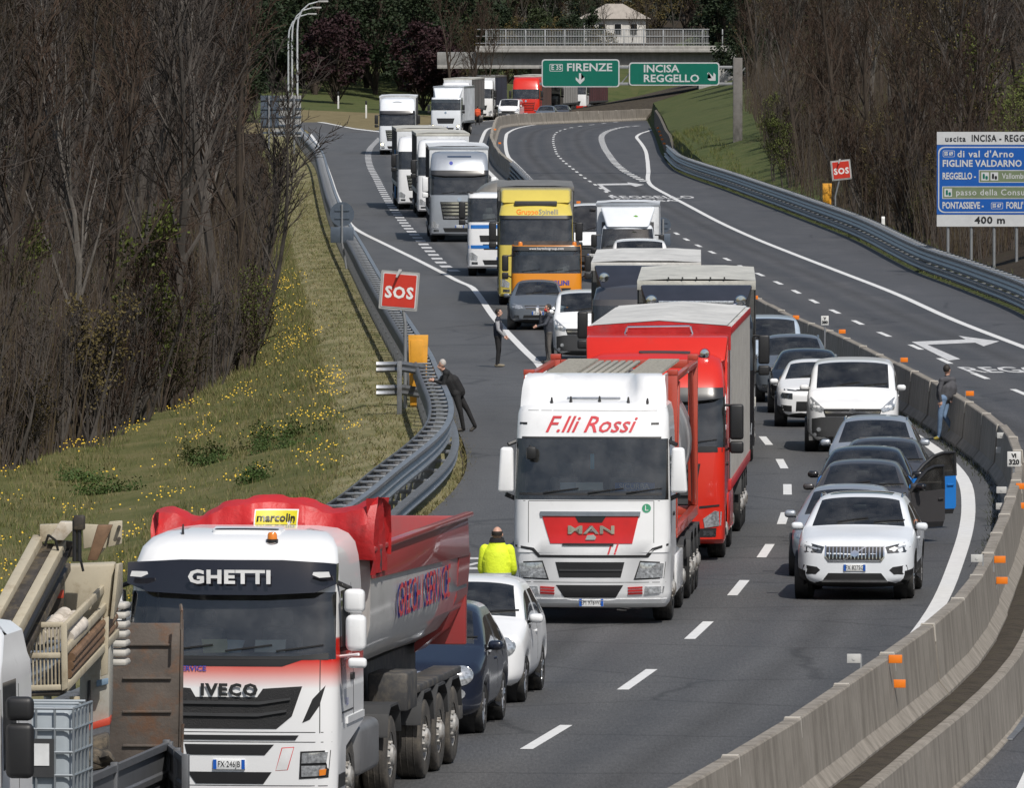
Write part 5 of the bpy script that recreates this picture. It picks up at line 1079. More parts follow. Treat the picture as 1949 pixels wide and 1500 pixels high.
def box_body(root, y0, y1, z0, z1, sidem, roofm, frontm, hw=1.27, ribs=9, lip=.14, edge=None, strapm=None):
    """curtain or box body: front wall, roof sheet with lip, curtains with straps, posts, rear frame"""
    bm = bmesh.new(); box(bm, -hw+.03, hw-.03, y0, y0+.08, z0, z1-.05, .02); mk('front_wall', bm, frontm, root)
    bm = bmesh.new(); box(bm, -hw+.02, hw-.02, y1-.08, y1, z0, z1-.05, .02); mk('rear_door', bm, frontm, root)
    bm = bmesh.new(); nx, ny = 4, 14; g_ = [[bm.verts.new((-hw + 2*hw*i/nx, y0 + (y1-y0)*j/ny, z1 + (.035 if 0 < i < nx else 0) + (.02*(-1)**j if 0 < i < nx and 0 < j < ny else 0))) for i in range(nx+1)] for j in range(ny+1)]
    for j in range(ny):
        for i in range(nx): bm.faces.new((g_[j][i], g_[j][i+1], g_[j+1][i+1], g_[j+1][i]))
    mk('roof', bm, roofm, root, 60)
    bm = bmesh.new(); box(bm, -hw-.004, hw+.004, y0-.006, y0+.05, z1-lip, z1-.002, .008)
    for s in (-1, 1): a, b = sorted((s*hw, s*(hw-.04))); box(bm, a-.003, b+.003, y0+.052, y1, z1-lip, z1-.002, .008)
    mk('roof_edge', bm, edge or roofm, root)
    for s in (-1, 1):
        bm = bmesh.new(); m = 40; pr = []
        for j in range(m+1):
            y = y0 + .06 + (y1-y0-.12)*j/m; x = s*(hw - .02 + .012*math.sin(j*1.9)); pr.append((bm.verts.new((x, y, z0+.05)), bm.verts.new((x + s*.01*math.sin(j*.9), y, (z0+z1)/2)), bm.verts.new((x, y, z1-.06))))
        for a, b in zip(pr[:-1], pr[1:]):
            for i in (0, 1): bm.faces.new((a[i], b[i], b[i+1], a[i+1]))
        bmesh.ops.recalc_face_normals(bm, faces=bm.faces); c = mk('curtain', bm, sidem, root, 60)
        for k in range(ribs):
            y = y0 + .5 + (y1-y0-1)*k/max(1, ribs-1); bm = bmesh.new(); box(bm, s*(hw-.005)-.006, s*(hw-.005)+.012, y-.025, y+.025, z0-.02, z1-.12); mk('strap', bm, strapm or DGREY, c)
        bm = bmesh.new(); a, b = sorted((s*(hw-.06), s*(hw+.006))); box(bm, a, b, y0, y1, z0-.14, z0+.06, .012); mk('side_rail', bm, edge or DGREY, root)
    bm = bmesh.new(); box(bm, -hw+.03, hw-.03, y0+.02, y1-.02, z0-.06, z0+.02); mk('load_floor', bm, CHASSIS, root)
def deflector(root, z0, z1, y0, y1, hw, mat, slope=.5):
    bm = bmesh.new(); hull8(bm, [(-hw, y0, z0), (hw, y0, z0), (hw, y1, z0), (-hw, y1, z0), (-hw*.96, y0 + (y1-y0)*slope, z1), (hw*.96, y0 + (y1-y0)*slope, z1), (hw*.96, y1, z1), (-hw*.96, y1, z1)], .09, 3); return mk('roof_deflector', bm, mat, root)
def std_levels(zr=3.75, hw=1.24, rake=1.0, roof=True):
    return [(.30, hw-.03, .12, .2, .06), (.38, hw, .03, .2, .05), (.9, hw, 0, .2, .05), (1.12, hw, .0, .2, .05), (1.13, hw, .0, .2, .05), (1.7, hw, .02, .2, .05), (1.98, hw, .05, .2, .05), (2.86, hw-.01, .05 + .2*rake, .2, .06), (3.0, hw-.02, .08 + .24*rake, .22, .06), (zr-.35, hw-.05, .1 + .4*rake, .26, .08), (zr-.12, hw-.1, .25 + .55*rake, .3, .1), (zr-.03, hw-.22, .5 + .65*rake, .3, .1), (zr, hw-.45, .8 + .7*rake, .3, .1)]
def std_front(root, surf, body, style='bars', hw=1.24, lit=False, visor=None, plate_t='EK 903VB', name=None, grille_m=None):
    D = lambda nm, o, m, **k: decal(nm, o, surf, m, root, **k)
    def both(nm, o, m, **k): D(nm, o, m, **k); D(nm, mirx(o), m, **k)
    lampm = M('lit_lamp', (.9, .8, .5), .3, emit=((1, .85, .5), 6)) if lit else LAMP
    both('headlight', [(.72*hw, .58), (.95*hw, .62), (.96*hw, .86), (.86*hw, .88), (.7*hw, .74)], LAMP, thick=.012)
    if lit: both('lit_headlight', [(.84*hw + .09*math.cos(a), .72 + .08*math.sin(a)) for a in np.linspace(0, 6.28, 13)[:-1]], lampm, thick=.03)
    if style == 'bars':
        D('grille', [(-.56*hw, .95), (.56*hw, .95), (.66*hw, 1.7), (-.66*hw, 1.7)], BLACK, thick=.006)
        for i in range(5): z = 1.0 + .15*i; w = (.56 + .1*i/4)*hw - .04; D('grille_bar', [(-w, z), (w, z), (w+.01, z+.085), (-w-.01, z+.085)], grille_m or CHROME, thick=.04)
    elif style == 'slots':
        for z0, z1, w in ((.98, 1.18, .52), (1.26, 1.5, .62)): D('grille', [(-w*hw, z0), (w*hw, z0), (w*hw+.04, z1), (-w*hw-.04, z1)], BLACK, thick=.006)
    else:
        D('grille', [(-.5*hw, .92), (.5*hw, .92), (.6*hw, 1.35), (-.6*hw, 1.35)], BLACK, thick=.006)
        for z in (1.02, 1.14, 1.26): D('grille_bar', [(-.53*hw, z), (.53*hw, z), (.53*hw, z+.03), (-.53*hw, z+.03)], DGREY, thick=.02)
    D('bumper_intake', [(-.5*hw, .42), (.5*hw, .42), (.56*hw, .6), (-.56*hw, .6)], BLACK, thick=.006); D('badge', [(.09*math.cos(a), 1.8 + .09*math.sin(a)) for a in np.linspace(0, 6.28, 15)[:-1]], CHROME, thick=.02); plate(root, surf, 0, .66, plate_t)
    both('fog_light', [(.7*hw, .44), (.88*hw, .44), (.88*hw, .53), (.7*hw, .53)], LAMPDK, thick=.01)
    if visor:
        o = decal('sun_visor', [(-.98*hw, 2.84), (-.5*hw, 2.78), (.5*hw, 2.78), (.98*hw, 2.84), (.97*hw, 3.02), (-.97*hw, 3.02)], surf, visor, root, thick=.16)
    for s in (-1, 1):
        decal('step', [(.35, .45), (.8, .45), (.8, .55), (.35, .55)], surf, BLACK, root, 'x', s, thick=.01); decal('door_handle', rrect(1.2, 1.38, 1.62, 1.68, .02), surf, BLACK, root, 'x', s, thick=.03)
        for yy in (.5, 1.5): decal('door_seam', [(yy, 1.2), (yy+.012, 1.2), (yy+.012, 2.8), (yy, 2.8)], surf, BLACK, root, 'x', s, thick=.003)
# ------------------------------------------------------------------ the vehicles
WHITE = paint('white', (.8, .805, .81)); WHITE2 = paint('cool_white', (.73, .76, .795)); SILVER = M('paint_silver', (.42, .45, .49), .3, .5, var=.05, coat=.5); DGR = paint('dark_grey', (.055, .053, .055)); GREYB = paint('blue_grey', (.11, .125, .145))
BLK = paint('black', (.012, .012, .014), .2); NAVY = paint('navy', (.012, .016, .03), .2); BLUE = paint('blue', (.02, .17, .52)); REDP = paint('red', (.60, .025, .012)); YELP = paint('yellow', (.62, .50, .10)); ORAP = paint('orange', (.70, .25, .015)); VANBLUE = paint('pale_blue', (.40, .47, .55))
LTRED = M('lettering_red', (.62, .06, .07), .4); LTBLUE = M('lettering_blue', (.04, .06, .35), .4); LTWHITE = M('lettering_white', (.75, .75, .75), .4); LTBLACK = M('lettering_black', (.02, .02, .02), .4); LTORA = M('lettering_orange', (.75, .16, .01), .4); LTGREY = M('lettering_grey', (.2, .2, .2), .4)
GREYT = tarp('grey_curtain', (.17, .165, .155)); TAUPE = tarp('taupe_curtain', (.13, .12, .11)); WROOF = tarp('white_roof_sheet', (.58, .57, .54)); CROOF = tarp('cream_roof_sheet', (.5, .49, .44)); REDT = tarp('red_tarpaulin', (.5, .02, .022), .5); SILB = M('aluminium_side', (.44, .43, .415), .5, .0, var=.2, scale=2, dirt=((.28, .26, .24), 2, .5)); SILS = M('aluminium_rib', (.27, .265, .255), .5); WBOX = tarp('white_box_panel', (.62, .64, .66)); NAVYT = tarp('navy_curtain', (.06, .065, .1)); DKT = tarp('dark_curtain', (.055, .055, .052))
MAROON = tarp('maroon_curtain', (.1, .03, .035)); BROWN = tarp('brown_curtain', (.16, .09, .075))
def hd(d): return LD.slope(d, 8)
def gy_(d): return HY + F*H/d
def at(X, d): return CX + X*F/d, gy_(d)
# ---- near tipper truck with red and white cab
def grad_paint():
    m, nt, b = newmat('red_white_fade'); L = nt.links.new; tc = nt.nodes.new('ShaderNodeTexCoord'); sx = nt.nodes.new('ShaderNodeSeparateXYZ'); L(tc.outputs['Object'], sx.inputs[0])
    mr = nt.nodes.new('ShaderNodeMapRange'); mr.inputs[1].default_value = 0; mr.inputs[2].default_value = 4; L(sx.outputs[2], mr.inputs[0])
    w = (.8, .805, .81); r_ = (.62, .022, .015); rp = ramp(nt, mr.outputs[0], [(1.62/4, w), (1.82/4, (.68, .22, .19)), (1.95/4, r_), (2.2/4, r_), (2.22/4, w)]); L(rp.outputs[0], b.inputs['Base Color'])
    b.inputs['Roughness'].default_value = .25; b.inputs['Coat Weight'].default_value = .5; return m
FADE = grad_paint()
iv = place('tipper_truck', 'red and white tipper truck with GHETTI on its black visor, nearest in the queue', 'truck', 436, 1574, .13)
lev = [(.30, 1.2, .14, .22, .07), (.38, 1.25, .04, .22, .06), (.9, 1.26, 0, .22, .06), (1.12, 1.26, 0, .22, .06), (1.13, 1.26, .0, .22, .06), (1.55, 1.26, .01, .22, .06), (1.96, 1.255, .04, .22, .06), (2.06, 1.25, .06, .22, .06), (2.74, 1.23, .25, .22, .07), (2.9, 1.22, .29, .22, .07), (3.08, 1.2, .34, .24, .08), (3.24, 1.16, .46, .28, .1), (3.34, 1.08, .66, .3, .1), (3.40, .95, .95, .3, .1), (3.43, .7, 1.25, .3, .1)]
s = cab(iv, lev, FADE, (2.0, 2.8), (2.02, 2.75), 2.3, pillar=None)
I = lambda x, y: ((x - 436)/164, 9.5 - (y - 30)/162.5)
def Dv(nm, pts, m, px=True, **k): return decal(nm, [I(*p) for p in pts] if px else pts, s, m, iv, **k)
def Db(nm, pts, m, **k): q = [I(*p) for p in pts]; decal(nm, q, s, m, iv, **k); decal(nm, mirx(q), s, m, iv, **k)
VIS = M('visor_black', (.012, .012, .016), .12, coat=.8)
Dv('sun_visor', [(-1.24, 3.08), (-1.24, 2.84), (-1.0, 2.745), (-.4, 2.715), (.4, 2.715), (1.0, 2.745), (1.24, 2.84), (1.24, 3.08), (.6, 3.12), (-.6, 3.12)], VIS, False, thick=.16, grid=.16)
vs = Surf(*(lambda o: ([tuple(v.co) for v in o.data.vertices], [tuple(p.vertices) for p in o.data.polygons]))(iv.children[-1]))
text_decal('lettering', 'GHETTI', .215, .0, 2.92, vs, LTWHITE, iv, bold=.009, sx=1.25, spacing=1.1)
for sx in (-1, 1): decal('marker_lamp', [(sx*1.18, 2.93), (sx*1.16, 2.99), (sx*.98, 2.985), (sx*.97, 2.955), (sx*1.05, 2.92)], vs, LTWHITE, iv, thick=.01)
Dv('black_cowl', [(-1.16, 1.96), (1.16, 1.96), (1.16, 2.04), (.6, 1.985), (-.6, 1.985), (-1.16, 2.04)], BLACK, False, thick=.006); Dv('cowl_trim', [(-.98, 1.88), (.62, 1.88), (.98, 2.0), (-.98, 2.0)], BLACK, False, thick=.004)
GRID = M('grille_mesh', (.02, .02, .021), .5, bump=1.0, bscale=90)
Dv('grille', [(-.86, 1.65), (-.46, 1.62), (-.4, 1.52), (.33, 1.52), (.4, 1.62), (.86, 1.65), (.74, 1.3), (.56, 1.15), (-.56, 1.15), (-.74, 1.3)], GRID, False, thick=.006)
for z, w in ((1.44, .72), (1.3, .68)): Dv('grille_bar', [(-w, z), (w*.5, z-.005), (w, z+.05), (w, z+.075), (w*.5, z+.03), (-w, z+.035)], DGREY, False, thick=.03)
Dv('slot', [(-.81, 1.02), (.78, 1.02), (.82, 1.075), (-.82, 1.075)], BLACK, False); Dv('bumper_intake', [(-.5, .84), (.42, .84), (.53, .965), (-.53, .965)], BLACK, False, thick=.006); Dv('lower_intake', [(-.4, .5), (.4, .5), (.5, .64), (-.5, .64)], BLACK, False, thick=.006)
text_decal('lettering', 'IVECO', .19, 0, 1.6, s, LTBLACK, iv, off=.03, bold=.009, sx=1.12, spacing=1.16); text_decal('lettering', 'GRECHI SERVICE', .085, -.62, 1.85, s, LTBLUE, iv, bold=.002, sx=1.1)
for sg in (1, -1):
    mm = (lambda o: o) if sg > 0 else mirx
    decal('headlight_housing', mm([(.82, .56), (1.16, .58), (1.19, .9), (.84, .885)]), s, BLACK, iv, thick=.006)
    decal('headlight', mm([(.85, .745), (1.14, .755), (1.16, .88), (.86, .865)]), s, LAMP, iv, thick=.018, bulge=.015); decal('lower_light', mm([(.85, .585), (1.12, .6), (1.13, .72), (.85, .715)]), s, LAMP, iv, thick=.014, bulge=.01); decal('indicator', mm([(1.06, .6), (1.13, .61), (1.14, .68), (1.06, .67)]), s, AMBER, iv, thick=.03)
    decal('side_vent', mm([(.86, 1.22), (.98, 1.5), (1.13, 1.66), (1.06, 1.42), (.95, 1.26)]), s, BLACK, iv, thick=.004)
    bm = bmesh.new(); box(bm, sg*1.43-.12, sg*1.43+.12, .3, .5, 2.5, 2.78, .06, 3); m_ = mk('wide_mirror', bm, WHITE, iv); bm = bmesh.new(); box(bm, sg*1.45-.12, sg*1.45+.12, .28, .5, 2.05, 2.48, .07, 3); mk('mirror', bm, WHITE, m_)
    bm = bmesh.new(); polytube(bm, [(sg*1.2, .5, 2.85), (sg*1.38, .42, 2.78)], .03, 6); polytube(bm, [(sg*1.2, .5, 2.05), (sg*1.4, .4, 2.1)], .03, 6); box(bm, sg*1.32-.03, sg*1.32+.03, .36, .44, 2.1, 2.75, .01); mk('mirror_arm', bm, BLACK, m_)
    decal('door_trim', [(.55, 1.3), (1.45, 1.3), (1.45, 1.32), (.55, 1.32)], s, DGREY, iv, 'x', sg, thick=.004); decal('door_handle', rrect(1.2, 1.4, 1.66, 1.74, .02), s, BLACK, iv, 'x', sg, thick=.03); decal('door_seam', [(.52, 1.2), (.535, 1.2), (.535, 2.8), (.52, 2.8)], s, BLACK, iv, 'x', sg, thick=.003); decal('door_seam', [(1.46, 1.2), (1.475, 1.2), (1.475, 2.8), (1.46, 2.8)], s, BLACK, iv, 'x', sg, thick=.003)
    decal('side_panel', [(.9, 1.16), (2.25, 1.16), (2.25, 1.24), (.9, 1.24)], s, WHITE, iv, 'x', sg, thick=.02); decal('step', [(.3, .44), (.8, .44), (.8, .6), (.3, .6)], s, BLACK, iv, 'x', sg, thick=.01)
bm = bmesh.new(); polytube(bm, [(1.24, .42, 1.98), (1.5, .25, 2.02)], .02, 6); box(bm, 1.38, 1.6, .15, .27, 1.86, 1.98, .04, 3); mk('kerb_mirror', bm, WHITE, iv)
text_decal('lettering', 'GRECHI SERVICE', .09, 1.0, 1.95, s, LTWHITE, iv, 'x', 1); text_decal('lettering', '500', .13, .9, 1.42, s, LTBLUE, iv, 'x', 1)
for x_ in (-1.06, 1.06): Dv('panel_gap', [(x_, 1.1), (x_+.01, 1.1), (x_+.01, 1.98), (x_, 1.98)], BLACK, False, thick=.002)
for z_, w_ in ((1.105, 1.2), (.99, 1.2), (.475, 1.15)): Dv('panel_gap', [(-w_, z_), (w_, z_), (w_, z_+.009), (-w_, z_+.009)], BLACK, False, thick=.002)
plate(iv, s, 0, .73, 'FX·246JB', .38, .12)
bm = bmesh.new(); z = s.hit('z', .42, .62).z; lathe(bm, [(.07, 0), (.07, .04)], 14, 'z', .42, .62, z); mk('beacon_base', bm, BLACK, iv); bm = bmesh.new(); lathe(bm, [(.06, .04), (.055, .1), (.04, .12), (.001, .125)], 14, 'z', .42, .62, z); mk('beacon', bm, AMBER, iv)
decal('roof_hatch', rrect(-.36, .46, .98, 1.42, .06), s, WHITE, iv, 'z', thick=.03); decal('hatch_gap', rrect(-.33, .43, 1.0, 1.12, .04), s, BLACK, iv, 'z', thick=.033)
bm = bmesh.new(); z = s.hit('z', -.7, .95).z; tube(bm, (-.7, .95, z-.02), (-.7, .98, z+.12), .02, .008, 6); mk('antenna', bm, BLACK, iv)
for x, y, w, d, a, m in ((-.2, .3, .3, .22, .3, M('paper_yellow', (.7, .68, .4), .8)), (.0, .33, .26, .2, -.2, M('paper_blue', (.5, .6, .7), .8)), (.45, .32, .36, .2, .08, M('paper_white', (.8, .8, .78), .8))):
    bm = bmesh.new(); box(bm, -w/2, w/2, -d/2, d/2, 0, .006); o = mk('paper', bm, m, iv, 0); o.location = (x, y - .06, 2.1 + .01*abs(x)); o.rotation_euler = (R(42), 0, a)
Dv('sticker', [(.55, .66), (.68, .67), (.76, .93), (.63, .92)], LTWHITE, False, thick=.004); Dv('sticker_edge', [(.545, .655), (.69, .665), (.77, .94), (.62, .93)], LTRED, False, thick=.002)
tractor_bits(iv, (1.42, 5.0), dirty=True, body=WHITE, end=5.7)
# tub of the tipper
TUBW = paint('tub_white', (.6, .59, .57), .4, .1); TUBR = paint('tub_red', (.34, .045, .045), .4, .1)
def loft(rows, close=False):
    bm = bmesh.new(); vs_ = [[bm.verts.new(p) for p in r] for r in rows]
    for a, b in zip(vs_[:-1], vs_[1:]):
        for i in range(len(a)-1): bm.faces.new((a[i], a[i+1], b[i+1], b[i]))
    return bm, vs_
def tubsec(y, dz=0, w=1.25, zb=1.5, sh=0): return [(w, y, 3.06+dz), (w+.01, y+sh*.1, 2.78), (w, y+sh*.2, 2.2), (w-.07, y+sh*.4, 1.95), (w-.25, y+sh*.7, 1.7), (w-.6, y+sh, zb), (0, y+sh, zb-.03), (-(w-.6), y+sh, zb), (-(w-.25), y+sh*.7, 1.7), (-(w-.07), y+sh*.4, 1.95), (-w, y+sh*.2, 2.2), (-w-.01, y+sh*.1, 2.78), (-w, y, 3.06+dz)]
bm, vs_ = loft([tubsec(2.85, 0, 1.25, 1.62, .35), tubsec(6, 0, 1.25, 1.58, .1), tubsec(9, 0, 1.25, 1.54), tubsec(11.6, 0, 1.25, 1.5)]); bm.faces.new(vs_[0][::-1]); bmesh.ops.recalc_face_normals(bm, faces=bm.faces); tb = mk('tipper_tub', bm, TUBW, iv, 50); md = tb.modifiers.new('t', 'SOLIDIFY'); md.thickness = .04; md.offset = -1
ts = Surf([tuple(v.co) for v in tb.data.vertices], [tuple(p.vertices) for p in tb.data.polygons])
for sg in (-1, 1):
    bm = bmesh.new(); hull8(bm, [(sg*1.255, 2.9, 2.78), (sg*1.29, 2.9, 2.76), (sg*1.29, 11.6, 2.6), (sg*1.255, 11.6, 2.62), (sg*1.24, 2.9, 3.08), (sg*1.27, 2.9, 3.08), (sg*1.27, 11.6, 3.08), (sg*1.24, 11.6, 3.08)], .008); mk('upper_band', bm, TUBR, iv)
    bm = bmesh.new(); box(bm, min(sg*1.2, sg*1.32), max(sg*1.2, sg*1.32), 2.9, 11.75, 3.085, 3.15, .015); mk('rim', bm, TUBR, iv)
    for k in range(3): bm = bmesh.new(); box(bm, min(sg*1.275, sg*1.32), max(sg*1.275, sg*1.32), 3.2+k*.09, 3.26+k*.09, 2.8, 3.1, .01); mk('tarp_latch', bm, DGREY, iv)
    bm = bmesh.new(); prism(bm, [(sg*1.28, 2.62), (sg*1.24, 2.1), (sg*1.05, 1.68), (sg*.7, 1.4), (sg*.7, 1.52), (sg*1.0, 1.75), (sg*1.14, 2.1), (sg*1.18, 2.62)], lambda p: (p[0], 10.7, p[1]), lambda p: (p[0], 11.75, p[1])); bmesh.ops.recalc_face_normals(bm, faces=bm.faces); mk('rear_frame', bm, TUBR, iv)
bm = bmesh.new(); box(bm, -1.24, 1.24, 11.6, 11.72, 1.45, 3.1, .02); mk('tailgate', bm, TUBR, iv)
text_decal('lettering', 'GRECHI SERVICE', .6, 7.35, 2.36, ts, LTRED, iv, 'x', 1, off=.05, bold=.004, sx=.95, spacing=1.12); text_decal('lettering_shadow', 'GRECHI SERVICE', .6, 7.32, 2.34, ts, LTBLUE, iv, 'x', 1, off=.03, bold=.005, sx=.95, spacing=1.12)
# folded red tarpaulin over the front of the tub
bm = bmesh.new(); nx = 90; rows = []
ztop = pchip([-1.36, -1.15, -.85, -.45, 0, .45, .8, 1.1, 1.36], [3.56, 3.6, 3.5, 3.68, 3.75, 3.72, 3.6, 3.66, 3.74])
for j, (y, k) in enumerate(((2.58, 0.0), (2.56, .3), (2.6, .62), (2.72, .9), (2.95, 1.0), (3.4, .93), (3.8, .8), (4.0, .35), (4.02, 0))):
    row = []
    for i in range(nx+1):
        x = -1.36 + 2.72*i/nx; wr = .05*abs(math.sin(x*4.3 + j*.35 + .6*math.sin(x*2.1))) - .03 + .018*abs(math.sin(x*11.7 - j*.8)); z = 3.0 + (float(ztop(x)) - 3.0)*k + wr*(.5 if k > .9 else .2); row.append((x + .015*math.sin(j*2 + i), y + wr*1.4 + .08*math.sin(x*4)*k, z))
    rows.append(row)
bm, vs_ = loft(rows); mk('rolled_tarpaulin', bm, REDT, iv, 32)
for sg in (-1, 1):
    rows = [[(sg*(1.3 + .05*math.sin(i*1.7 + j)), 2.58 + 1.42*i/10, 2.82 + (float(ztop(sg*1.36)) - .05*i/10 - 2.82)*j/5) for i in range(11)] for j in range(6)]; bm, _ = loft(rows); mk('tarpaulin_side', bm, REDT, iv, 60)
fs = Surf(*(lambda o: ([tuple(v.co) for v in o.data.vertices], [tuple(p.vertices) for p in o.data.polygons]))([c for c in iv.children if c.name.startswith('rolled_tarp')][0]))
decal('label_panel', [(-.1, 3.36), (.42, 3.36), (.42, 3.6), (-.1, 3.6)], fs, LTWHITE, iv, thick=.012); decal('label_yellow', [(-.085, 3.42), (.405, 3.42), (.405, 3.585), (-.085, 3.585)], fs, M('label_yellow_ink', (.68, .6, .02), .5), iv, thick=.018); decal('label_grey', [(-.085, 3.37), (.405, 3.37), (.405, 3.415), (-.085, 3.415)], fs, LTGREY, iv, thick=.018)
text_decal('lettering', 'marcolin', .125, .16, 3.5, fs, LTBLACK, iv, off=.03, bold=.003, sx=1.05)
bm = bmesh.new(); box(bm, -.62, .62, 3.7, 11.4, .98, 1.5, .03); mk('subframe', bm, CHASSIS, iv)
for sg in (-1, 1): bm = bmesh.new(); box(bm, min(sg*.85, sg*1.22), max(sg*.85, sg*1.22), 6.9, 11.3, 1.1, 1.2, .02); mk('side_guard', bm, CHASSIS, iv)
chassis(iv, 4.2, 11.5, .72, .5); trailer_wheels(iv, (7.95, 9.25, 10.55), dirty=True)
bm = bmesh.new(); box(bm, .75, 1.24, 6.2, 7.1, .95, 1.42, .03); mk('tool_box', bm, CHASSIS, iv); bm = bmesh.new(); tube(bm, (0, 3.4, .9), (0, 3.6, 2.4), .12, .12, 12); mk('tipping_ram', bm, CHROME, iv)
bm = bmesh.new(); box(bm, -1.2, 1.2, 11.4, 11.6, .5, .7, .02); mk('rear_bumper', bm, CHASSIS, iv)
# ---- white truck with tank container
mn = place('tank_container_truck', 'white truck with red front panel lettered F.lli Rossi pulling a red framed tank container', 'truck', 1125, 1190, .06)
lev = [(.26, 1.14, .2, .3, .1), (.34, 1.2, .08, .3, .09), (.5, 1.225, .02, .3, .08), (1.12, 1.23, 0, .28, .08), (1.13, 1.23, .0, .26, .07), (1.35, 1.22, .03, .24, .07), (1.95, 1.22, .06, .22, .06), (2.08, 1.215, .09, .2, .06), (2.9, 1.2, .26, .2, .06), (3.05, 1.195, .3, .22, .06), (3.28, 1.18, .36, .24, .07), (3.4, 1.15, .44, .26, .08), (3.46, 1.05, .6, .3, .1), (3.5, .9, .9, .3, .1)]
s = cab(mn, lev, WHITE, (2.0, 2.92), (2.05, 2.85), 2.3)
D = lambda nm, o, m, **k: decal(nm, o, s, m, mn, **k)
def B2(nm, o, m, **k): D(nm, o, m, **k); D(nm, mirx(o), m, **k)
D('windscreen_seal', [(-1.13, 2.02), (1.1, 2.02), (1.1, 2.06), (-1.13, 2.06)], BLACK, thick=.006); D('windscreen_seal', [(-1.1, 2.9), (1.08, 2.9), (1.08, 2.93), (-1.1, 2.93)], BLACK, thick=.006)
REDPAN = M('red_front_panel', (.58, .015, .018), .3, coat=.4)
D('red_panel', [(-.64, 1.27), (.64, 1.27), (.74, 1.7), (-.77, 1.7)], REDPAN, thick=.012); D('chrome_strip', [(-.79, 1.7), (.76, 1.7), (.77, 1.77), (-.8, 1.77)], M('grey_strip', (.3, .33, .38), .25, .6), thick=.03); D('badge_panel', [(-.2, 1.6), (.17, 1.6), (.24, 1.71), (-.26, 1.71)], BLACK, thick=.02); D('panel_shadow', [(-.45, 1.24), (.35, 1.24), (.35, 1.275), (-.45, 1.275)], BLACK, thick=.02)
text_decal('lettering', 'MAN', .17, .0, 1.48, s, CHROME, mn, off=.03, bold=.006, sx=1.9, spacing=1.1); D('lion_badge', [(-.09, 1.33), (.06, 1.33), (.08, 1.37), (.04, 1.41), (-.06, 1.4)], CHROME, thick=.03)
D('seam', [(-1.2, 1.245), (-.9, 1.2), (-.8, 1.09), (.85, 1.09), (.95, 1.2), (1.2, 1.27), (1.2, 1.235), (.98, 1.165), (.89, 1.05), (-.83, 1.05), (-.93, 1.16), (-1.2, 1.21)], BLACK, thick=.006)
D('red_stripe', [(.25, 1.1), (.28, 1.1), (.33, 1.26), (.30, 1.26)], LTRED, thick=.004); D('red_stripe', [(.35, 1.1), (.38, 1.1), (.43, 1.26), (.40, 1.26)], LTRED, thick=.004)
D('intake', [(-.5, .74), (.46, .74), (.52, .98), (-.56, .98)], BLACK, thick=.006); D('intake', [(-.42, .42), (.38, .42), (.5, .62), (-.55, .62)], BLACK, thick=.006); D('intake_bar', [(-.5, .84), (.48, .84), (.48, .87), (-.5, .87)], DGREY, thick=.02)
B2('headlight_housing', [(.66, .7), (1.13, .72), (1.16, .98), (.76, 1.0)], BLACK, thick=.004); B2('headlight', [(.69, .725), (1.11, .74), (1.13, .96), (.77, .975)], LAMP, thick=.016, bulge=.02)
B2('fog_light', [(.82, .47), (1.12, .5), (1.14, .6), (.84, .6)], LAMP, thick=.012); 
for k in range(3): B2('red_slat', [(.58, .47+.045*k), (.8, .48+.045*k), (.8, .51+.045*k), (.57, .5+.045*k)], REDL, thick=.014)
D('bumper_lip', [(-1.15, .33), (1.15, .33), (1.17, .4), (.4, .4), (.3, .38), (-.3, .38), (-.4, .4), (-1.17, .4)], WHITE, thick=.02); plate(mn, s, 0, .345, 'EM 976WL', .38, .12)
for x_ in (-.99, .97): D('panel_gap', [(x_, 1.28), (x_+.009, 1.28), (x_+.009, 2.0), (x_, 2.0)], BLACK, thick=.002)
for z_, w_ in ((1.93, 1.16), (.66, 1.16), (3.33, 1.1)): D('panel_gap', [(-w_, z_), (w_, z_), (w_, z_+.008), (-w_, z_+.008)], BLACK, thick=.002)
text_decal('lettering', 'F.lli Rossi', .36, -.06, 3.11, s, LTRED, mn, off=.008, bold=.004, shear=.45, sx=1.02)
for x in (-1.08, .98): D('marker_lamp', [(x-.06, 3.12), (x+.06, 3.12), (x+.06, 3.15), (x-.06, 3.15)], BLACK, thick=.01)
D('sticker', [(.86+.07*math.cos(a), 1.82+.07*math.sin(a)) for a in np.linspace(0, 6.28, 15)[:-1]], M('sticker_green', (.05, .3, .16), .5), thick=.006); text_decal('lettering', 'L', .12, .86, 1.82, s, LTWHITE, mn, off=.01)
bm = bmesh.new(); box(bm, -.3, .32, .16, .18, 0, .13); o = mk('name_board', bm, M('board_blue', (.03, .13, .42), .5), mn); o.location = (.66, .1, 2.08); text_on('lettering', 'SICURBA', .12, lambda p: (.66 + p[0], .245, 2.15 + p[1]), LTWHITE, mn)
for x, w, m in ((-.32, .36, 'paper_blue'), (.02, .3, 'paper_white'), (-.05, .4, 'paper_white')): bm = bmesh.new(); box(bm, -w/2, w/2, -.08, .08, 0, .006); o = mk('paper', bm, MATS[m], mn, 0); o.location = (x, .3 + .08*(x > 0), 2.15); o.rotation_euler = (R(45), 0, .1)
bm = bmesh.new(); box(bm, -.03, .03, .36, .37, 2.42, 2.66, .01); mk('hanging_tag', bm, M('tag_blue', (.05, .4, .6), .5), mn)
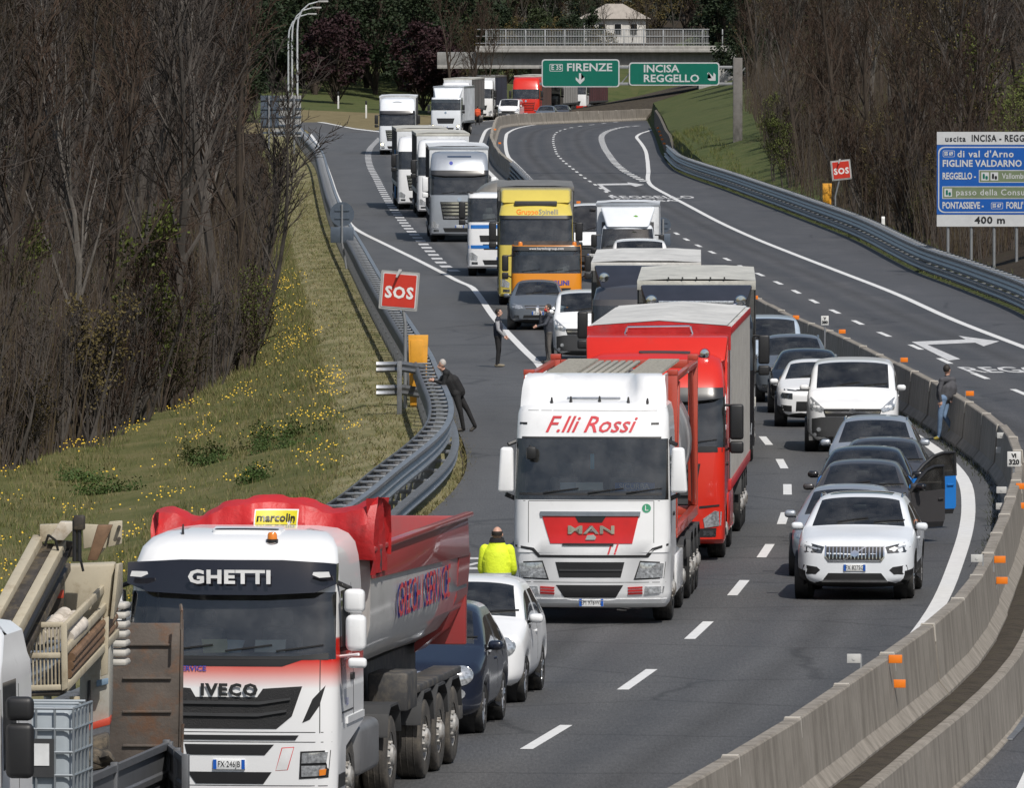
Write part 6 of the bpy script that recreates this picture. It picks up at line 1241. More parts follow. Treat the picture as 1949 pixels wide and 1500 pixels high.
for sg in (-1, 1):
    bm = bmesh.new(); hull8(bm, [(sg*1.36-.13, .3, 2.05), (sg*1.36+.13, .3, 2.05), (sg*1.36+.13, .5, 2.05), (sg*1.36-.13, .5, 2.05), (sg*1.34-.1, .34, 2.76), (sg*1.34+.1, .34, 2.76), (sg*1.34+.1, .5, 2.76), (sg*1.34-.1, .5, 2.76)], .05, 3); m_ = mk('mirror', bm, WHITE, mn)
    bm = bmesh.new(); polytube(bm, [(sg*1.17, .5, 2.86), (sg*1.32, .42, 2.8)], .035, 6); polytube(bm, [(sg*1.2, .45, 1.95), (sg*1.36, .4, 2.02)], .04, 6); mk('mirror_arm', bm, BLACK, m_)
    decal('door_seam', [(.5, 1.25), (.512, 1.25), (.512, 2.85), (.5, 2.85)], s, BLACK, mn, 'x', sg, thick=.003); decal('door_handle', rrect(1.2, 1.38, 1.66, 1.72, .02), s, BLACK, mn, 'x', sg, thick=.03)
    bm = bmesh.new(); box(bm, min(sg*1.19, sg*1.25), max(sg*1.19, sg*1.25), 2.0, 4.2, .4, 1.0, .02); mk('side_skirt', bm, WHITE, mn)
bm = bmesh.new(); tube(bm, (-.97, .25, 2.78), (-.93, .1, 2.72), .02, .02, 6); box(bm, -1.02, -.86, .06, .2, 2.58, 2.78, .04); mk('front_mirror', bm, BLACK, mn)
# roof spoiler with raised horns
zs = [3.38, 3.5, 3.66, 3.8, 3.88]; rows = []
for k, z in enumerate(zs):
    row = []
    for x in np.linspace(-1.14, 1.14, 25):
        e = sstep(.52, .78, abs(x)); y = (.55, .68, .78, .9, 1.15)[k] + (1 - e)*(0, .16, .4, .5, .5)[k] + .35*max(0, abs(x) - .95)**2*8; row.append((x*(1, 1, .99, .97, .92)[k], y, z - (1 - e)*(0, .0, .03, .05, .04)[k]))
    rows.append(row)
rows.append([(x, 2.25, 3.86) for x in np.linspace(-1.0, 1.0, 25)]); bm, _ = loft(rows); mk('roof_spoiler', bm, WHITE, mn, 50)
for sg in (-1, 1): bm = bmesh.new(); prism(bm, [(.62, 3.38), (2.25, 3.38), (2.25, 3.86), (1.2, 3.86)], lambda p: (sg*1.1, p[0], p[1]), lambda p: (sg*1.06, p[0], p[1])); bmesh.ops.recalc_face_normals(bm, faces=bm.faces); mk('spoiler_side', bm, WHITE, mn)
bm = bmesh.new(); box(bm, -.42, .42, .8, .84, 3.5, 3.53, .01); mk('spoiler_bar', bm, CHROME, mn)
for x in (-.65, -.35, .1, .55, .85): bm = bmesh.new(); z = s.hit('z', x, .62).z; tube(bm, (x, .62, z-.02), (x, .64, z+.09), .03, .012, 8); mk('antenna', bm, BLACK, mn)
tractor_bits(mn, (1.45, 4.9), body=WHITE, end=5.8)
FRED = paint('frame_red', (.42, .055, .03), .45, .08); TANKG = M('tank_steel', (.3, .3, .31), .35, .2, var=.12, dirt=((.2, .17, .15), 2, .5))
def bar(nm, x0, x1, y0, y1, z0, z1, m=FRED, par=None): bm = bmesh.new(); box(bm, x0, x1, y0, y1, z0, z1, .012); return mk(nm, bm, m, par or mn)
c0, c1, zt, zf_ = 2.85, 10.6, 3.8, 1.22
for sg in (-1, 1):
    for y in (c0, c1-.16): bar('corner_post', min(sg*1.06, sg*1.22), max(sg*1.06, sg*1.22), y, y+.16, zf_+.16, zt-.002)
    bar('top_rail', min(sg*1.14, sg*1.22), max(sg*1.14, sg*1.22), c0+.162, c1-.162, zt-.1, zt); bar('bottom_rail', min(sg*1.1, sg*1.22), max(sg*1.1, sg*1.22), c0+.162, c1-.162, zf_, zf_+.16)
    for y in (c0, c1-.16): bar('corner_casting', min(sg*1.055, sg*1.225), max(sg*1.055, sg*1.225), y-.004, y+.164, zt+.001, zt+.09); bar('corner_casting', min(sg*1.055, sg*1.225), max(sg*1.055, sg*1.225), y-.004, y+.164, zf_, zf_+.157)
    bm = bmesh.new(); tube(bm, (sg*1.16, c0+.2, zf_+.2), (sg*1.16, c0+1.5, zt-.15), .04, .04, 6); mk('brace', bm, FRED, mn); bm = bmesh.new(); tube(bm, (sg*1.16, c1-.2, zf_+.2), (sg*1.16, c1-1.5, zt-.15), .04, .04, 6); mk('brace', bm, FRED, mn)
for y in (c0, c1-.16):
    bar('cross_rail', -1.058, 1.058, y+.01, y+.15, zt-.14, zt); bar('cross_rail', -1.058, 1.058, y+.01, y+.15, zf_, zf_+.15)
bm = bmesh.new(); prof = [(.001, -.0), (.5, .03), (.9, .12), (1.1, .3), (1.16, .5), (1.16, c1-c0-.9), (1.1, c1-c0-.7), (.9, c1-c0-.52), (.5, c1-c0-.43), (.001, c1-c0-.4)]; lathe(bm, [(r, c0+.2+h) for r, h in prof], 40, 'y', 0, 0, 2.52); tk = mk('tank', bm, TANKG, mn, 50)
for k in range(2): bm = bmesh.new(); y = c0 + 2.2 + k*3.2; lathe(bm, [(1.155, y-.03), (1.19, y-.02), (1.19, y+.02), (1.155, y+.03)], 40, 'y', 0, 0, 2.52); mk('tank_band', bm, TANKG, tk)
GRT = M('walkway_grating', (.36, .34, .29), .7, .2, var=.4, scale=30); bm = bmesh.new()
for k in range(58): y = c0 + .3 + k*.125; box(bm, -.92, -.42, y, y+.07, zt-.02, zt+.02); box(bm, .42, .92, y, y+.07, zt-.02, zt+.02)
mk('walkway', bm, GRT, mn, 0)['kind'] = 'stuff'
for k in range(6): bar('hatch', -.33 + .12*k - .04, -.33 + .12*k + .04, c0+1.0, c1-1.0, zt-.03, zt+.015, GRT)
chassis(mn, 3.4, 11.2, .9, .5); trailer_wheels(mn, (7.6, 8.9, 10.2)); bar('rear_bumper', -1.2, 1.2, 11.2, 11.3, .5, .7, CHASSIS)
# ---- the rest: tractor and trailer combinations
def lorry(name, label, X, d, body, trailer=None, cabz=3.75, style='bars', visor=None, mir=None, lit=False, defl=None, head=None, plate_t='EK 903VB', lev=None, ws=(1.99, 2.86), grp='lorries stopped in the queue', bumper=None, pillar=None, gm=None, hw=1.24, rims=None):
    px, py = at(X, d); root = place(name, label, 'truck', px, py, hd(d) if head is None else head, grp); lv = lev or std_levels(cabz, hw)
    sf = cab(root, lv, body, ws, (2.05, 2.8), pillar=pillar, bumperm=bumper, zbump=.95 if bumper else 0); std_front(root, sf, body, style, hw, lit, visor, plate_t, grille_m=gm); truck_mirrors(root, hw, .38, 2.42, mir or BLACK)
    if defl: deflector(root, cabz-.12, defl[0], 1.0, 2.25, 1.12, defl[1])
    tractor_bits(root, (1.42, 5.0), body=body)
    if trailer:
        y1 = trailer.get('L', 13.6) + 2.75; box_body(root, 2.75, y1, trailer.get('z0', 1.25), trailer.get('z1', 4.0), trailer['side'], trailer['roof'], trailer.get('front', trailer['side']), edge=trailer.get('edge'), strapm=trailer.get('strapm'), ribs=trailer.get('ribs', 9), lip=trailer.get('lip', .14)); chassis(root, 4, y1, .85, .5); trailer_wheels(root, (y1-4.6, y1-3.3, y1-2.0))
        bm = bmesh.new(); box(bm, -1.2, 1.2, y1-.15, y1-.05, .5, .68, .02); mk('rear_bumper', bm, CHASSIS, root)
    return root, sf
# red truck behind the white one
REDV = M('visor_dark', (.03, .03, .032), .3, coat=.4)
rt, sf = lorry('curtain_truck', 'red truck with silver trailer sides and pale tarpaulin roof behind the white tank truck', 2.46, 181.3, REDP, dict(side=SILB, roof=WROOF, front=REDT, edge=REDT, z1=4.0, L=12.6, ribs=26, strapm=SILS), 3.62, 'bars', REDV, BLACK, head=.05, gm=DGREY, plate_t='FB 118ZN', pillar=BLACK)
decal('windscreen_base', [(-1.2, 1.9), (1.2, 1.9), (1.2, 2.0), (-1.2, 2.0)], sf, BLACK, rt, thick=.008)
for sg in (-1, 1): decal('bumper_recess', [(sg*.55, .42), (sg*1.08, .42), (sg*1.1, .58), (sg*.62, .56)], sf, BLACK, rt, thick=.006); decal('head_lamp_brow', [(sg*.8, .92), (sg*1.15, .96), (sg*1.15, .99), (sg*.8, .96)], sf, BLACK, rt, thick=.01)
bm = bmesh.new(); hull8(bm, [(-1.22, 1.15, 3.45), (1.22, 1.15, 3.45), (1.22, 2.4, 3.45), (-1.22, 2.4, 3.45), (-1.25, 1.7, 3.86), (1.25, 1.7, 3.86), (1.25, 2.4, 3.9), (-1.25, 2.4, 3.9)], .05); mk('roof_deflector', bm, REDP, rt)
for sg in (-1, 1): bm = bmesh.new(); prism(bm, [(1.2, 1.3), (2.6, 1.3), (2.6, 3.85), (1.9, 3.85), (1.6, 3.4), (1.6, 2.9)], lambda p: (sg*1.24, p[0], p[1]), lambda p: (sg*1.2, p[0], p[1])); bmesh.ops.recalc_face_normals(bm, faces=bm.faces); mk('side_deflector', bm, REDP, rt)
bm = bmesh.new(); polytube(bm, [(-.6, 2.5, 3.85), (-.55, 2.5, 4.0), (.55, 2.5, 4.02), (.6, 2.5, 3.87)], .03, 8); mk('hoop', bm, CHROME, rt)
decal('roof_hatch', rrect(-.3, .6, 1.15, 1.5, .06), sf, DGREY, rt, 'z', thick=.02); bm = bmesh.new(); z = sf.hit('z', .8, 1.0).z; lathe(bm, [(.001, -.1), (.08, -.09), (.1, 0), (.05, .12), (.03, .2)], 12, 'y', .86, 1.05, z+.06); mk('air_horn', bm, CHROME, rt)
rows = [[(-1.27 + 2.54*i/20, 2.7 + .02*math.sin(i*1.3 + j) - .05*j*(1 - abs(i-10)/10)*0, 4.02 - .42*j/4 + (.09*(1 - abs(i - 10)/10) if j == 0 else 0)) for i in range(21)] for j in range(5)]; bm, _ = loft(rows); mk('front_tarpaulin', bm, REDT, rt, 60)
rows = [[(x, y, 4.03 + .09*(1 - abs(x)/1.27)) for x in np.linspace(-1.2, 1.2, 9)] for y in np.linspace(2.72, 15.2, 10)]; bm, _ = loft(rows); mk('roof_sheet', bm, WROOF, rt, 60)
for sg in (-1, 1): bm = bmesh.new(); box(bm, min(sg*1.235, sg*1.255), max(sg*1.235, sg*1.255), 1.7, 4.6, .45, 1.1, .02); mk('side_skirt', bm, REDP, rt)
# black truck with a lamp bar, pale roof
bt, sf = lorry('curtain_truck', 'black truck with chrome lamp bar and cream trailer roof beside the white van', 3.9, 220.7, BLK, dict(side=DKT, roof=CROOF, front=DKT, edge=CROOF, z1=3.82, L=12.5, lip=.2), 3.35, 'slots', None, BLACK, head=.02, plate_t='FR 720AD', bumper=BLK)
bm = bmesh.new(); hull8(bm, [(-1.0, .9, 3.2), (1.0, .9, 3.2), (1.12, 2.4, 3.2), (-1.12, 2.4, 3.2), (-1.2, 2.1, 3.74), (1.2, 2.1, 3.74), (1.2, 2.5, 3.74), (-1.2, 2.5, 3.74)], .05); mk('roof_deflector', bm, M('navy_black', (.03, .032, .042), .35, coat=.3), bt)
bm = bmesh.new(); polytube(bm, [(-1.12, .75, 3.02), (-1.08, .6, 3.28), (-.95, .55, 3.36), (.95, .55, 3.36), (1.08, .6, 3.28), (1.12, .75, 3.02)], .035, 8); mk('lamp_bar', bm, CHROME, bt)
for x in (-.95, .95): bm = bmesh.new(); lathe(bm, [(.001, -.1), (.1, -.09), (.12, -.03), (.08, .06), (.001, .1)], 16, 'y', x, .52, 3.46); mk('spot_lamp', bm, CHROME, bt)
bm = bmesh.new(); box(bm, -.8, .8, .5, .56, 3.38, 3.45, .015); mk('led_bar', bm, LAMP, bt); text_decal('lettering', 'TRANSPORTI', .13, .5, 3.1, sf, LTWHITE, bt) if False else None
for k in range(5): bm = bmesh.new(); x = -.6 + .3*k; tube(bm, (x, 2.72, 3.86), (x, 2.72, 3.9), .02, .015, 6); mk('roof_stud', bm, BLACK, bt)
ht, sf = lorry('curtain_truck', 'dark grey curtain trailer truck with bright white roof behind the black truck', 3.05, 238.2, DGR, dict(side=TAUPE, roof=WROOF, front=DKT, edge=WROOF, z1=3.8, L=13.2, lip=.2), 3.35, 'slots', None, BLACK, head=.018, plate_t='EX 204FK')
bm = bmesh.new(); hull8(bm, [(-1.0, .9, 3.2), (1.0, .9, 3.2), (1.12, 2.4, 3.2), (-1.12, 2.4, 3.2), (-1.2, 2.1, 3.74), (1.2, 2.1, 3.74), (1.2, 2.5, 3.74), (-1.2, 2.5, 3.74)], .05); mk('roof_deflector', bm, MATS['navy_black'], ht)
for x in (-.95, .95): bm = bmesh.new(); lathe(bm, [(.001, -.1), (.1, -.09), (.12, -.03), (.08, .06), (.001, .1)], 16, 'y', x, .8, 3.5); mk('spot_lamp', bm, CHROME, ht)
# yellow truck
yt, sf = lorry('curtain_truck', 'yellow truck lettered GruppoSpinelli with grey trailer behind the orange recovery truck', .78, 341.5, YELP, dict(side=GREYT, roof=GREYT, front=GREYT, z1=3.85, L=12.5), 3.5, 'bars', None, BLACK, head=.0, gm=YELP, plate_t='FG 655HT', hw=1.22)
decal('visor_strip', [(-1.2, 2.84), (1.2, 2.84), (1.2, 2.95), (-1.2, 2.95)], sf, BLACK, yt, thick=.06)
bm = bmesh.new(); hull8(bm, [(-1.15, .75, 3.35), (1.15, .75, 3.35), (1.2, 2.5, 3.35), (-1.2, 2.5, 3.35), (-1.12, 1.5, 3.78), (1.12, 1.5, 3.78), (1.2, 2.5, 3.82), (-1.2, 2.5, 3.82)], .1, 3); df = mk('roof_deflector', bm, YELP, yt)
bm = bmesh.new(); box(bm, -.7, .7, .62, .78, 3.26, 3.42, .03); mk('light_bar', bm, DGREY, yt); text_decal('lettering', 'Gruppo', .23, -.28, 3.06, sf, LTORA, yt, bold=.004); text_decal('lettering', 'Spinelli', .23, .42, 3.06, sf, LTGREY, yt, bold=.004)
bm = bmesh.new(); box(bm, 0, .012, 0, .3, 0, .4, .003); o = mk('trailer_plate', bm, BLACK, yt); o.location = (-1.28, 3.2, 3.1)
# orange recovery truck and the car it carries
px, py = at(1.05, 317.6); ot = place('recovery_truck', 'orange recovery truck with black visor carrying a car behind the dark hatchback', 'truck', px, py, .005, 'lorries stopped in the queue')
lv = [(z*.83, w*.86, y*.8, r, b) for z, w, y, r, b in std_levels(2.98, 1.25, .8)]; sf = cab(ot, lv, ORAP, (1.64, 2.4), (1.7, 2.35), 1.75, low=.9)
D = lambda nm, o, m, **k: decal(nm, o, sf, m, ot, **k)
D('sun_visor', [(-1.05, 2.34), (1.05, 2.34), (1.03, 2.47), (-1.03, 2.47)], BLACK, thick=.12); text_decal('lettering', 'www.bartolinigroup.com', .105, 0, 2.4, sf, LTWHITE, ot, off=.14); text_decal('lettering', 'BARTOLINI', .2, .2, 1.35, sf, LTBLUE, ot, bold=.006)
D('grille', [(-.6, .8), (.6, .8), (.75, 1.2), (-.75, 1.2)], BLACK); D('grille_bar', [(-.65, .98), (.65, .98), (.65, 1.03), (-.65, 1.03)], DGREY, thick=.02)
for o in ([(.7, .5), (1.0, .52), (1.0, .7), (.7, .7)],): D('headlight', o, LAMP, thick=.012); D('headlight', mirx(o), LAMP, thick=.012)
plate(ot, sf, 0, .5, 'EL 337MC'); truck_mirrors(ot, 1.06, .3, 1.95, BLACK, .2, .5); chassis(ot, .6, 8.0, .55, .4)
for x in (-.8, .85): bm = bmesh.new(); lathe(bm, [(.07, 0), (.07, .12), (.05, .16), (.001, .17)], 12, 'z', x, .8, 2.43); mk('beacon', bm, AMBER, ot)
for sg in (-1, 1):
    for y in (1.1, 5.6): wheel(ot, sg*.9, y, .42, .26, STEELRIM, False, True)
bm = bmesh.new(); box(bm, -1.1, 1.1, 1.95, 8.0, .85, 1.0, .02); mk('load_bed', bm, CHASSIS, ot)
car('loaded_car', 'grey car with pale roof carried on the orange recovery truck', *at(1.08, 320.0), .005, GREYB, L=4.2, Ht=1.5, z=1.0, group=None)
for o in [x for x in bpy.data.objects if x.get('label', '').startswith('grey car with pale roof')]: p = at(1.08, 320.0); o.location = (1.08, 320.0, 1.0)
# white and blue tanker
tt, sf = lorry('tank_truck', 'white truck with blue stripes and rounded grey tank left of the yellow truck', -.38, 379.5, WHITE, None, 3.05, 'slots', None, BLACK, head=-.004, plate_t='FA 482YX')
for z0, z1 in ((1.75, 1.88), (1.02, 1.14)): decal('blue_stripe', [(-1.2, z0), (1.2, z0+.02), (1.2, z1+.02), (-1.2, z1)], sf, M('stripe_blue', (.02, .16, .5), .4), tt, thick=.012)
bm = bmesh.new(); box(bm, .1, .95, -.02, 0, .42, .72, .01); o = mk('hazard_plate', bm, M('hazard_orange', (.75, .17, .02), .5), tt); o.location = (-.55, -.02, 0); o.location.x = -.1
bm = bmesh.new(); rows = []
lathe(bm, [(.001, 2.75), (.6, 2.8), (1.05, 2.95), (1.22, 3.25), (1.22, 10.5), (1.05, 10.8), (.001, 10.9)], 36, 'y', 0, 0, 2.15); mk('tank', bm, M('tank_taupe', (.25, .235, .21), .45, .3), tt, 50); trailer_wheels(tt, (7.2, 8.5, 9.8)); chassis(tt, 3.4, 10.8, .8, .5)
# silver-grey trucks in a row
st, sf = lorry('curtain_truck', 'silver white truck with black visor leading the row of three grey trailers', -2.2, 437, SILVER, dict(side=GREYT, roof=WBOX, front=WBOX, edge=SILVER, z1=3.98), 3.8, 'bars', REDV, WHITE, head=-.018, plate_t='EZ 551BD')
text_decal('lettering', 'ALBATROS', .12, .2, 3.3, sf, LTGREY, st) if False else None; decal('blue_dot', [(-.35+.08*math.cos(a), 3.32+.08*math.sin(a)) for a in np.linspace(0, 6.28, 11)[:-1]], sf, LTBLUE, st, thick=.006); decal('roof_slot', [(-.5, 3.56), (.5, 3.56), (.5, 3.62), (-.5, 3.62)], sf, CHROME, st, thick=.02)
lorry('curtain_truck', 'white truck with taupe curtain trailer, second in the row of grey trailers', -3.2, 490, WHITE, dict(side=TAUPE, roof=CROOF, front=WBOX, edge=CROOF, z1=3.95), 3.7, 'bars', None, BLACK, head=-.025)
qt, sf = lorry('curtain_truck', 'grey trailer truck with blue panels, third in the row of grey trailers', -4.35, 510, WHITE, dict(side=GREYT, roof=CROOF, front=WBOX, edge=CROOF, z1=3.95), 3.6, 'bars', None, BLACK, head=-.028)
for z0, z1 in ((2.0, 2.9), (.5, 1.1)): bm = bmesh.new(); box(bm, -1.32, -1.29, 3.4, 5.2, z0, z1, .01); mk('blue_panel', bm, M('panel_blue', (.03, .2, .45), .5), qt)
wt, sf = lorry('curtain_truck', 'white truck with one lit headlamp alone at the slip road merge', -7.84, 712, WHITE2, dict(side=GREYT, roof=WBOX, front=WBOX, z1=4.0), 3.9, 'bars', REDV, BLACK, lit=True, head=.0)
bm = bmesh.new(); lathe(bm, [(.45, 0), (.42, .1), (.001, .13)], 20, 'y', 0, 0, 0); o = mk('round_roof_sign', bm, LTWHITE, wt); o.location = (0, .52, 3.45); o.scale = (1, 1, .45)
def rigid(name, label, X, d, body, boxm, z1, L=7.0, head=None, lit=False, scale=1.0, hw=1.2, lv=None, style='plain', defl=True, cat='truck', boxhw=1.25):
    px, py = at(X, d); root = place(name, label, cat, px, py, hd(d) if head is None else head, 'lorries stopped in the queue'); sf = cab(root, lv or std_levels(2.95, hw), body, (1.99, 2.7) if not lv else (1.25, 1.95), (2.05, 2.7) if not lv else (1.3, 1.85), 1.9 if not lv else 1.6, low=1.12 if not lv else .7, lowdepth=.8)
    if not lv: std_front(root, sf, body, style, hw, lit)
    truck_mirrors(root, hw, .38, 2.2 if not lv else 1.5, BLACK, .2, .45); chassis(root, .6, L+2, .6, .4)
    for sg in (-1, 1):
        for y in (1.2, L): wheel(root, sg*(hw-.15), y, .45 if not lv else .36, .28, STEELRIM, False, True, y > 2)
    box_body(root, 2.0, L+2, 1.1 if not lv else .85, z1, boxm, boxm, boxm, hw=boxhw, ribs=0, edge=SILVER)
    if defl:
        bm = bmesh.new(); z0 = 2.75 if not lv else 1.98; hull8(bm, [(-hw*.75, .7, z0), (hw*.75, .7, z0), (hw*.8, 1.95, z0), (-hw*.8, 1.95, z0), (-hw*.98, 1.75, z1-.15), (hw*.98, 1.75, z1-.15), (hw*.98, 1.95, z1-.15), (-hw*.98, 1.95, z1-.15)], .08, 3); mk('roof_deflector', bm, body, root)
    return root, sf
rigid('box_truck', 'white box truck with peaked roof deflector and lit lamps far down the queue', -5.3, 830, WHITE2, WBOX, 3.9, head=.12, lit=True)
lvs = [(.3, .95, .1, .2, .08), (.4, 1.0, .02, .2, .08), (.69, 1.0, 0, .2, .08), (.71, 1.0, .02, .2, .08), (.95, 1.0, .12, .2, .08), (1.2, .98, .3, .2, .08), (1.92, .9, .75, .2, .08), (2.02, .85, .85, .22, .08), (2.1, .7, 1.1, .25, .1)]
bx_, sf = rigid('box_truck', 'white delivery box van with tall deflector right of the yellow truck', 4.1, 370, WHITE2, WBOX, 2.82, 4.2, .02, lv=lvs, hw=1.0, boxhw=1.14)
text_decal('lettering', 'trasporti', .1, 0, 2.3, Surf(*(lambda o: ([tuple(v.co) for v in o.data.vertices], [tuple(p.vertices) for p in o.data.polygons]))(bx_.children[-1])), LTGREY, bx_) if False else None
decal('logo', [(.2, 2.38), (.3, 2.42), (.4, 2.36), (.3, 2.34)], Surf(*(lambda o: ([tuple(v.co) for v in o.data.vertices], [tuple(p.vertices) for p in o.data.polygons]))(bx_.children[-1])), M('logo_green', (.2, .45, .05), .5), bx_)
lorry('curtain_truck', 'white truck with grey curtain trailer beside the man in orange', -5.0, 916, WHITE, dict(side=GREYT, roof=CROOF, front=WBOX, z1=4.0), 3.7, 'plain', None, BLACK, head=.08)
lorry('curtain_truck', 'white truck with navy curtain trailer right of the man in orange', -3.0, 950, WHITE, dict(side=NAVYT, roof=GREYT, front=WBOX, z1=4.0), 3.7, 'plain', None, BLACK, head=.08)
rl, sf = lorry('curtain_truck', 'red truck with brown trailer left of the green signs', 1.25, 944, REDP, dict(side=BROWN, roof=CROOF, front=REDT, z1=4.1), 3.95, 'bars', None, BLACK, head=.07, gm=REDP)
lorry('curtain_truck', 'dark fronted truck with pale grey trailer under the bridge', 3.25, 976, DGR, dict(side=SILB, roof=CROOF, front=DKT, z1=3.7), 3.4, 'plain', None, BLACK, head=.11)
lorry('curtain_truck', 'white and red truck with maroon trailer furthest under the bridge', 5.85, 998, WHITE, dict(side=MAROON, roof=MAROON, front=MAROON, z1=3.6), 3.3, 'plain', None, BLACK, head=.14, bumper=REDP)
# ---- cars and vans
van = dict(L=5.0, Wd=1.95, Ht=1.95, zh0=1.1, zc=1.32, belt=1.28, yc=.72, yw=1.5, yr=4.75, ye=4.9, yf=.95, ya=4.0, rw=.34, top=.80, style='van', cat='van', nose=.95, bpil=2.3, lower=DGREY)
car('parked_suv', 'white SUV with chrome grille nearest in the right lane', *at(5.56, 169), .085, WHITE2, L=4.42, Wd=1.87, Ht=1.65, zh0=.98, zc=1.12, belt=1.04, yc=1.18, yw=1.92, yr=3.75, ye=4.15, yf=.88, rw=.36, style='xc40', rails=True, sunroof=True, nose=.72, clad=True, plate_t='FX 827SG', cat='SUV', top=.68)
car('hatchback', 'silver car half hidden behind the nearest white SUV', *at(5.6, 175.9), .075, SILVER, Ht=1.47, plate_t='EY 113GN')
r_, sf = car('hatchback', 'dark grey car with its front door swung open', *at(6.22, 186.2), .065, DGR, L=4.1, Ht=1.46, zc=.96, plate_t='FD 908CV', lamp=LAMP); open_door(r_, .88, 1.2, .92, 1.46, 1.12, DGR, R(31), mirm=BLK)
r_, sf = car('hatchback', 'blue hatchback with black roof and its front door open', *at(6.45, 191.2), .06, BLUE, L=3.9, Ht=1.5, roofm=BLK, mirm=BLK, plate_t='FY 275LE'); open_door(r_, .88, 1.25, .95, 1.5, 1.12, BLUE, R(44), inner=BLUE)
car('hatchback', 'dark grey car behind the car with the open door', *at(6.98, 196.4), .055, DGR, L=4.2, Ht=1.45, plate_t='ET 460WB'); car('estate_car', 'silver estate car in front of the white van', *at(7.15, 205.6), .05, SILVER, L=4.6, Ht=1.5, yr=4.0, ye=4.4, rails=True, plate_t='FP 632NS', Wd=1.8)
car('van', 'white van with dark bumper next to the median barrier', *at(7.4, 226.4), .04, WHITE, plate_t='FL 739UA', **van)
car('hatchback', 'white hatchback with round edged black bumper left of the white van', *at(7.0, 240.2), .03, WHITE, L=4.0, Ht=1.5, zh0=.9, zc=1.04, style='c3', nose=.7, clad=True); car('hatchback', 'black car behind the white hatchback', *at(7.05, 248.6), .025, BLK, L=4.1, Ht=1.48); car('suv', 'dark grey SUV behind the black car near the median', *at(6.9, 255.4), .02, GREYB, L=4.4, Ht=1.62, Wd=1.82, zh0=.92, zc=1.08, belt=1.0, cat='SUV', rails=True)
v2 = dict(van); v2.update(L=4.6, Ht=1.85, Wd=1.86, zc=1.22, belt=1.18, top=.78); car('van', 'pale blue van right of the black truck by the median', *at(6.42, 262.5), .015, VANBLUE, **v2)
car('compact_mpv', 'black rounded compact car beside the tipper wheels', *at(-1.32, 137.2), .1, NAVY, L=4.15, Wd=1.78, Ht=1.66, zh0=.95, zc=1.12, belt=1.03, style='fiat', nose=.74, top=.7); car('compact_mpv', 'white rounded compact car behind the black one', *at(-.76, 143.4), .095, WHITE, L=4.15, Wd=1.78, Ht=1.66, zh0=.95, zc=1.12, belt=1.03, style='fiat', nose=.74, top=.7, glass=DARKGLASS)
car('hatchback', 'dark grey hatchback in front of the orange recovery truck', *at(.78, 314.5), -.002, GREYB, L=4.0, Wd=1.7, Ht=1.47, plate_t='DX 447KR'); v3 = dict(van); v3.update(L=4.9, Ht=1.92); car('van', 'white and dark van behind the man in the white mask', *at(2.1, 284.5), .008, WHITE, **v3)
v4 = dict(van); v4.update(L=5.4, Ht=2.45, yr=5.1, ye=5.3, ya=4.3); car('van', 'tall white van behind the yellow truck', *at(3.0, 388), .01, WHITE, **v4); v5 = dict(van); v5.update(Ht=2.0); car('van', 'white van in front of the delivery box van', *at(4.25, 347), .012, WHITE, **v5)
car('hatchback', 'dark car behind the far concrete barrier below the red truck', *at(2.9, 930), .1, GREYB); car('hatchback', 'second dark car behind the far concrete barrier', *at(4.2, 938), .1, DGR); car('hatchback', 'white car at the far end of the motorway', *at(12.1, 962), .4, WHITE); car('van', 'small white van left of the far red truck', *at(-.35, 938), .1, WHITE, **v5)
# ------------------------------------------------------------------ low-loader with drilling rig at the lower left
FR = Vector((-6.35, 103.0, 0)); HD = .13; CH, SH_ = math.cos(math.atan(HD)), math.sin(math.atan(HD))
def T(px, py, d):
    X = (px - CX)*d/F; z = H - (py - HY)*d/F; dx, dy = X - FR.x, d - FR.y
    return Vector((dx*CH - dy*SH_, dx*SH_ + dy*CH, z))
BEIGE = M('rig_beige', (.44, .39, .29), .6, var=.12, dirt=((.26, .21, .14), 3, .5)); RUST = M('rusty_steel', (.12, .1, .085), .75, .3, var=.3, scale=2, bump=.3, bscale=25, dirt=((.17, .085, .045), 3.5, .5)); DIRTY = M('oily_steel', (.07, .06, .05), .6, .4, var=.4, scale=5, dirt=((.2, .16, .1), 6, .5)); BROWNP = M('drill_pipe', (.2, .12, .07), .6, .3, var=.3, scale=8)
DROP = M('dropside_grey', (.16, .165, .175), .5, .5, var=.12, scale=3, dirt=((.1, .1, .1), 3, .55)); REDB = M('rig_red', (.5, .06, .03), .5, dirt=((.3, .06, .04), 4, .5)); WHITEC = M('plastic_white', (.33, .37, .4), .5, var=.1)
fl = empty('flatbed_truck', FR, -math.atan(HD)); tag(fl, 'white flatbed truck with grey dropsides at the lower left corner', 'truck')
lv = std_levels(3.42, 1.22); s = cab(fl, lv, WHITE, (1.99, 2.86), (2.05, 2.8)); std_front(fl, s, WHITE, 'slots', 1.22)
for z, h in ((2.62, .24), (2.2, .55)): bm = bmesh.new(); box(bm, 1.28, 1.56, .35, .5, z-h/2, z+h/2, .06, 3); mk('mirror', bm, BLACK, fl)
for z, h in ((2.62, .24), (2.2, .55)): bm = bmesh.new(); box(bm, -1.56, -1.28, .35, .5, z-h/2, z+h/2, .06, 3); mk('mirror', bm, BLACK, fl)
chassis(fl, .7, 12, .7, .4)
for sg in (-1, 1):
    for y in (1.4, 9.5, 10.9): wheel(fl, sg*1.05, y, .5, .31, STEELRIM, True, True)
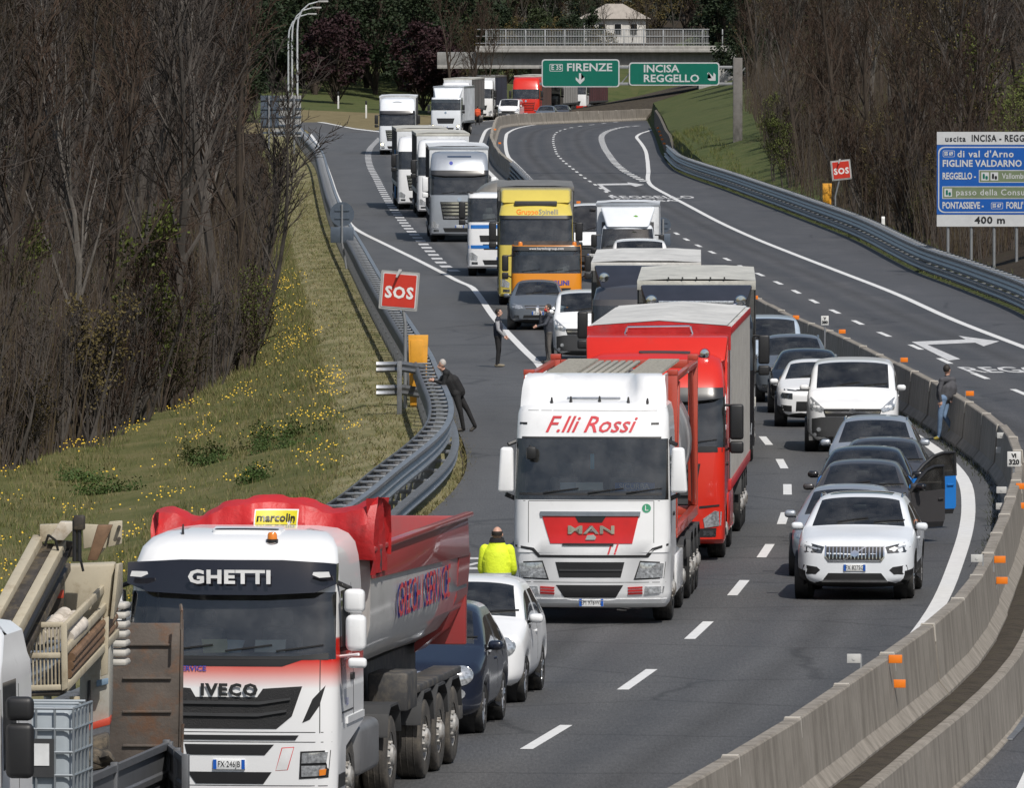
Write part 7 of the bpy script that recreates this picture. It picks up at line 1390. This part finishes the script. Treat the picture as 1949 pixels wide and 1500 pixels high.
bm = bmesh.new(); hull8(bm, [(-1.6, 2.5, .95), (.0, 2.5, .95), (.72, 12.3, .95), (-1.6, 12.3, .95), (-1.6, 2.5, 1.06), (.0, 2.5, 1.06), (.72, 12.3, 1.06), (-1.6, 12.3, 1.06)], .02); mk('load_bed', bm, CHASSIS, fl)
def dropside(p, q, zt, zb, nm='dropside'):
    """ribbed aluminium side board between two plan points"""
    p, q = Vector(p), Vector(q); d = (q - p); L = d.length; d.normalize(); n = Vector((d.y, -d.x, 0)); hh = zt - zb
    prof = [(0, 0), (.03, .01), (.03, .08), (0, .1), (0, .4), (.03, .43), (.03, .52), (0, .55), (0, .86), (.035, .89), (.035, 1), (-.02, 1), (-.02, 0)]
    bm = bmesh.new(); A = [bm.verts.new(p + n*o + Vector((0, 0, zb + h*hh))) for o, h in prof]; B = [bm.verts.new(q + n*o + Vector((0, 0, zb + h*hh))) for o, h in prof]; m = len(prof)
    for i in range(m): bm.faces.new((A[i], B[i], B[(i+1) % m], A[(i+1) % m]))
    bm.faces.new(A[::-1]); bm.faces.new(B); bmesh.ops.recalc_face_normals(bm, faces=bm.faces); o = mk(nm, bm, DROP, fl)
    for t in (0.0, .5, 1.0): bm = bmesh.new(); c = p.lerp(q, t); box(bm, c.x-.04, c.x+.04, c.y-.04, c.y+.04, zb-.1, zt+.03, .01); mk('stake', bm, DROP, o)
a = T(110, 1500, 108.6); b = T(316, 1412, 115.6); c = T(352, 1440, 113.6); zt = 1.42
dropside((a.x, a.y, 0), (b.x, b.y, 0), zt, .75); dropside((b.x + .03, b.y, 0), (c.x, c.y, 0), zt - .02, .75, 'open_tailboard'); dropside((a.x - .3, a.y - 5.5, 0), (a.x, a.y, 0), zt, .75); dropside((-1.25, 2.6, 0), (-1.25, 12.5, 0), zt, .75)
# rusty loading ramp standing upright at the rear
def slab(root, nm, quad, th, m, bev=.01):
    q = [Vector(p) for p in quad]; n = (q[1]-q[0]).cross(q[3]-q[0]).normalized(); 
    if n.y < 0: n = -n
    bm = bmesh.new(); hull8(bm, [q[0], q[1], q[1]+n*th, q[0]+n*th, q[3], q[2], q[2]+n*th, q[3]+n*th], bev); return mk(nm, bm, m, root)
dp = 117.3; rp = slab(fl, 'rusty_ramp', [T(205, 1470, dp), T(338, 1470, dp), T(343, 1188, dp), T(214, 1188, dp)], .1, RUST); rp['label'] = 'rusty steel loading ramp standing upright'
for y in (1228, 1292, 1356, 1421): slab(fl, 'ramp_rib', [T(232, y+3, dp-.03), T(325, y+3, dp-.03), T(325, y-1, dp-.03), T(232, y-1, dp-.03)], .04, RUST, .004)
slab(fl, 'ramp_side', [T(338, 1470, dp-.02), T(346, 1468, dp-.02), T(348, 1182, dp-.02), T(343, 1182, dp-.02)], .16, RUST)
bm = bmesh.new(); polytube(bm, [T(344, 1200, dp-.3), T(345, 1165, dp-.3), T(343, 1152, dp-.25)], .018, 5); polytube(bm, [T(347, 1380, dp-.3), T(345, 1420, dp-.3), T(346, 1460, dp-.3)], .018, 5); mk('chain', bm, RUST, fl)
# drilling rig
rg = empty('drilling_rig', FR, -math.atan(HD)); tag(rg, 'dusty beige drilling rig with folded mast loaded on the flatbed', 'drilling rig')
def beam(nm, p, q, w, h, m, root=rg):
    p, q = Vector(p), Vector(q); d = (q-p).normalized(); sx = d.cross(Vector((0, 0, 1))).normalized()*w/2; u = sx.cross(d).normalized()*h/2; bm = bmesh.new()
    hull8(bm, [p-sx-u, p+sx-u, q+sx-u, q-sx-u, p-sx+u, p+sx+u, q+sx+u, q-sx+u], .012); return mk(nm, bm, m, root)
for dx, dz, m in ((0, 0, BEIGE), (.26, -.06, BEIGE)): 
    beam('mast_rail', T(-70 + dx*170, 1295, 108) + Vector((0, 0, dz)), T(72 + dx*170, 1035, 112.5) + Vector((0, 0, dz)), .11, .2, m)
beam('mast_slide', T(-45, 1290, 108), T(92, 1045, 112.5), .13, .12, DIRTY); beam('mast_hose', T(0, 1300, 108), T(132, 1045, 112.6), .05, .07, BLACK); beam('mast_rail', T(40, 1250, 110), T(125, 1080, 113), .1, .1, DIRTY)
slab(rg, 'mast_plate', [T(75, 1034, 112.4), T(112, 1026, 112.4), T(135, 998, 112.4), T(74, 1000, 112.4)], .2, BEIGE); slab(rg, 'mast_head', [T(92, 1028, 112.2), T(120, 1030, 112.2), T(150, 996, 112.2), T(112, 995, 112.2)], .35, M('rig_pale', (.55, .5, .42), .6, dirt=((.35, .28, .2), 5, .5)))
for px in (141, 150): bm = bmesh.new(); tube(bm, T(px, 1070, 112), T(px, 990, 112), .025, .025, 8); mk('hydraulic_hose', bm, BLACK, rg)
bm = bmesh.new(); box(bm, *(lambda a: (a.x-.06, a.x+.06, a.y-.05, a.y+.05, a.z-.1, a.z+.06))(T(150, 992, 112)), .02); mk('sheave', bm, DIRTY, rg)
slab(rg, 'mast_arm', [T(165, 1068, 112.3), T(184, 1068, 112.3), T(214, 1000, 112.3), T(185, 1000, 112.3)], .12, BROWNP); slab(rg, 'arm_plate', [T(186, 1060, 112.6), T(200, 1045, 112.6), T(232, 992, 112.6), T(207, 994, 112.6)], .1, BEIGE); slab(rg, 'arm_lug', [T(204, 1043, 112.5), T(231, 1036, 112.5), T(232, 992, 112.5), T(212, 998, 112.5)], .08, BEIGE)
for x, y in ((226, 1004), (226, 1026)): bm = bmesh.new(); tube(bm, T(x, y, 112.4), T(x, y, 112.6), .02, .02, 8); mk('bolt', bm, DIRTY, rg)
slab(rg, 'engine_cover', [T(120, 1190, 113.4), T(206, 1190, 113.4), T(218, 1074, 113.4), T(121, 1078, 113.4)], .5, BEIGE, .03); slab(rg, 'cover_side', [T(208, 1180, 113.3), T(226, 1130, 114.2), T(226, 1072, 114.2), T(219, 1074, 113.3)], .04, BEIGE)
slab(rg, 'red_bar', [T(70, 1142, 112.9), T(120, 1140, 112.9), T(120, 1124, 112.9), T(82, 1126, 112.9)], .08, REDB); slab(rg, 'dark_frame', [T(60, 1180, 113.2), T(120, 1175, 113.2), T(120, 1100, 113.2), T(100, 1100, 113.2)], .1, DIRTY)
for k, (x, y) in enumerate(((84, 1040), (128, 1062))): bm = bmesh.new(); a_ = T(x, y, 112.1); polytube(bm, [a_, a_ + Vector((.05, -.05, .12)), a_ + Vector((.12, 0, .06)), a_ + Vector((.16, .05, -.15))], .014, 6); mk('hose', bm, BLACK, rg)
slab(rg, 'mast_bracket', [T(112, 1060, 112.5), T(140, 1062, 112.5), T(138, 1032, 112.5), T(118, 1030, 112.5)], .12, DIRTY); slab(rg, 'mast_cheek', [T(158, 1046, 112.8), T(186, 1040, 112.8), T(190, 1000, 112.8), T(156, 998, 112.8)], .06, BEIGE); slab(rg, 'mast_pad', [T(88, 1062, 112.7), T(112, 1058, 112.7), T(112, 1042, 112.7), T(92, 1044, 112.7)], .1, BROWNP)
# cage basket: frame and single bars
for (x0, y0), (x1, y1) in (((38, 1192), (120, 1190)), ((40, 1250), (120, 1249)), ((44, 1312), (118, 1310))): beam('basket_rail', T(x0, y0, 111), T(x1, y1, 111), .05, .06, BEIGE)
for i in range(11):
    x = 46 + i*7.1; beam('basket_bar', T(x, 1192, 111), T(x+1, 1248, 111), .016, .02, BEIGE); beam('basket_bar', T(x+1, 1252, 111), T(x+2, 1310, 111), .016, .02, BEIGE)
slab(rg, 'basket_post', [T(116, 1318, 110.95), T(128, 1312, 110.95), T(126, 1186, 110.95), T(114, 1190, 110.95)], .06, BEIGE)
for (x0, y0), (x1, y1) in (((122, 1240), (222, 1130)), ((124, 1310), (222, 1206)), ((122, 1196), (216, 1100))): beam('side_rail', T(x0, y0, 111), T(x1, y1, 114.2), .05, .09, BEIGE)
for t in (.2, .45, .7, .95): beam('side_bar', T(123 + 99*t, 1308 - 104*t, 111 + 3.2*t), T(122 + 99*t, 1240 - 110*t, 111 + 3.2*t), .03, .03, BEIGE)
for k in range(3): bm = bmesh.new(); tube(bm, T(128 + 3*k, 1285 - 16*k, 111.2), T(216, 1190 - 15*k, 114.2), .05, .05, 10); mk('drill_pipe', bm, BROWNP, rg)
for x, y, w in ((88, 1200, .085), (108, 1186, .09), (128, 1192, .09), (140, 1202, .08)): bm = bmesh.new(); tube(bm, T(x-14, y+14, 111.4), T(x+14, y-14, 112.2), w, w, 14); mk('canvas_roll', bm, M('canvas', (.55, .5, .44), .8, var=.2, scale=8, dirt=((.3, .26, .2), 6, .5)), rg)
slab(rg, 'basket_floor', [T(48, 1322, 111), T(118, 1318, 111), T(215, 1212, 114), T(150, 1215, 114)], .04, DIRTY)
slab(rg, 'cabinet', [T(148, 1392, 113.6), T(207, 1375, 113.6), T(209, 1226, 113.6), T(152, 1248, 113.6)], .9, M('cabinet_grey', (.36, .35, .31), .55, dirt=((.25, .22, .16), 3, .5)), .03)
slab(rg, 'vent', [T(164, 1360, 113.55), T(171, 1358, 113.55), T(171, 1296, 113.55), T(165, 1298, 113.55)], .03, BLACK); slab(rg, 'blue_patch', [T(182, 1310, 113.55), T(205, 1304, 113.55), T(205, 1292, 113.55), T(182, 1297, 113.55)], .02, M('patch_blue', (.16, .24, .33), .6))
slab(rg, 'red_base', [T(150, 1398, 113.5), T(208, 1382, 113.5), T(208, 1368, 113.5), T(150, 1386, 113.5)], .5, REDB); slab(rg, 'upright', [T(190, 1290, 113.3), T(204, 1285, 113.3), T(206, 1175, 113.3), T(193, 1180, 113.3)], .1, BEIGE)
for k in range(7): bm = bmesh.new(); box(bm, -.11, .11, -.16, .16, 0, .075, .03, 2); o = mk('radiator_rib', bm, M('rib_grey', (.47, .45, .41), .6), rg); o.location = T(225, 1268 - 18*k, 115.2)
bm = bmesh.new(); a = T(140, 1445, 112); tube(bm, a, T(141, 1328, 112), .05, .055, 12); mk('jack_leg', bm, M('jack_cream', (.52, .45, .32), .6, dirt=((.3, .24, .16), 5, .5)), rg); bm = bmesh.new(); tube(bm, T(151, 1430, 112), T(151, 1335, 112), .025, .025, 8); mk('jack_rod', bm, CHROME, rg)
TRK = M('track_rubber', (.05, .045, .04), .9, var=.4, scale=6, bump=.5, bscale=12, dirt=((.2, .16, .11), 5, .45))
slab(rg, 'crawler_track', [T(158, 1475, 112.6), T(205, 1465, 112.6), T(205, 1398, 112.6), T(156, 1412, 112.6)], .5, TRK, .06)
for k in range(4): bm = bmesh.new(); box(bm, -.09, .09, -.1, .1, -.05, .05, .03); o = mk('track_pad', bm, TRK, rg); o.location = T(165 + 11*k, 1440 + 6*(k % 2), 112.4); o.rotation_euler = (.2*k, .3, k)
# IBC tank
ib = empty('liquid_container', FR, -math.atan(HD)); tag(ib, 'white plastic liquid container in a steel cage on the flatbed', 'container'); a = T(45, 1342, 107.8); b = T(138, 1342, 107.8)
x1 = b.x; x0 = b.x - .98; y0 = b.y; zt_ = a.z; bm = bmesh.new(); box(bm, x0+.03, x1-.03, y0+.03, y0+1.1, 1.12, zt_-.06, .08, 3); mk('bottle', bm, WHITEC, ib)
CAGE = M('cage_steel', (.33, .36, .38), .45, .6)
for z in (1.15, 1.38, 1.62, 1.86, 2.1, zt_-.05): bm = bmesh.new(); polytube(bm, [(x0, y0, z), (x1, y0, z), (x1, y0+1.12, z)], .016, 6); mk('cage_ring', bm, CAGE, ib)
for k in range(6): bm = bmesh.new(); x = x0 + .98*k/5; tube(bm, (x, y0, 1.1), (x, y0, zt_-.04), .014, .014, 6); mk('cage_bar', bm, CAGE, ib)
for k in range(1, 6): bm = bmesh.new(); y = y0 + 1.12*k/5; tube(bm, (x1, y, 1.1), (x1, y, zt_-.04), .014, .014, 6); mk('cage_bar', bm, CAGE, ib)
for k in range(2): bm = bmesh.new(); tube(bm, (x0, y0+.35+.4*k, zt_-.02), (x1, y0+.35+.4*k, zt_-.02), .018, .018, 6); mk('cage_strap', bm, CAGE, ib)
bm = bmesh.new(); box(bm, x1-.55, x1-.2, y0-.02, y0-.008, 1.6, 2.0); mk('label_plate', bm, DGREY, ib); bm = bmesh.new(); box(bm, x1-.45, x1-.25, y0-.028, y0-.021, 1.72, 1.95); mk('label_paper', bm, PLATEW, ib); bm = bmesh.new(); box(bm, x0, x1, y0, y0+1.12, 1.062, 1.1); mk('pallet', bm, CHASSIS, ib)
# ------------------------------------------------------------------ people
SKIN = M('skin', (.52, .3, .22), .55, var=.1, scale=20); HAIRD = M('hair_dark', (.025, .02, .016), .7); HAIRG = M('hair_grey', (.42, .39, .36), .8, var=.25, scale=40)
def cloth(n, c): return M('cloth_' + n, c, .85, var=.18, scale=9, bump=.6, bscale=18)
def capsule(bm, a, b, ra, rb, n=12):
    a, b = Vector(a), Vector(b); d = b - a; L = max(d.length, 1e-4); q = d.to_track_quat('Z', 'Y'); rings = []
    for t, r in [(-ra, .02), (-ra*.7, ra*.7), (0, ra), (L*.5, (ra+rb)/2), (L, rb), (L+rb*.7, rb*.7), (L+rb, .02)]: rings.append([bm.verts.new(a + q @ Vector((r*math.cos(6.2832*i/n), r*math.sin(6.2832*i/n), t))) for i in range(n)])
    for A, B in zip(rings[:-1], rings[1:]):
        for i in range(n): bm.faces.new((A[i], A[(i+1) % n], B[(i+1) % n], B[i]))
    bm.faces.new(rings[0][::-1]); bm.faces.new(rings[-1])
def ellip(bm, c, r, n=14):
    m = bmesh.ops.create_uvsphere(bm, u_segments=n, v_segments=n-4, radius=1.0)
    for v in m['verts']: v.co = Vector(c) + Vector((v.co.x*r[0], v.co.y*r[1], v.co.z*r[2]))
def person(label, loc, rz, J, mats, hairm, hair='short', scale=1.0, extras=None, grp=None):
    """J: joints in the person's frame (faces -y). mats: skin, top, legs, shoes"""
    root = empty('person', loc, rz); root.scale = (scale,)*3; tag(root, label, 'person', grp); bm = bmesh.new(); bones = []
    def bone(a, b, ra, rb, reg): capsule(bm, J[a] if isinstance(a, str) else a, J[b] if isinstance(b, str) else b, ra, rb); bones.append((Vector(J[a] if isinstance(a, str) else a), Vector(J[b] if isinstance(b, str) else b), reg, (ra+rb)/2))
    V = lambda k: Vector(J[k]); hipL, hipR = V('hipL'), V('hipR'); pel = (hipL + hipR)/2; ch = V('chest'); nk = V('neck'); shL, shR = V('shL'), V('shR')
    for sx in (-1, 1): o = Vector((sx*.075, 0, 0)); bone(pel + o + Vector((0, 0, .05)), ch + o*1.35, .125, .135, 1)
    bone(pel, ch, .13, .14, 1); bone('shL', 'shR', .075, .075, 1); bone(ch + Vector((0, 0, .08)), nk, .1, .065, 1); bone(nk, V('head') - Vector((0, 0, .1)), .055, .052, 0); bone('hipL', 'hipR', .11, .11, 2)
    for s_ in 'LR':
        bone('sh' + s_, 'el' + s_, .062, .048, 1); bone('el' + s_, 'wr' + s_, .046, .034, 1); bone('hip' + s_, 'kn' + s_, .098, .062, 2); bone('kn' + s_, 'an' + s_, .06, .045, 2)
        an = V('an' + s_); ft = Vector(J.get('toe' + s_, tuple(an + Vector((0, -.17, -.04))))); bone(an + Vector((0, .03, -.03)), ft, .048, .038, 3)
        wr, el = V('wr' + s_), V('el' + s_); d = (wr - el).normalized(); side_ = d.cross(Vector((0, 1, .2))).normalized(); palm = wr + d*.07; bone(wr, palm, .03, .036, 0)
        for k, (o, l) in enumerate(((-.027, .06), (-.009, .072), (.009, .068), (.026, .055))):
            b0 = palm + side_*o; b1 = b0 + d*l*.55; b2 = b1 + (d*.7 + Vector((0, -.5, -.3))).normalized()*l*.5; bone(b0, b1, .0095, .009, 0); bone(b1, b2, .009, .008, 0)
        bone(wr + d*.02 + side_*-.02, wr + d*.06 + side_*-.06, .012, .01, 0)
    hd_ = V('head'); f = Vector(J.get('face', (0, -1, 0))).normalized(); r_ = f.cross(Vector((0, 0, 1))).normalized()
    ellip(bm, hd_ + Vector((0, 0, .02)), (.077, .092, .105)); ellip(bm, hd_ + f*.028 + Vector((0, 0, -.055)), (.058, .06, .062)); capsule(bm, hd_ + f*.09 + Vector((0, 0, .015)), hd_ + f*.105 + Vector((0, 0, -.018)), .012, .016)
    for sx in (-1, 1): ellip(bm, hd_ + r_*sx*.08, (.014, .02, .03), 10)
    capsule(bm, hd_ + f*.078 + r_*.022 + Vector((0, 0, -.06)), hd_ + f*.078 - r_*.022 + Vector((0, 0, -.06)), .01, .01); bones.append((hd_ - Vector((0, 0, .04)), hd_ + Vector((0, 0, .06)), 0, .1))
    me = bpy.data.meshes.new('b'); bm.to_mesh(me); bm.free(); o = bpy.data.objects.new('b', me); COL.objects.link(o); md = o.modifiers.new('r', 'REMESH'); md.mode = 'VOXEL'; md.voxel_size = .0125; sm_ = o.modifiers.new('s', 'SMOOTH'); sm_.iterations = 3; sm_.factor = .5
    ev = o.evaluated_get(bpy.context.evaluated_depsgraph_get()); m2 = bpy.data.meshes.new_from_object(ev); bpy.data.objects.remove(o); bpy.data.meshes.remove(me); m2.name = 'body'; m2.materials.clear(); [m2.materials.append(m) for m in mats]
    A = np.array([b[0] for b in bones]); B = np.array([b[1] for b in bones]); Rr = np.array([b[3] for b in bones]); reg = np.array([b[2] for b in bones]); n = len(m2.polygons); C = np.zeros(n*3); m2.polygons.foreach_get('center', C); C = C.reshape(-1, 3); best = np.full(n, 1e9); mi = np.zeros(n, int)
    for a, b, rr, g_ in zip(A, B, Rr, reg):
        ab = b - a; t = np.clip(((C - a) @ ab)/max(ab @ ab, 1e-9), 0, 1); dd = np.linalg.norm(C - (a + t[:, None]*ab), axis=1) - rr; k = dd < best; best[k] = dd[k]; mi[k] = g_
    m2.polygons.foreach_set('material_index', mi.tolist()); m2.shade_smooth(); inst(m2, 'body', root)
    bm = bmesh.new()
    for sx in (-1, 1): ellip(bm, hd_ + f*.083 + r_*sx*.03 + Vector((0, 0, .012)), (.011, .011, .008), 8)
    mk('eyes', bm, BLACK, root)
    if hair:
        bm = bmesh.new(); ellip(bm, hd_ + Vector((0, 0, .035)) - f*.014, (.084, .098, .1), 18); bmesh.ops.delete(bm, geom=[v for v in bm.verts if (v.co - hd_).dot(f) > .045 and v.co.z < hd_.z + .085 or v.co.z < hd_.z - (.03 if hair != 'fringe' else .02)], context='VERTS')
        if hair == 'fringe': bmesh.ops.delete(bm, geom=[v for v in bm.verts if v.co.z > hd_.z + .075], context='VERTS')
        mk('hair', bm, hairm, root)
    if extras: extras(root, J)
    return root
def stand(w=.0, lean=0, armL=None, armR=None, spread=.1, h=1.0):
    J = dict(hipL=(-.1, 0, .92), hipR=(.1, 0, .92), knL=(-.11-spread*.3, -.02, .5), knR=(.11+spread*.3, -.02, .5), anL=(-.1-spread*.6, .02, .09), anR=(.1+spread*.6, .02, .09), chest=(lean*.4, 0, 1.25), neck=(lean*.6, 0, 1.5), head=(lean*.8, -.02, 1.64), shL=(-.19+lean*.5, 0, 1.42), shR=(.19+lean*.5, 0, 1.42), elL=(-.26, .03, 1.14), elR=(.26, .03, 1.14), wrL=(-.25, -.06, .9), wrR=(.25, -.06, .9))
    if armL: J['elL'], J['wrL'] = armL
    if armR: J['elR'], J['wrR'] = armR
    return J
NAVYC = cloth('navy', (.018, .022, .035)); BLKC = cloth('black', (.012, .012, .013)); GREYC = cloth('grey', (.07, .07, .078)); SLATE = cloth('slate', (.055, .06, .075)); JEAN = cloth('jeans', (.13, .2, .31)); KHAKI = cloth('khaki', (.1, .092, .085)); HIVIS = M('hi_vis', (.72, .85, .03), .7, var=.1, scale=8, bump=.6, bscale=16); SHOE = M('shoe', (.06, .055, .05), .7); SHOET = M('shoe_tan', (.2, .17, .12), .7); ORSH = cloth('orange', (.65, .09, .03)); SLEEVE = cloth('pale_sleeve', (.3, .3, .31)); REFL = M('reflective_grey', (.36, .4, .42), .4)
p = P(948, 699)
def sleeves(root, J):
    for s_ in 'LR':
        bm = bmesh.new(); capsule(bm, Vector(J['sh' + s_]) + Vector((0, 0, -.03)), J['el' + s_], .07, .055, 14); capsule(bm, J['el' + s_], J['wr' + s_], .054, .042, 14); mk('sleeve', bm, SLEEVE, root, 60)
person('man in navy body warmer and black trousers standing on the hard shoulder', (p.x, p.y, .0), R(82), stand(armL=((-.26, -.04, 1.14), (-.2, -.2, .95)), armR=((.26, -.04, 1.14), (.2, -.2, .95)), spread=.02), (SKIN, NAVYC, BLKC, SHOET), HAIRD, scale=.9, extras=sleeves)
p = P(1044, 692)
def phone(root, J):
    w = Vector(J['wrL']); bm = bmesh.new(); box(bm, w.x-.04, w.x+.04, w.y-.14, w.y-.06, w.z+.04, w.z+.2, .012); mk('white_cup', bm, LTWHITE, root); h = Vector(J['head']); bm = bmesh.new(); ellip(bm, h + Vector((0, -.06, -.05)), (.066, .056, .06)); mk('red_scarf', bm, M('scarf_red', (.5, .04, .03), .8), root)
person('man in slate sweater with red face mask raising a hand beside the dark van', (p.x, p.y, 0), R(-78), stand(armL=((-.24, -.2, 1.2), (-.14, -.22, 1.46)), armR=((.26, -.16, 1.18), (.18, -.36, 1.12)), spread=.12), (SKIN, SLATE, KHAKI, SHOE), HAIRD, scale=.92, extras=phone)
# man bending over the guardrail (frame: x right, y away)
p = P(888, 822); J = dict(hipL=(-.24, -.05, .86), hipR=(-.2, .12, .86), knL=(-.14, -.12, .47), knR=(.02, .12, .5), anL=(-.07, -.08, .09), anR=(.19, .1, .14), toeL=(-.22, -.1, .04), toeR=(.1, .1, .03), chest=(-.4, 0, 1.18), neck=(-.5, 0, 1.4), head=(-.56, -.03, 1.53), face=(-1, -.25, -.25), shL=(-.47, -.18, 1.34), shR=(-.44, .18, 1.34), elL=(-.52, -.22, 1.1), elR=(-.55, .2, 1.12), wrL=(-.72, -.12, 1.16), wrR=(-.74, .12, 1.16))
person('grey-haired man in black jacket bending over the left guardrail', (p.x, p.y, 0), 0, J, (SKIN, BLKC, BLKC, SHOE), HAIRG, scale=1.0)
p = Vector(((946 - CX)*157.5/F, 157.5, 0))
def vest(root, J):
    ch = Vector(J['chest']); pel = (Vector(J['hipL']) + Vector(J['hipR']))/2
    bm = bmesh.new()
    def ringloft(bm, levels, n=28):
        rr = [[bm.verts.new((cx + a*math.cos(6.2832*i/n), cy + b*math.sin(6.2832*i/n), z)) for i in range(n)] for cx, cy, z, a, b in levels]
        for A, B in zip(rr[:-1], rr[1:]):
            for i in range(n): bm.faces.new((A[i], A[(i+1) % n], B[(i+1) % n], B[i]))
    ringloft(bm, [(0, 0, .82, .205, .17), (0, 0, .95, .21, .175), (0, 0, 1.1, .215, .17), (0, 0, 1.3, .225, .17), (0, 0, 1.42, .2, .145), (0, 0, 1.5, .13, .11), (0, 0, 1.56, .1, .1)]); mk('jacket', bm, HIVIS, root, 60)
    for z, a in ((.86, .213), (1.04, .22)): bm = bmesh.new(); ringloft(bm, [(0, 0, z-.03, a, .18), (0, 0, z+.03, a, .18)]); mk('reflective_band', bm, REFL, root, 60)
    for s_ in 'LR':
        bm = bmesh.new(); capsule(bm, J['sh' + s_], J['el' + s_], .078, .066, 14); capsule(bm, J['el' + s_], J['wr' + s_], .066, .055, 14); mk('sleeve', bm, HIVIS, root, 60); a, b = Vector(J['el' + s_]), Vector(J['wr' + s_]); bm = bmesh.new(); tube(bm, a.lerp(b, .3), a.lerp(b, .55), .07, .067, 14, False); mk('sleeve_band', bm, REFL, root, 60)
    bm = bmesh.new(); ringloft(bm, [(0, 0, 1.53, .125, .115), (0, .0, 1.6, .1, .1)]); mk('collar', bm, BLKC, root, 60)
person('man in yellow high-visibility jacket seen from behind beside the white tank truck', p, R(172), stand(armL=((-.24, -.03, 1.13), (-.17, -.2, .98)), armR=((.24, -.03, 1.13), (.18, -.18, .96))), (SKIN, HIVIS, NAVYC, SHOE), HAIRD, 'fringe', scale=1.0, extras=vest)
p = P(1806, 838); J = dict(hipL=(.06, -.06, .95), hipR=(.16, .1, .95), knL=(.0, -.12, .52), knR=(.1, -.02, .56), anL=(-.02, -.06, .09), anR=(.26, .02, .3), toeL=(-.12, -.14, .04), toeR=(.2, -.06, .17), chest=(.16, .02, 1.22), neck=(.17, .02, 1.46), head=(.16, .0, 1.6), face=(.55, .75, 0), shL=(.04, -.14, 1.38), shR=(.3, .14, 1.38), elL=(-.02, -.2, 1.12), elR=(.36, .12, 1.14), wrL=(.0, -.16, .9), wrR=(.3, .04, .98))
person('man in grey sweater and jeans leaning against the median barrier', (p.x - .2, p.y, 0), 0, J, (SKIN, GREYC, JEAN, M('shoe_yellow', (.25, .2, .03), .7)), HAIRD, scale=.98)
p = P(909, 238); person('man in orange shirt and dark shorts between the far white trucks', (p.x, p.y, 0), R(170), stand(), (SKIN, ORSH, BLKC, SHOE), HAIRD, scale=.95)
